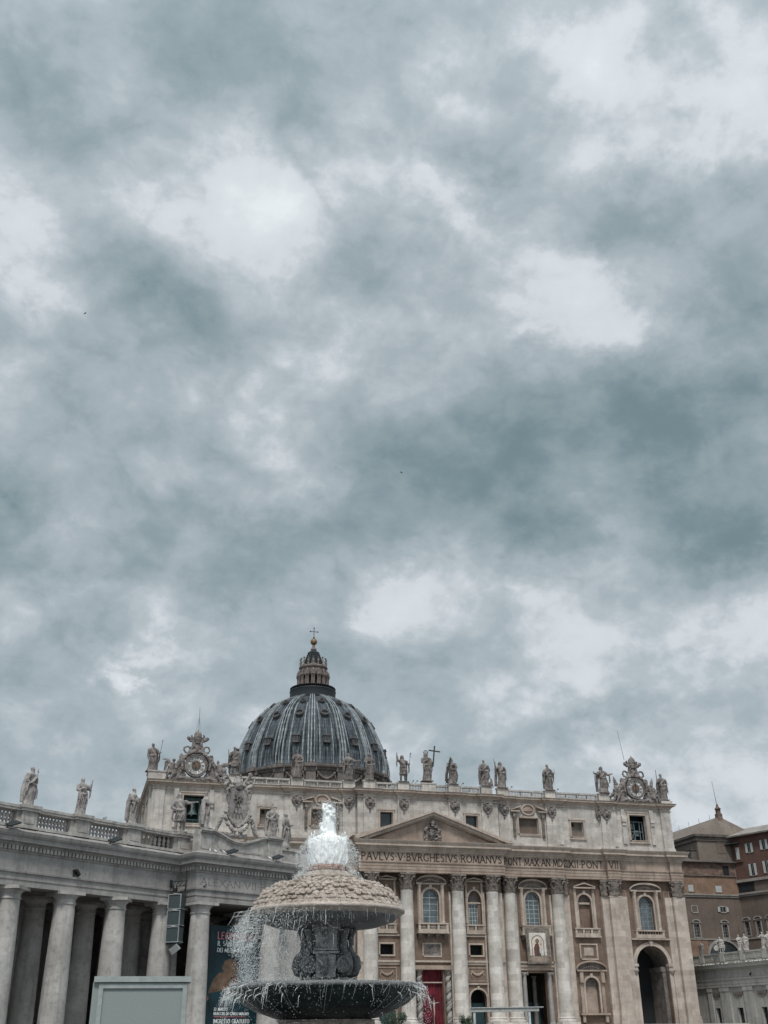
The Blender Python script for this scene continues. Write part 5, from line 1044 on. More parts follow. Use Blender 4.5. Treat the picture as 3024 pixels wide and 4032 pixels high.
statue('saint_statue', 'stone saint with a dark slanting beam behind the shoulder, right of the large cross', gp, (5.35, -1.0, ZS), 0, H_, L_='chest', R_='chest', seed=8, flare=.03, cloak=2, hair='long', extra=ex_saltire)
statue('saint_statue', 'stone evangelist with an eagle at the feet, fourth figure left of the right clock', gp, (12.7, -1.0, ZS), 0, H_, L_='hip', R_='hip', seed=9, beard=False, extra=lambda t, h, e, mt: fuse(MB().ball((.24*h, 0, .1*h), (.09*h, .07*h, .09*h)).tube([(.2*h, 0, .06*h), (.27*h, 0, .2*h), (.26*h, 0, .3*h)], [.06*h, .045*h, .015*h], 7).tube([(.1*h, .02*h, .05*h), (.25*h, .03*h, .05*h), (.33*h, 0, .03*h)], [.06*h, .06*h, .02*h], 7), .07, .05, 4).build('eagle', mt, t, 'all'))
statue('saint_statue', 'stone saint holding a spear upright, third figure left of the right clock', gp, (16.85, -.1, ZS), 0, H_, L_='up', R_='hip', seed=10, hair='long', cloak=0, flare=.03, extra=ex_staff(-1, .1, -.25, .045, spear=True))
statue('saint_statue', 'stone saint lifting a knife, standing alone on the right balustrade', gp, (27.9, -.1, ZS), 0, H_, L_='hip', R_='fwd', seed=11, short=False, extra=ex_knife(1), turn=.3)
statue('saint_statue', 'broad stone saint resting a sword, just left of the right clock', gp, (40.9, -.1, ZS), 0, 6.0, L_='out', R_='out', seed=12, hair='long', cloak=2, flare=.04, extra=ex_sword(-1))
statue('saint_statue', 'stone saint with a raised staff at the right corner of the church front', gp, (55.6, 0, 48.3), -.1, 6.0, L_='staff', R_='hip', seed=13, extra=ex_staff(-1, .45, -.1, .0, r=.010))
# ================================================================== TAPESTRY ON THE RIGHT LOGGIA
tp = thing('tapestry', 'framed cloth banner with a haloed bearded figure and child, hung from the right loggia', 'banner', (22.3, -.75, 14.5))
def quadp(nm, mt, pts, y, par=tp, t=.02): return MB().xz(pts, y-t, y).build(nm, mt, par)
quadp('cloth', 'tapestry', [(-2.6, 7.15), (2.7, 7.1), (2.75, .2), (-2.35, .1)], -.12, t=.06)
bd = MB()
for k in range(30): bd.ball((-2.25+.01*(k % 2), -.2, .6+k*.21), (.14, .04, .07), 6, 4); bd.ball((2.35, -.2, .6+k*.21), (.14, .04, .07), 6, 4)
for k in range(22): bd.ball((-2.2+k*.21, -.2, 6.6+.1*(k % 2)), (.08, .04, .14), 6, 4); bd.ball((-1.6+k*.16, -.2, .5+.12*(k % 2)), (.08, .04, .05), 6, 4)
bd.build('border', 'capital', tp); quadp('picture', 'tapwhite', [(-1.85, 5.85), (1.75, 5.85), (1.8, 1.6), (-1.75, 1.6)], -.19)
quadp('bottom_band', 'entab', [(-1.6, 1.45), (1.7, 1.45), (1.7, .4), (-1.55, .4)], -.185)
ar = MB(); band(ar, arc(-.05, 3.9, 1.25, 1.35, 14), .16, -.225, -.2); ar.box(-1.4, -1.25, -.225, -.2, 1.6, 3.9).box(1.15, 1.3, -.225, -.2, 1.6, 3.9); ar.build('arch', 'ochreplaster', tp)
quadp('robe', 'robe', [(-.9, 1.6), (-.95, 3.0), (-.6, 3.75), (-.1, 3.95), (.2, 3.6), (.25, 1.6)], -.235); quadp('cloak', 'darkcloth', [(-.35, 1.6), (-.2, 3.0), (.35, 3.2), (.5, 1.6)], -.245)
quadp('halo', 'gold', [(-.15+.42*math.cos(k*PI/8), 4.3+.42*math.sin(k*PI/8)) for k in range(16)], -.235); quadp('head', 'skin', [(-.15+.22*math.cos(k*PI/6), 4.28+.28*math.sin(k*PI/6)) for k in range(12)], -.255); quadp('beard', 'robe', [(-.33, 4.25), (-.15, 3.9), (.03, 4.25)], -.265); quadp('hair', 'robe', [(-.38, 4.3), (-.3, 4.62), (-.15, 4.68), (0, 4.62), (.08, 4.3), (-.15, 4.52)], -.266)
quadp('child', 'robelight', [(.25, 1.9), (.2, 2.9), (.45, 3.5), (.75, 3.5), (.9, 2.9), (.7, 2.4), (.8, 1.8), (.5, 2.2)], -.25); quadp('child_head', 'skin', [(.6+.18*math.cos(k*PI/6), 3.72+.22*math.sin(k*PI/6)) for k in range(12)], -.26)

# ================================================================== LEFT COLONNADE (local x along the front, -y towards the square)
cA = R(36.5); cl = thing('colonnade', 'grey stone colonnade with plain columns, toothed cornice and balustrade, at the left', 'colonnade', (-60.4, -101.6, 0), cA)
def tuscan(mb, r, z1, z0=.25, cap=.82, n=26):
    mb.lathe([(r*1.36, z0), (r*1.36, z0+.35), (r*1.3, z0+.45), (r*1.12, z0+.6), (r*1.07, z0+.65), (r, z0+1.0), (r*.995, z0+3.5), (r*.96, z0+6.5), (r*.90, z0+9.5), (r*.835, z1-cap-.35), (r*.83, z1-cap-.25), (r*.90, z1-cap-.2), (r*.91, z1-cap-.1), (r*.84, z1-cap-.05), (r*.84, z1-cap+.22), (r*.88, z1-cap+.25), (r*.9, z1-cap+.33), (r*1.08, z1-.3), (r*1.1, z1-.27)], n=n)
    mb.box(-r*1.15, r*1.15, -r*1.15, r*1.15, z1-.27, z1); return mb
tu_me = tuscan(MB(), 1.10, 13.55).mesh('column', 'greycol', True)
fx = [-.08-5.67*i for i in range(8)]
for x in fx:
    inst('column', tu_me, cl, (x, 0, 0), .15*x)
for row, (dx, y) in enumerate([(.95, 5.0), (1.9, 10.0), (2.8, 15.0)]):
    for i, x in enumerate(fx[:7 if row < 2 else 5]): inst('column', tu_me, cl, (x+dx-(.5 if row == 0 else 0), y, 0), .2*x+row)
XR = 3.0
CP = [(-46, -.78), (XR, -.78)]
eo = MB().sweep(CP, [(-1.5, 13.55), (0, 13.55), (0, 14.05), (.06, 14.07), (.06, 14.55), (.2, 14.62), (.22, 14.78), (.04, 14.82), (.04, 16.2), (.12, 16.24), (.14, 16.4), (.14, 16.78), (-1.5, 16.78)]).build('entablature', 'greytrim', cl)
MB().sweep(CP, [(-1.5, 16.785), (.28, 16.785), (.35, 16.98), (.72, 17.03), (.76, 17.4), (.84, 17.42), (.95, 17.6), (1.02, 17.85), (.95, 17.9), (.2, 18.2), (-1.5, 18.25)]).build('cornice', 'greytrim', eo)
dn = MB(); n = int((46+XR)/.39)
for i in range(n): x = -46+.39*(i+.5); dn.box(x-.12, x+.12, -1.12, -.9, 16.42, 16.77)
dn.build('dentils', 'balustone', eo)
MB().box(-46, XR, .7, 19, 13.56, 14.0).build('ceiling', 'drumstone', cl); MB().box(-46, XR, -.5, 19, 14.1, 18.2).build('roof', 'greytrim', cl)
MB().box(-50, 12, -2.5, 21, 0.004, .25).build('base_steps', 'paleconc', cl)
for y in (5, 10, 15): MB().box(-46, XR, y-.6, y+.6, 13.3, 13.57).build('lintel', 'greytrim', cl)
MB().box(-46, 8, 19.2, 20, .2, 17).build('added_rear_wall', 'drumstone', cl)  # added wall, hides the lit outside so the gaps between columns stay dark
bal = MB(); bal.lathe([(.2, 18.5), (.2, 18.6), (.1, 18.66), (.13, 18.75), (.2, 18.85), (.17, 19.0), (.12, 19.03), (.15, 19.08), (.215, 19.2), (.19, 19.35), (.10, 19.55), (.075, 19.6), (.14, 19.66), (.14, 19.7)], n=12)
bal.v = [(x*.82, y*.82, z) for x, y, z in bal.v]; bal_me = bal.mesh('baluster', 'balustone', True)
pedx = [-5.25-5.67*i for i in range(6)]
pedx = [1.1, -5.25, -11.3, -16.95, -22.6, -28.3, -34]
for i, x in enumerate(pedx):
    pe = MB().box(x-.82, x+.82, -1.2, .35, 18.25, 18.5).box(x-.74, x+.74, -1.12, .3, 18.5, 19.72).box(x-.92, x+.92, -1.3, .4, 19.72, 19.95).box(x-1.0, x+1.0, -1.38, .45, 19.95, 20.22).build('pedestal', 'balustone', cl)
    fr = MB(); band(fr, [(x-.5, 18.7), (x-.5, 19.55), (x+.5, 19.55), (x+.5, 18.7), (x-.5, 18.7)], .05, -1.15, -1.1); fr.build('panel', 'greytrim', pe)
    if i+1 < len(pedx):
        a = pedx[i+1]+.74; b = x-.74; bo = MB().box(a, b, -1.05, .25, 18.25, 18.5).box(a, b, -1.1, .3, 19.7, 19.9).box(a, b, -1.16, .36, 19.9, 20.12).build('balustrade', 'balustone', cl)
        split_build(MB().box(a, a+.3, -.85, .0, 18.5, 19.7).box(b-.42, b, -.85, .0, 18.5, 19.7), 'end_pier', 'balustone', bo)
        if i < 4:
            k = 9 if i else 7
            for j in range(k): inst('baluster', bal_me, bo, (a+.42+(b-a-.95)*(j+.5)/k, -.42, 0))
def Lc(x, y, z): q = Matrix.Rotation(cA, 4, 'Z') @ Vector((x, y, z)); return (q.x-60.4, q.y-101.6, q.z)
gs = 'statues standing on the left colonnade'
statue('saint_statue', 'stone monk holding an upright crucifix, leftmost statue on the colonnade', gs, Lc(-16.9, -.45, 20.22), cA+.5, 3.55, L_='hip', R_='chest', seed=21, turn=.5, flare=.03, cloak=0, lean=.04, hair='short', extra=ex_cross(1, False, 'statue'))
statue('saint_statue', 'stone saint with one hand lifted, second statue from the left', gs, Lc(-11.3, -.45, 20.22), cA-.1, 3.5, L_='chest', R_='up', seed=22, beard=False, cloak=1, turn=-.1)
statue('saint_statue', 'draped stone saint bent over a book beside the church corner, third statue from the left', gs, Lc(-5.3, -.45, 20.22), cA+.6, 3.55, L_='book', R_='out', seed=23, turn=.6, flare=.04, cloak=0, lean=.05, extra=ex_book(-1))
statue('saint_statue', 'stone soldier saint in a short tunic pointing to the right, in front of the bell', gs, Lc(.55, -.6, 20.22), cA-.5, 3.95, L_='hip', R_='point', seed=24, short=True, cloak=1, beard=True, hair='long', turn=.3)
# ---- end pavilion
pA = R(28.5); pv = thing('colonnade_pavilion', 'projecting end pavilion of the colonnade with a curved parapet and shallow inscription', 'pavilion', (-57.65, -103.8, 0), pA)
for x, y in ((1.22, .75), (9.95, .75), (1.22, 6), (9.95, 6), (1.22, 11), (9.95, 11)): inst('column', tu_me, pv, (x, y, 0))
MB().box(11.45, 13.75, 1.2, 3.4, .25, 13.6).box(11.3, 13.9, 1.05, 3.5, 13.0, 13.45).build('pier', 'greycol', pv)
PP = [(0, 5), (0, 0), (11.0, 0), (11.0, 1.2), (16.5, 1.2)]
eo = MB().sweep(PP, [(-1.5, 13.6), (0, 13.6), (0, 14.1), (.06, 14.12), (.06, 14.6), (.2, 14.68), (.22, 14.82), (.04, 14.86), (.04, 16.2), (.12, 16.25), (.14, 16.42), (.14, 16.8), (-1.5, 16.8)]).build('entablature', 'greytrim', pv)
MB().sweep(PP, [(-1.5, 16.805), (.28, 16.805), (.35, 17.0), (.72, 17.05), (.76, 17.42), (.84, 17.45), (.95, 17.65), (1.02, 17.92), (.95, 17.97), (.2, 18.2), (-1.5, 18.25)]).build('cornice', 'greytrim', eo)
dn = MB(); dentils(dn, PP, .14, .36, 16.46, 16.79, .39, .24); dn.build('dentils', 'balustone', eo)
MB().box(.2, 16.4, 1.4, 20, 13.9, 18.15).build('roof', 'greytrim', pv); MB().box(.1, 16.3, 1.5, 20, 13.61, 13.9).build('ceiling', 'drumstone', pv)
MB().box(-1, 16, 17, 17.8, .2, 17).build('added_rear_wall', 'drumstone', pv); MB().box(14.0, 16.4, 2.0, 17, .2, 13.6).build('side_wall', 'greycol', pv)  # added wall closing the back, as behind the colonnade
MB().box(-1.5, 17, -2, 17, .006, .26).build('base_steps', 'paleconc', pv)
it = MB(); text(it, 'ALEXAN·VII·P·', .5, 15.13, .62, -.052, -.03, width=8.25, wt=.09, gap=.22); it.build('inscription', 'carvedletter', pv)
# curved parapet
def ptop(s):
    if s < 1.85: return 20.05
    if s > 8.3: return 20.15
    t = (s-1.85)/(8.3-1.85); return 20.05-.55*math.sin(PI*min(1, t*1.05))**1.2*(1.0)+.0*t-(.22 if t > .3 else .22*t/.3)*math.sin(PI*t)
Sx = [0.1+.2*k for k in range(53)]
pb = MB(); pb.xz([(s, 18.2) for s in (0.1, 10.5)]+[(s, ptop(s)) for s in reversed(Sx)], .12, 1.0); pb.box(0, 1.85, 0, 1.05, 18.2, 20.1).box(8.6, 10.5, 0, 1.05, 18.2, 20.15); po = pb.build('parapet', 'balustone', pv)
cp = MB()
for k in range(len(Sx)-1):
    a, b = Sx[k], Sx[k+1]; f = -.16 if (a < 1.9 or a > 8.4) else 0
    for d0, d1, o in ((0, .16, .1), (.16, .32, .24)): cp.xz([(a-.001, ptop(a)+d0), (b, ptop(b)+d0), (b, ptop(b)+d1), (a-.001, ptop(a)+d1)], f-o+.05, 1.1)
cp.build('coping', 'balustone', po)
fr = MB(); [band(fr, [(x-.62, 18.55), (x-.62, 19.85), (x+.62, 19.85), (x+.62, 18.55), (x-.62, 18.55)], .06, -.05, .01) for x in (.95, 9.55)]; fr.box(2.6, 7.9, .07, .13, 18.55, 18.7).build('panel', 'greytrim', po)
MB().box(11.2, 13.6, 1.0, 2.2, 18.2, 19.5).box(11.0, 13.8, .85, 2.4, 19.5, 19.8).build('pedestal', 'balustone', pv)
MB().box(13.6, 16.4, 1.3, 2.0, 18.2, 19.4).build('parapet', 'balustone', pv)
MB().box(-3, 1, 3.5, 4.2, 18.2, 20.1).build('parapet', 'drumstone', pv)
def Lp(x, y, z): q = Matrix.Rotation(pA, 4, 'Z') @ Vector((x, y, z)); return (q.x-57.65, q.y-103.8, q.z)
statue('saint_statue', 'robed stone saint seen from the side with head bowed, right of the bell', gs, Lp(.85, .5, 20.42), pA+1.1, 3.75, L_='chest', R_='book', seed=25, turn=-1.5, flare=.05, cloak=2, lean=-.02)
statue('saint_statue', 'stone bishop in a mitre holding an open book, right of the star shield', gs, Lp(9.4, .5, 20.47), pA-.1, 3.4, L_='hip', R_='book', seed=26, hat='mitre', cloak=2, turn=.5, extra=ex_book(1))
statue('saint_statue', 'stone saint stretching an arm to the right, just left of the fountain jet', gs, Lp(12.1, 1.5, 19.8), pA+.6, 3.75, L_='hip', R_='out', seed=27, beard=False, cloak=1, flare=.03, turn=.5)
# coat of arms above the parapet
ca = thing('coat_of_arms', 'large carved shield with a star above six hills, garlands and keys', 'coat of arms', Lp(4.75, .5, 19.6), pA)
sh = MB(); sh.xz([(-1.3, 5.1), (-1.35, 4.4), (-1.1, 3.6), (-1.05, 2.8), (-.7, 2.1), (0, 1.6), (.75, 2.0), (1.25, 2.8), (1.4, 3.9), (1.3, 5.0), (.6, 5.3), (0, 5.1), (-.7, 5.35)], -.15, .1); sh.build('shield', 'statuemid', ca)
rm = MB()
for s in (-1, 1):
    rm.tube([(s*1.2, -.22, 2.9), (s*1.28, -.25, 3.7), (s*1.42, -.25, 4.5), (s*1.5, -.25, 5.0), (s*1.3, -.25, 5.25), (s*1.1, -.22, 5.1), (s*1.12, -.2, 4.85)], [.06, .09, .12, .14, .14, .12, .07], 7)
    rm.tube([(s*.1, -.1, 1.45), (s*.55, -.25, 1.75), (s*1.1, -.3, 2.2), (s*1.4, -.3, 2.75), (s*1.7, -.25, 2.85), (s*1.62, -.2, 2.6)], [.14, .2, .16, .15, .13, .08], 8)
    for k in range(13): t = k/12; rm.ball((s*(.25+1.45*t+.08*math.sin(k)), -.25, 1.0+.08*math.sin(k*2)+1.35*t*t), (.15, .16, .14), 7, 5)
    rm.tube([(s*1.75, -.1, 2.5), (s*2.0, -.1, 1.7), (s*2.5, 0, .95), (s*2.9, 0, .8)], [.13, .16, .16, .1], 8)
    for k in range(7): rm.ball((s*(1.95+.1*k), -.2, 2.4-.24*k), (.15, .14, .15), 7, 5)
    rm.tube([(s*.25, .2, 5.2), (s*1.0, .2, 6.2), (s*1.6, .2, 6.9)], .10, 7); rm.ball((s*1.65, .2, 7.0), (.28, .16, .28), 8, 6); rm.tube([(s*.8, .1, 5.5), (s*1.6, .1, 5.7), (s*1.9, .1, 6.1), (s*1.5, .1, 6.4)], [.14, .2, .18, .1], 8)
rm.tube([(0, .1, 5.3), (0, .05, 5.7), (0, .05, 6.1), (0, .1, 6.5), (0, .1, 6.7)], [.4, .52, .45, .3, .1], 12); rm.tube([(-1.5, .2, .8), (-.5, -.1, .6), (.5, -.1, .6), (1.5, .2, .8)], [.15, .22, .22, .15], 8)
for k in range(12): rm.ball((-1.6+3.2*k/11, .0, 5.6+.25*math.sin(k*1.9)), (.22, .22, .2), 7, 5)
fuse(rm, .06, .07, 4.8, 3).build('scrollwork', 'statuemid', ca, 'all')
sr = MB()
for k in range(8): a = k*PI/4+.2; sr.xz([(.14*math.cos(a-.8), 4.35+.14*math.sin(a-.8)), (.6*math.cos(a), 4.35+.6*math.sin(a)), (.14*math.cos(a+.8), 4.35+.14*math.sin(a+.8))], -.3, -.14)
sr.build('star', 'statue', ca)
hl = MB()
for (hx, hz) in ((-.42, 2.4), (0, 2.35), (.42, 2.4), (-.2, 3.0), (.22, 3.0), (0, 3.5)):
    A = [(hx-.21, hz)]+arc(hx, hz+.3, .21, .25, 8)+[(hx+.21, hz)]; 
    for i in range(len(A)-1): hl.seg(A[i], A[i+1], .06, -.21, -.14)
hl.build('hills', 'statue', ca)
# ---- poster hung in the pavilion opening
ps = thing('exhibition_poster', 'tall dark teal exhibition poster with pink and white lettering, half hidden by the fountain spray', 'poster', Lp(6.9, 2.5, 3.0), pA)
def pq(nm, mt, pts, y): return MB().xz(pts, y-.012, y).build(nm, mt, ps)
pq('sheet', 'posterteal', [(-3.2, -1.5), (3.4, -1.5), (3.4, 8.85), (-3.05, 8.85)], 0)
pq('picture', 'posterochre', [(-3.15, 2.0), (-2.9, 3.0), (-2.5, 3.9), (-1.9, 4.5), (-1.2, 4.7), (-.8, 4.3), (-.2, 4.0), (.6, 3.4), (.9, 2.9), (.1, 2.75), (-1.0, 2.9), (-2.2, 2.8), (-2.7, 2.3)], -.02)
pq('picture', 'posterochre', [(-.5+1.0*math.cos(k*PI/7)*(1+.12*math.sin(k*3)), 5.0+.85*math.sin(k*PI/7)) for k in range(14)], -.03)
pq('picture', 'robe', [(-.2, 4.4), (.5, 4.2), (.9, 3.0), (.4, 2.8), (-.1, 3.6)], -.04)
pq('picture', 'posterteal', [(-3.0, 2.7), (-1.2, 3.0), (.6, 2.6), (1.6, 1.2), (-2.6, 1.2)], -.045)
tx = MB(); text(tx, 'LEONARDO', -2.2, 7.62, .62, -.04, -.015, width=4.5, wt=.14); tx.build('title', 'posterpink', ps)
for s_, z_, h_, w_ in (('IL SAN GIROLAMO', 7.0, .42, 4.6), ('DEI MUSEI VATICANI', 6.42, .36, 4.6), ('22 MARZO', 1.2, .26, 1.6), ('BRACCIO DI CARLO MAGNO', .82, .25, 4.2), ('INGRESSO GRATUITO', .1, .36, 4.3)): 
    ww = lambda q: sum(G[c][0]+.2 for c in q)-.2
    k_ = w_/ww(s_); x_ = -2.2
    for wd_ in s_.split(' '):
        tx = MB(); text(tx, wd_, x_, z_, h_, -.075, -.05, width=ww(wd_)*k_, wt=.17); tx.build('lettering', 'posterwhite', ps); x_ += (ww(wd_)+.2+.58)*k_
MB().box(-2.2, 1.6, -.07, -.05, .66, .69).build('rule', 'posterpink', ps)
# ---- things fixed to the colonnade
sp = thing('loudspeaker_column', 'three stacked loudspeaker boxes in a pale frame hanging on the colonnade', 'loudspeaker', Lc(-.25, -2.0, 9.9), R(-32))
for k in range(3):
    x0 = -.78; z0 = .08+k*1.46; bx = MB().box(x0, x0+1.3, 0, 1.0, z0, z0+1.3).build('speaker_box', 'speakergrille', sp)
    f = MB(); band(f, [(x0+.04, z0+.03), (x0+.04, z0+1.27), (x0+1.26, z0+1.27), (x0+1.26, z0+.03), (x0+.04, z0+.03)], .075, -.06, .02); f.box(x0+1.29, x0+1.33, .05, 1.02, z0-.02, z0+.05); f.build('frame', 'speakerframe', bx); MB().box(x0+.5, x0+.95, -.08, .3, z0+1.3, z0+1.42).build('clamp', 'greybox', bx)
rg = MB(); rg.tube([(.45, .9, 4.4), (.45, 1.0, 8.2)], .05, 6).box(-.9, .75, .6, .7, 5.1, 5.18).box(-.9, .75, .6, .7, 5.55, 5.63).box(-.9, -.84, .2, .7, 5.0, 5.7); [rg.seg((-.9+.4*k, 5.15), (-.5+.4*k, 5.58), .05, .62, .68) for k in range(4)]; rg.box(-.85, .75, .2, .3, -.12, .02); rg.tube([(-.6, .3, 0), (-.1, .3, -.7), (.3, .3, 0)], .03, 5); rg.build('bracket', 'darklead', sp)
MB().tube([(-.35, .3, 4.55), (-.3, .3, 4.9), (-.35, .3, 5.2)], [.22, .24, .12], 8).build('hoist', 'black', sp)
lb = MB().box(-.42, .42, -.25, .25, -.3, .3).xf(Matrix.Translation((.2, .1, -.55)) @ Matrix.Rotation(-.6, 4, 'Y') @ Matrix.Rotation(.3, 4, 'X')); lb.build('lamp_housing', 'speakerframe', sp)
gl_ = 'floodlights on the ledge of the colonnade'
def flood(loc, rz, label, s=1):
    t = thing('floodlight', label, 'floodlight', loc, rz, gl_)
    MB().box(-.55, .55, -.38, .38, -.05, .06).xf(Matrix.Translation((.25, -.15, .42)) @ Matrix.Rotation(-.38, 4, 'Y') @ Matrix.Rotation(.35, 4, 'X')).build('lamp_head', 'darklead', t); MB().tube([(-.25, 0, 0), (-.1, -.05, .25), (.15, -.1, .38)], .05, 6).box(-.35, -.15, -.1, .1, 0, .06).build('bracket', 'black', t)
flood(Lc(-19.1, -1.55, 17.95), cA, 'dark tilted floodlight on the colonnade ledge, at the left edge'); flood(Lc(-8.2, -1.55, 17.95), cA, 'dark tilted floodlight on the ledge below the third statue from the left')
flood(Lp(3.2, -.7, 18.0), pA, 'dark tilted floodlight on the pavilion ledge under the star shield'); flood(Lp(8.95, -.7, 18.0), pA, 'dark tilted floodlight on the pavilion ledge under the bishop statue')
t = thing('security_camera', 'small black camera on the ledge above the second column', 'camera', Lc(-11.4, -1.0, 14.82), cA+.2); MB().box(-.3, .3, -.15, .15, -.12, .12).xf(Matrix.Translation((.15, -.1, .35)) @ Matrix.Rotation(.7, 4, 'Y')).build('housing', 'black', t); MB().tube([(-.1, .1, 0), (-.08, .05, .45)], .08, 6).box(-.2, .05, -.05, .15, .4, .6).build('bracket', 'black', t)
t = thing('security_camera', 'tiny camera on a stand on the balustrade rail between two statues', 'camera', Lc(-8.3, -.4, 20.12), cA); MB().tube([(0, 0, 0), (0, 0, .25)], .03, 5).build('bracket', 'black', t); MB().box(-.1, .22, -.1, .1, .22, .4).xf(Matrix.Rotation(-.4, 4, 'Y')).box(.5, .62, -.06, .06, 0, .2).build('housing', 'greybox', t)
def bird(loc, rz, label, mt, fly=False, s=.4, grp=None):
    t = thing('bird', label, 'bird', loc, rz, grp); mb = MB()
    mb.tube([(-.5*s, 0, .28*s if not fly else 0), (-.25*s, 0, .32*s if not fly else 0), (.05*s, 0, .42*s if not fly else 0), (.3*s, 0, .6*s if not fly else .03*s), (.4*s, 0, .75*s if not fly else .04*s)], [.03*s, .13*s, .2*s, .13*s, .09*s], 9); mb.ball((.43*s, 0, .82*s if not fly else .05*s), .11*s, 8, 6); mb.tube([(.5*s, 0, .82*s if not fly else .05*s), (.64*s, 0, .79*s if not fly else .04*s)], [.04*s, .01*s], 5)
    if fly:
        for q in (-1, 1): mb.add([(.15*s, q*.1*s, .03*s), (.25*s, q*.6*s, .25*s), (-.05*s, q*1.15*s, .12*s), (-.15*s, q*.6*s, .2*s), (-.15*s, q*.1*s, .0)], [(0, 1, 3, 4), (1, 2, 3)])
    else: mb.tube([(.0, .05*s, .3*s), (.02*s, .05*s, 0)], .02*s, 4).tube([(.0, -.05*s, .3*s), (.02*s, -.05*s, 0)], .02*s, 4)
    mb.build('body', mt, t, True)
bird(Lp(.9, -.15, 14.84), pA, 'dark pigeon on the ledge at the left end of the inscription', 'birdgrey', s=.42); bird(Lp(8.5, -.15, 14.84), pA+2.8, 'dark pigeon on the ledge right of the inscription', 'birdgrey', s=.4)
for x, lb_ in ((1.0, 'white gull on the pavilion ledge, leftmost of the gulls'), (1.7, 'white gull on the pavilion ledge, second of the gulls from the left'), (2.75, 'white gull on the pavilion ledge just left of a floodlight'), (8.55, 'white gull on the pavilion ledge, rightmost of the gulls')): bird(Lp(x, -.55, 18.12), pA+x, lb_, 'birdwhite', s=.42, grp='gulls on the pavilion ledge')
bird((-74.49, -120.55, 67.69), .6, 'tiny dark bird flying high in the left half of the sky', 'birdgrey', True, .24); bird((-33.54, -95.67, 68.29), 2.4, 'tiny dark bird flying in the middle of the sky', 'birdgrey', True, .3)
# ================================================================== GREY CABINET
kb = thing('metal_cabinet', 'pale grey-green metal cabinet with a framed back, in front of the colonnade', 'cabinet', (-67.46, -165.39, 0), R(-4))
MB().box(-.28, 3.3, .04, 1.3, .0, 3.72).build('body', 'panelgrey', kb); f = MB(); band(f, [(.12, .3), (.12, 3.5), (3.12, 3.5), (3.12, .3), (.12, .3)], .17, -.03, .06); f.build('frame', 'panelframe', kb); MB().box(-.25, 3.42, -.1, 1.4, 3.72, 3.92).box(1.48, 1.5, -.12, 0, 3.72, 3.925).build('top_cap', 'panelframe', kb)
# ================================================================== RIGHT CORRIDOR WING
kA = math.atan2(-.9826, .1856); kw = thing('corridor_wing', 'low grey wing with pilasters, dark tall windows and statues on top, right of the church', 'building', (63.79, 5.93, 0), kA)
# local x runs towards the square, outer face towards -y ... towards the piazza
WH = [(1.75, 3.1, 2.5, 6.5, 6.5), (8.15, 9.7, 2.5, 6.45, 6.45), (14.9, 16.4, 2.5, 6.4, 6.4), (21.6, 23.1, 2.5, 6.4, 6.4)]
wb = MB(); xs = [-6, 5.6, 12.4, 19.2, 30]
for i in range(4): wall(wb, xs[i], xs[i+1], 0, 10.4, 0, [WH[i]], .7)
wb.build('wall', 'paleconc', kw)
for h in WH:
    glazed(kw, h, .6, 'glassdark', 'darklead', 2, 4); f = MB(); band(f, [(h[0], h[2]), (h[0], h[4]), (h[1], h[4]), (h[1], h[2]), (h[0], h[2])], .22, -.12, .01); f.build('window_frame', 'paleconc', kw)
    c = MB(); c.box(h[0]-.7, h[1]+.5, -.2, 0, 8.9, 9.4); c.xz(arc((h[0]+h[1])/2-.1, 8.95, 1.1, -.55, 8, PI, 0), -.15, 0); c.build('swag', 'drumstone', kw)
pl = MB()
for a in (.1, 3.9, 5.3, 10.7, 12.0, 17.4, 18.8, 24.4): pl.box(a, a+1.25, -.35, 0, 0, 9.6).box(a-.1, a+1.35, -.45, 0, 9.6, 10.35)
split_build(pl, 'pilaster', 'paleconc', kw)
KP = [(-6, -.5), (30, -.5)]
MB().sweep(KP, [(-.5, 10.4), (0, 10.4), (0, 10.9), (.06, 10.9), (.06, 11.6), (.2, 11.7), (.2, 12.05), (0, 12.1), (0, 13.6), (.25, 13.7), (.3, 13.95), (.95, 14.0), (.98, 14.3), (1.25, 14.75), (-.5, 14.8)]).build('entablature', 'paleconc', kw)
MB().box(-6, 30, 0, 9, 10.5, 15.1).box(-5.8, 29.8, .3, 9, 15.1, 15.3).build('roof', 'greytrim', kw)
pp = MB(); pp.box(-6, 30, -.35, .35, 14.8, 15.3).box(-6, 30, -.3, .3, 15.45, 16.7).box(-6, 30, -.45, .45, 16.7, 17.0); [pp.box(a-.65, a+.65, -.5, .5, 15.3, 17.05) for a in (-.2, 6.0, 12.0, 18.2, 24.4)]; [pp.box(a, a+.5, -.36, .36, 15.46, 16.6) for a in (2.6, 9, 15, 21)]; [pp.box(a, b, -.34, .34, 15.75+.4*k, 15.85+.4*k) for a, b in ((.6, 2.5), (3.2, 5.2), (6.8, 8.9), (9.6, 11.2), (12.8, 14.9), (15.6, 17.4)) for k in range(2)]
pp.build('parapet', 'paleconc', kw)
rt = MB(); rnd = random.Random(3); [rt.ball((.4*k+rnd.uniform(-.1, .1), -1.2-rnd.random()*.3, 14.83), (.16, .12, .13), 6, 4) for k in range(70) if rnd.random() < .6]; rt.build('gutter_stones', 'whitepaint', kw)
def Lk(x, y, z): q = Matrix.Rotation(kA, 4, 'Z') @ Vector((x, y, z)); return (q.x+63.79, q.y+5.93, q.z)
gk = 'pale statues on the low wing at the right'; fz_ = -.6
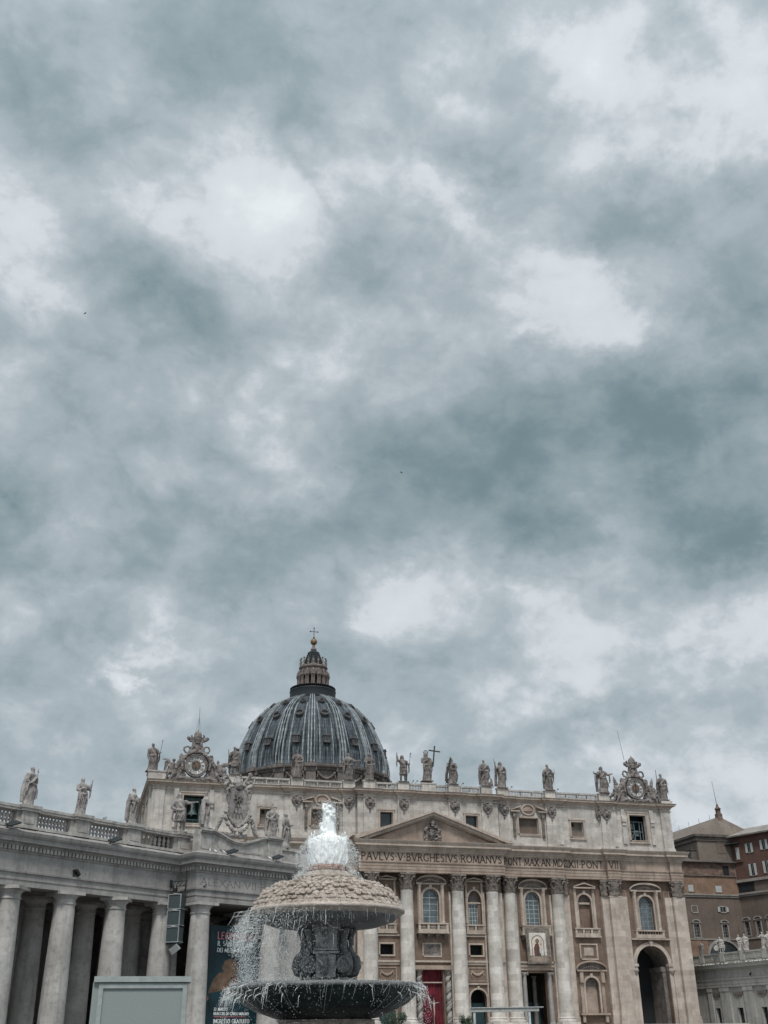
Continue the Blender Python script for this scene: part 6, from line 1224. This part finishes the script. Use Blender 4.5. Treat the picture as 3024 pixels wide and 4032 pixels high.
for x, rz, kwd, lab in [(-.2, .3, dict(L_='hip', R_='chest', seed=31, cloak=2), 'weathered statue beside the church corner, leftmost on the low wing'), (5.75, -.2, dict(L_='out', R_='hip', seed=32, short=True, cloak=2, flare=.04), 'pale statue with a round shield in front of the arched window'), (11.3, .2, dict(L_='chest', R_='hip', seed=33, cloak=1), 'pale slender statue, left one of the close pair on the low wing'),
        (13.0, -.2, dict(L_='hip', R_='hip', seed=34, cloak=0, flare=.02), 'pale statue, right one of the close pair on the low wing'), (18.0, .1, dict(L_='out', R_='chest', seed=35, cloak=1), 'pale statue on the low wing near the right edge of the photo'), (19.6, 0, dict(L_='chest', R_='out', seed=36, cloak=2), 'rightmost pale statue on the low wing, cut by the photo edge')]:
    mt_ = 'statue' if x < 0 else 'statuelight'
    ex = (lambda t, h, e, mt: MB().tube([(e[-1].x+.05*h, e[-1].y-.02*h, .3*h), (e[-1].x+.05*h, e[-1].y-.05*h, .3*h)], .17*h, 14).build('shield', mt, t)) if kwd['seed'] == 32 else None
    statue('saint_statue', lab, gk, Lk(x, 0, 17.05), R(-25)+rz, 3.15 if x > 0 else 2.7, mt=mt_, extra=ex, **kwd)
t = thing('spotlight', 'small dark spotlight on the frieze of the low wing', 'spotlight', Lk(14.2, -1.0, 12.1), kA); MB().tube([(-.1, 0, 0), (0, 0, .35), (.25, -.1, .55)], .06, 6).build('bracket', 'black', t); MB().tube([(-.25, -.1, .25), (.3, -.15, .65)], [.16, .12], 8).build('lamp_head', 'black', t)
# ================================================================== CHAPEL AND PALACES BEHIND
ch = thing('chapel', 'tall plain grey-brown chapel with a low pitched roof and small turret', 'chapel')
MB().box(75.3, 91.5, 20.5, 62, 0, 45.0).build('wall', 'greywall', ch)
MB().box(74.4, 92.2, 19.7, 63, 44.6, 45.15).box(74.8, 92.0, 20.1, 63, 44.0, 44.6).build('eaves', 'rooftile', ch)
MB().box(74.8, 92, 20.2, 62.6, 43.7, 44.0).build('eaves_shadow_moulding', 'drumstone', ch)
rf = MB(); rf.add([(74.4, 19.7, 45.16), (92.2, 19.7, 45.16), (83.3, 21.8, 49.9), (83.3, 63, 49.9), (74.4, 63, 45.16), (92.2, 63, 45.16)], [(0, 1, 2), (0, 2, 3, 4), (1, 5, 3, 2), (4, 3, 5)]); rf.build('roof', 'greywall', ch)
fr_ = MB(); band(fr_, [(80.7, 42.0), (80.7, 43.3), (82.9, 43.3), (82.9, 42.0)], .12, 20.35, 20.55); fr_.box(80.7, 82.9, 20.42, 20.6, 40.8, 43.3); fr_.build('blocked_window', 'brownplaster', ch)
tr_ = MB(); tr_.box(82.7, 84.0, 21.3, 22.6, 48.8, 50.6).box(82.9, 83.8, 21.5, 22.4, 50.6, 51.7).lathe([(.75, 51.7), (.8, 51.85), (.5, 52.1), (.25, 52.6), (.3, 52.8), (.1, 53.0)], 83.35, 21.95, 12); tu = tr_.build('turret', 'roughbrick', ch); MB().tube([(83.3, 22, 53), (82.9, 22, 58.6)], [.07, .035], 5).build('lightning_rod', 'black', tu)
an = MB()
for k in range(7): y = 26+5*k; z = 49.9; an.tube([(83.3, y, z), (83.25, y, z+1.2)], .04, 4)
an.tube([(83.3, 46, 49.9), (82.6, 46, 56.5)], .05, 4); split_build(an, 'roof_rod', 'black', ch)
lo = thing('papal_palace', 'brown rendered palace with framed windows between the church and the red house', 'palace')
PH = [(78.55, 79.85, 21.75, 24.6, 24.6), (71.0, 72.4, 21.75, 24.6, 24.6)]; b = MB(); wall(b, 60, 75.2, 0, 31, 20, [PH[1]], .5); wall(b, 75.2, 84.38, 0, 31, 20, [PH[0]], .5); b.build('wall', 'brownplaster', lo)
MB().box(57, 84.3, 20.5, 34, 0, 38.5).build('inner_block', 'brownplaster', lo)
MB().box(60, 84.4, 19.55, 20.4, 31.0, 31.35).box(60, 84.4, 19.75, 20.4, 30.6, 31.0).build('cornice', 'palacetrim', lo); MB().box(60, 84.38, 20.0, 20.49, 31.36, 35.4).build('attic_wall', 'ochreplaster', lo)
MB().box(60, 84.3, 19.7, 20.48, 35.4, 35.55).build('ledge', 'drumstone', lo); MB().box(60, 84.3, 20.1, 20.48, 35.56, 38.6).build('upper_wall', 'roughbrick', lo)
rfl = MB(); rfl.add([(57, 19.3, 38.65), (84.6, 19.3, 38.65), (84.6, 26.5, 41.6), (73.6, 26.5, 41.6), (57, 26.5, 41.0)], [(0, 1, 2, 3, 4)]); rfl.box(57, 84.6, 19.2, 20.4, 38.5, 38.64); rfl.build('roof', 'rooftile', lo)
MB().box(73.9, 84.4, 21.5, 27, 38.7, 41.55).box(73.7, 84.5, 21.3, 27, 41.55, 41.7).build('roof', 'rooftile', lo)
bw = MB(); [bw.box(x, x+1.6, 20.0, 20.15, 35.8, 37.9) for x in (81.0,)]; bw.build('recess', 'voiddark', lo)
for x0, x1, z0, z1, nm, mt in [(70.9, 72.2, 31.85, 33.3, 'closed', 'shutter'), (78.2, 79.8, 31.85, 33.25, 'closed', 'shutter')]:
    MB().box(x0, x1, 19.93, 20.02, z0, z1).build('shutter', mt, lo); MB().box(x0-.1, x1+.1, 19.85, 20.02, z0-.12, z0).build('sill', 'palacetrim', lo)
for x0, x1, z0, z1 in [(71.1, 72.4, 27.25, 28.5), (78.65, 80.0, 27.4, 28.5)]:
    f = MB(); band(f, [(x0, z0), (x0, z1), (x1, z1), (x1, z0), (x0, z0)], .26, 19.85, 20.01); o = f.build('window_frame', 'palacetrim', lo); MB().box(x0, x1, 19.94, 19.99, z0, z1).build('pane', 'brownplaster' if x0 < 75 else 'glassdark', o)
    if x0 > 75: [MB().box(x0+q, x0+q+.5, 19.78, 19.84, z0, z1).build('shutter', 'shutter', o) for q in (-.75, 1.6)]; MB().box(x0+.6, x0+.72, 19.9, 19.935, z0, z1).build('mullion', 'palacetrim', o)
def palwin(par, h, y=20.0, seg=True):
    f = MB(); band(f, [(h[0], h[2]), (h[0], h[4]), (h[1], h[4]), (h[1], h[2])], .3, y-.12, y+.01); f.box(h[0]-.5, h[1]+.5, y-.3, y, h[4]+.3, h[4]+.45); xm = (h[0]+h[1])/2
    A = arc(xm, h[4]+.45, 1.1, .65, 10); B_ = arc(xm, h[4]+.45, .85, .42, 10); [f.xz([A[i], A[i+1], B_[i+1], B_[i]], y-.28, y) for i in range(10)]; f.box(h[0]-.4, h[1]+.4, y-.25, y, h[2]-.25, h[2]); f.build('window_surround', 'palacetrim', par)
    glazed(par, h, y+.35, 'glassdark', 'palacetrim', 2, 5)
for h in PH: palwin(lo, h)
MB().box(60, 84.3, 19.8, 19.99, 21.2, 21.5).build('string_course', 'palacetrim', lo)
ar = MB(); A = arc(78.0, 17.2, 4.1, 3.8, 16); band(ar, A, .5, 19.6, 20.0); ar.build('lunette_arch', 'palacetrim', lo); MB().xz(A, 19.9, 19.98).build('lunette', 'glassdark', lo); MB().box(60, 74, 19.93, 19.99, 14, 21.19).build('lower_wall', 'ochreplaster', lo)
rebase(ch, (83.4, 20.5, 0)); rebase(lo, (72, 20, 0))
# red house: wing coming forward from the corner
rA = R(-68); rh = thing('red_house', 'rust red rendered house with open white shutters above the brown palace wing', 'house', (84.4, 20, 0), rA)
MB().box(0, 34, .0, 13, 34.6, 44.5).build('wall', 'brickplaster', rh); MB().box(.9, 2.6, -.35, 0, 38.6, 43.3).build('bay', 'brickplaster', rh)
MB().add([(-.6, -1.3, 44.7), (35, -1.3, 44.7), (35, 6.5, 47.4), (-.6, 6.5, 47.4), (35, 14, 44.7), (-.6, 14, 44.7)], [(0, 1, 2, 3), (3, 2, 4, 5)]).box(-.6, 35, -1.25, 0, 44.45, 44.68).build('roof', 'palacetrim', rh)
MB().box(-1.6, 2.5, -1.5, .3, 42.8, 43.0).build('lean_to_roof', 'darklead', rh); MB().box(-.9, 34, -.25, 13, 34.0, 34.65).box(0, 34, -.45, 0, 34.0, 34.2).build('base_band', 'palacetrim', rh); MB().box(-.9, 0, -.1, .1, 34.6, 38.5).build('quoin', 'palacetrim', rh)
for x, z in [(4.4, 40.45), (4.5, 35.2), (8.5, 40.7), (8.4, 35.4), (13, 40.8), (13, 35.5), (18, 40.8), (18, 35.5)]:
    hh = 2.15 if z > 38 else 2.7; f = MB(); f.box(x, x+.8, -.03, .02, z, z+hh); o = f.build('window', 'glassdark', rh); MB().box(x+.36, x+.44, -.06, -.02, z, z+hh).box(x-.1, x+.9, -.1, .0, z-.12, z).build('frame', 'palacetrim', o); [MB().box(x+q, x+q+.6, -.16, -.07, z, z+hh).build('shutter', 'shutter', o) for q in (-.62, .82)]
MB().box(1.2, 2.1, -.45, -.36, 39.2, 42.0).build('shutter', 'shutter', rh); 
wg = thing('palace_wing', 'brown palace wing with tall narrow windows running towards the right edge', 'palace', (84.4, 20, 0), rA)
WW = [(-.0+.35+3.1*k, 1.15+.35+3.1*k, 22.2, 25.2, 25.2) for k in range(9)]; b = MB(); [wall(b, 3.1*k-(.2 if k == 0 else 0), 3.1*(k+1), 0, 31.2, 0, [WW[k]], .5) for k in range(9)]; b.build('wall', 'brownplaster', wg)
MB().box(0.2, 27.5, .8, 12, 0, 33.5).build('inner_block', 'brownplaster', wg); MB().box(-.3, 28, -.6, .7, 31.2, 31.6).box(-.3, 28, -.35, .7, 30.8, 31.2).build('cornice', 'palacetrim', wg); MB().box(-.3, 28, .0, .79, 31.6, 34.0).build('attic_wall', 'brownplaster', wg); MB().box(0, 28, -.2, .0, 21.4, 21.75).build('string_course', 'palacetrim', wg)
MB().box(0.1, 4.5, -.05, .3, 31.7, 33.8).build('dark_opening', 'voiddark', wg)
for h in WW: palwin(wg, h, 0)
# ================================================================== STEEL FRAME AND SHRUB BEFORE THE STEPS
gt = thing('steel_canopy', 'flat pale metal canopy frame on slim posts before the church steps', 'canopy', (-17.4, -69.5, 0), R(-21.5))
f = MB(); f.box(-.2, 8.6, -.15, .15, 4.55, 5.0); f.box(-.2, .15, -.1, 3, 4.6, 4.95).box(8.3, 8.6, 0, 3, 4.6, 4.95).box(-.2, 8.6, 2.8, 3.1, 4.6, 4.98); f.build('roof_beam', 'greybox', gt)
MB().box(-.3, 9.2, -.3, 3.2, 5.0, 5.08).build('roof_sheet', 'whitemetal', gt)
for x in (.1, 7.2): [MB().box(x, x+.28, y, y+.28, 0, 4.58).build('post', 'whitemetal', gt) for y in (-.1, 2.8)]
br = MB(); br.box(.4, 7.2, .0, .08, 2.6, 2.7); br.build('rail', 'whitemetal', gt)
def shrub(name, label, loc, r, h, n, seed):
    t = thing(name, label, 'shrub', loc); rnd = random.Random(seed); mb = MB(); st = MB(); C_ = [(rnd.uniform(-.6, .6)*r, rnd.uniform(-.6, .6)*r, rnd.uniform(.35, .85)*h, rnd.uniform(.25, .5)*r) for _ in range(12)]
    for c in C_: st.tube([(0, 0, 0), (c[0]*.4, c[1]*.4, c[2]*.5), c[:3]], [.05, .04, .015], 5)
    for i in range(n):
        c = rnd.choice(C_); d = Vector((rnd.gauss(0, 1), rnd.gauss(0, 1), rnd.gauss(0, 1))).normalized()*c[3]*rnd.random()**.4; p = Vector(c[:3])+d; a = Vector((rnd.gauss(0, 1), rnd.gauss(0, 1), rnd.gauss(0, 1))).normalized(); b = a.orthogonal().normalized(); s = rnd.uniform(.05, .11)
        mb.add([p-a*s, p+b*s*.5, p+a*s, p-b*s*.5], [(0, 1, 2, 3)])
    mb.build('foliage', 'leaf', t); st.build('branches', 'stem', t)
shrub('shrub', 'dark leafy shrub left of the pale metal canopy', (-18.5, -69.9, 0), 1.1, 4.7, 3500, 4)
shrub('shrub', 'dark leafy shrub below the right rim of the fountain basin', (-31.0, -80.5, 0), 1.9, 4.9, 5000, 5)
# ================================================================== FOUNTAIN
FC = (-61.72, -179.16, 0); fo = thing('fountain', 'two-tiered stone fountain with a scaled dome cap, scroll pedestal and wide wet basin', 'fountain', FC)
cap = MB(); cap.lathe([(.95, 4.62), (1.9, 4.70), (2.12, 4.82), (2.19, 4.90), (2.2, 4.97), (2.14, 5.0), (2.12, 5.03), (2.05, 5.16), (1.9, 5.37), (1.72, 5.52), (1.52, 5.62), (1.2, 5.70), (.9, 5.73)], n=72); cp_ = cap.build('scaled_cap', 'capstone', fo, 'all')
MB().lathe([(.9, 4.5), (1.5, 4.56), (1.95, 4.7), (2.13, 4.84), (2.13, 4.86), (1.9, 4.74), (.9, 4.6)], n=64).build('cap_underside', 'wetgranite', fo, 'all')
scl = MB(); rows = 9; _k = [(2.10, 5.04), (1.93, 5.33), (1.74, 5.505), (1.52, 5.615), (1.22, 5.69), (1.0, 5.72)]; pr = []
for q in range(13):
    t = q/12*4.999; i = int(t); pr.append((_k[i][0]+(_k[i+1][0]-_k[i][0])*(t-i), _k[i][1]+(_k[i+1][1]-_k[i][1])*(t-i)))
rnd = random.Random(8)
for j, (r, z) in enumerate(pr):
    nn = int(2*PI*r/.165); q = pr[min(j+1, 12)]; pz = pr[max(j-1, 0)]; dr = Vector((pz[0]-q[0], pz[1]-q[1])).normalized(); nrm = Vector((-dr.y, dr.x)); nrm = nrm if nrm.x > 0 else -nrm
    for i in range(nn):
        a = 2*PI*(i+.5*(j % 2))/nn; ca, sa = math.cos(a), math.sin(a); vs = []; L_ = .10+rnd.uniform(-.025, .03); W_ = .08+rnd.uniform(-.02, .012); lift = .05+rnd.uniform(-.035, .035)
        for (u, v, n_) in [(-W_, -.07, .0), (W_, -.07, .0), (W_, L_*.45, lift), (W_*.72, L_*.85, lift), (0, L_, lift*1.1), (-W_*.72, L_*.85, lift), (-W_, L_*.45, lift), (0, .0, lift*1.5)]:
            rr = r+dr.x*v+nrm.x*n_; zz = z+dr.y*v+nrm.y*n_; vs.append((rr*ca-u*sa, rr*sa+u*ca, zz))
        bot = [(x-ca*.05*nrm.x, y-sa*.05*nrm.x, zz-.05*nrm.y) for x, y, zz in vs[:7]]
        scl.add(vs+bot, [(k, (k+1) % 7, 7) for k in range(7)]+[(k, k+8, (k+1) % 7+8, (k+1) % 7) for k in range(7)])
scl.build('scales', 'capstone', cp_)
MB().lathe([(2.19, 4.88), (2.235, 4.9), (2.245, 4.95), (2.22, 5.0), (2.15, 5.02), (2.12, 5.0)], n=72).build('rim', 'rimstone', cp_, 'all')
MB().lathe([(.86, 5.6), (.88, 5.78), (.93, 5.82), (.94, 5.88), (.88, 5.92), (.76, 5.94), (.68, 6.0), (.62, 6.04), (.56, 6.05)], n=48, rf=lambda a, z: 1+.02*math.sin(a*18)).build('upper_tier', 'capstone', fo, 'all')
MB().lathe([(.56, 6.0), (.6, 6.06), (.62, 6.14), (.57, 6.2), (.5, 6.22), (.3, 6.16)], n=48, rf=lambda a, z: 1+.03*math.sin(a*22)).build('jet_collar', 'redtier', fo, 'all')
pe = MB(); pe.lathe([(.95, 4.62), (.7, 4.5), (.6, 4.3), (.55, 3.9), (.52, 3.4), (.6, 3.1)], n=32); pe.box(-.42, .42, -.42, .42, 3.0, 4.6); pe.box(-.62, .62, -.62, .62, 3.0, 3.2); pe.xf(Matrix.Rotation(R(8), 4, 'Z')); pdl = pe.build('pedestal', 'wetgranite', fo, True)
vm = MB()
# one scroll bracket in the xz plane, then four round the stem, in pairs facing the corners
P_ = [(.50, 4.55), (.74, 4.42), (.66, 4.2), (.62, 4.0), (.70, 3.85), (.84, 3.68), (.88, 3.5), (.80, 3.33), (.66, 3.28), (.55, 3.36), (.54, 3.5), (.62, 3.58), (.70, 3.54), (.71, 3.46), (.65, 3.43)]
for k in range(8):
    a = PI/4*(k//2*2)+PI/8*0+((-.44) if k % 2 else .44)+R(8)-PI/2
    mt_ = Matrix.Rotation(a, 4, 'Z'); sgn = 1; b = MB(); b.tube([(x, 0, z) for x, z in P_], [.13, .12, .1, .1, .11, .12, .12, .11, .1, .09, .08, .07, .06, .05, .05], 8, 1.); vm.merge(b, mt_)
    for q in range(5): vm.merge(MB().ball((.66+.02*(q % 2), 0, 4.45-.12*q), (.1, .12, .08), 7, 5), mt_)
fuse(vm, .028, .02, 7, 1).build('scroll_bracket', 'wetgranite', pdl, 'all')
sp_ = MB()
for s in (-1, 1):   # flat spiral faces turned to the square
    for q in range(2):
        cx0 = s*.47; pts = [(cx0+s*(.20-.0105*k)*math.cos(k*.55)*1., -.90, 3.5+(.24-.0125*k)*math.sin(k*.55)) for k in range(18)]
    sp_.tube(pts, [.05-.0015*k for k in range(18)], 7); sp_.tube([(cx0, -.89, 3.5), (cx0, -.5, 3.5)], [.19, .22], 16)
sp_.xf(Matrix.Rotation(R(-14), 4, 'Z')); split_build(sp_, 'volute', 'wetgranite', pdl)
fc = MB().box(-.27, .27, -.80, -.4, 3.2, 3.78).box(-.36, .36, -.86, -.4, 3.8, 3.86).box(-.34, .34, -.84, -.4, 3.88, 3.93).box(-.30, .30, -.76, -.4, 3.95, 4.42).box(-.4, .4, -.82, -.4, 4.42, 4.5).box(-.36, .36, -.9, -.4, 3.02, 3.12).xf(Matrix.Rotation(R(-14), 4, 'Z')); fc.build('panel', 'palegranite', pdl)
bs = MB(); bs.lathe([(0.000, 2.05), (.9, 2.1), (1.425, 2.2), (1.900, 2.36), (2.280, 2.56), (2.527, 2.78), (2.612, 2.9), (2.660, 2.93), (2.669, 2.99), (2.622, 3.03), (2.546, 3.02), (2.470, 2.93), (1.710, 2.78), (0.000, 2.75)], n=96, rf=lambda a, z: 1+.004*math.sin(a*40)); bs.build('lower_basin', 'wetbasin', fo, 'all')
MB().lathe([(2.651, 2.93), (2.684, 2.95), (2.684, 3.02), (2.622, 3.05), (2.527, 3.04)], n=96).build('basin_rim', 'wetgranite', fo, 'all')
st2 = MB(); st2.lathe([(1.0, .9), (1.2, 1.1), (1.15, 1.3), (1.0, 1.5), (1.05, 1.8), (1.25, 2.02), (1.4, 2.16)], n=8, a0=PI/8, a1=2*PI+PI/8); st2.box(-1.1, 1.1, -1.15, 1.1, 1.2, 2.1); st2.build('stem', 'capstone', fo)
MB().lathe([(4.6, .004), (4.6, .35), (4.1, .36), (4.1, .7), (3.7, .72), (3.8, .95), (3.9, 1.1), (3.6, 1.12), (3.5, .9), (3.4, .6), (0, .6)], n=8, a0=PI/8, a1=2*PI+PI/8).build('octagonal_pool', 'greycol', fo)
MB().lathe([(0, .95), (3.5, .95)], n=48).build('pool_water', 'pool', fo); MB().lathe([(.6, 2.97), (2.66, 2.97)], n=64).build('basin_water', 'pool', fo)
# water
fw = thing('fountain_jet', 'white foaming jet rising from the top of the fountain', 'water jet', (FC[0], FC[1], 6.1))
pj = MB()
prf = [(.5, .0), (.56, .15), (.58, .4), (.57, .74), (.5, .9), (.3, .95), (.2, 1.08), (.19, 1.3), (.16, 1.5), (.15, 1.65), (.11, 1.8), (.05, 1.9), (.01, 1.92)]
pj.lathe(prf, n=64); rnd = random.Random(12)
for k in range(360):
    a = rnd.uniform(0, 2*PI); 
    if k < 230: r = rnd.uniform(.3, .58); z = rnd.uniform(.5, 1.02); pj.tube([(r*math.cos(a), r*math.sin(a), z-.4), (r*1.03*math.cos(a), r*1.03*math.sin(a), z+rnd.uniform(-.05, .12))], [.035, .010], 5)
    else: z = rnd.uniform(1.0, 1.9); r = rnd.uniform(.05, .24)*(1-(z-1)*.35); pj.ball((r*math.cos(a)+.05*math.sin(z*9), r*math.sin(a), z), rnd.uniform(.025, .065), 6, 5)
pm = fuse(pj, .017, .034, 13, 4, .3); pm.build('foam', 'foam', fw, 'all')
def drop(mb, p, s, d):
    # small stretched bead of water, d = direction of travel
    d = d.normalized(); u = d.orthogonal().normalized(); v = d.cross(u); r = s*.5
    mb.add([p-d*s, p+u*r, p+v*r, p-u*r, p-v*r, p+d*s*1.3], [(0, 2, 1), (0, 3, 2), (0, 4, 3), (0, 1, 4), (5, 1, 2), (5, 2, 3), (5, 3, 4), (5, 4, 1)])
dj = MB(); rnd = random.Random(13)
for k in range(10500):
    a = rnd.uniform(0, 2*PI); z = rnd.random()
    if k < 8200: r = .55+.42*rnd.random()**1.7; zz = (1.08-(r-.5)*1.2)*rnd.random()**.7
    else: zz = rnd.uniform(1.0, 2.0); r = abs(rnd.gauss(.0, .17))+.1
    drop(dj, Vector((r*math.cos(a), r*math.sin(a), zz)), rnd.uniform(.006, .016), Vector((.3*math.cos(a), .3*math.sin(a), rnd.uniform(-1, .3))))
for k in range(1500):   # spray running down the upper tier
    a = rnd.uniform(0, 2*PI); r = rnd.uniform(.62, 1.05); drop(dj, Vector((r*math.cos(a), r*math.sin(a), .0-(r-.62)*.75+rnd.uniform(0, .16))), rnd.uniform(.01, .022), Vector((math.cos(a), math.sin(a), -.6)))
tag(dj.build('jet_spray', 'drops', None), 'fine spray and drops round the white jet', kind='stuff').location = (FC[0], FC[1], 6.1)
curt = MB(); rnd = random.Random(14); CD = R(197)   # the wind carries the thick part of the curtain to the left
def side(a): return max(0., math.cos(a-CD))
n_ = 0
while n_ < 11000:
    a = rnd.uniform(0, 2*PI); pr_ = .008+.97*side(a)**2.2
    if rnd.random() > pr_: continue
    n_ += 1; t = rnd.random()**.8; dr_ = side(a)*(.18+.42*rnd.random()); r = 2.2+.12*rnd.random()+(.10+dr_)*math.sin(min(1, t*1.6)*PI*.8)-.25*t*side(a)*rnd.random()*2; z = 4.93-1.95*t
    drop(curt, Vector((r*math.cos(a), r*math.sin(a), z+rnd.gauss(0, .03))), rnd.uniform(.004, .013)*(.75+.5*side(a)), Vector((.35*math.cos(a)*side(a)+rnd.gauss(0, .25), rnd.gauss(0, .25), -1)))
for k in range(130):    # thin threads hanging from the rim
    a = rnd.uniform(0, 2*PI); r = 2.2+rnd.uniform(-.28, .03); l_ = rnd.uniform(.04, .38); x, y = r*math.cos(a), r*math.sin(a); zt = 4.9-(2.2-r)*.35
    curt.tube([(x, y, zt), (x+.01*rnd.gauss(0, 1), y, zt-l_*.5), (x+.02*rnd.gauss(0, 1), y, zt-l_)], [rnd.uniform(.002, .005), .003, .0015], 4)
for k in range(110):    # streamers flung from the left edge
    a = CD+rnd.gauss(0, .6); r = 2.2; x, y = r*math.cos(a), r*math.sin(a); l_ = rnd.uniform(.12, .5); o = rnd.uniform(.1, .4); z = 4.95-rnd.random()*1.0; k2 = rnd.uniform(0, .25)
    x += k2*math.cos(a); y += k2*math.sin(a); curt.tube([(x, y, z), (x+o*.6*math.cos(a), y+o*.6*math.sin(a), z-.02), (x+o*math.cos(a), y+o*math.sin(a), z-l_)], [.006, .004, .002], 5)
tag(curt.build('falling_water', 'drops', None), 'curtain of falling water drops between the fountain tiers', kind='stuff').location = FC
low = MB(); rnd = random.Random(15)
for k in range(1500):   # foam line along the lower rim
    a = rnd.uniform(0, 2*PI); r = 2.66+rnd.uniform(-.10, .05); drop(low, Vector((r*math.cos(a), r*math.sin(a), 3.02+rnd.uniform(-.01, .05+.07*side(a)))), rnd.uniform(.007, .018), Vector((rnd.gauss(0, 1), rnd.gauss(0, 1), rnd.gauss(0, .5))))
for k in range(110):    # runs of water down the basin's flank
    a = rnd.uniform(0, 2*PI); prof = [(2.69, 3.0), (2.66, 2.9), (2.565, 2.76), (2.375, 2.6), (2.09, 2.44), (1.8, 2.31)]; m_ = rnd.randint(2, 6); da = rnd.gauss(0, .012); pts = [((r+.02)*math.cos(a+da*i), (r+.02)*math.sin(a+da*i), z-.012) for i, (r, z) in enumerate(prof[:m_])]
    low.tube(pts, [rnd.uniform(.0015, .0055) for _ in pts], 4)
for k in range(6500):   # overflow falling outside the rim, thick at both sides
    a = rnd.uniform(0, 2*PI); c2 = max(side(a), .75*max(0, math.cos(a-R(-18))))
    if rnd.random() > .06+c2**2.2: continue
    t = rnd.random(); r = 2.70+.45*c2*math.sqrt(t)*rnd.random()+.02; drop(low, Vector((r*math.cos(a), r*math.sin(a), 3.03-1.6*t*t*.9-.1*rnd.random())), rnd.uniform(.005, .012), Vector((.5*math.cos(a)+rnd.gauss(0, .2), .5*math.sin(a), -.9)))
for k in range(90):
    a = (CD if k % 3 else R(-16))+rnd.gauss(0, .45); x, y = 2.69*math.cos(a), 2.69*math.sin(a); o = rnd.uniform(.08, .3); l_ = rnd.uniform(.1, .45); z = 3.04-rnd.random()*.35
    low.tube([(x, y, z), (x+o*.7*math.cos(a), y+o*.7*math.sin(a), z-.05), (x+o*math.cos(a), y+o*math.sin(a), z-l_)], [.009, .006, .002], 5)
tag(low.build('overflow_water', 'drops', None), 'water running and splashing over the lower basin rim', kind='stuff').location = FC
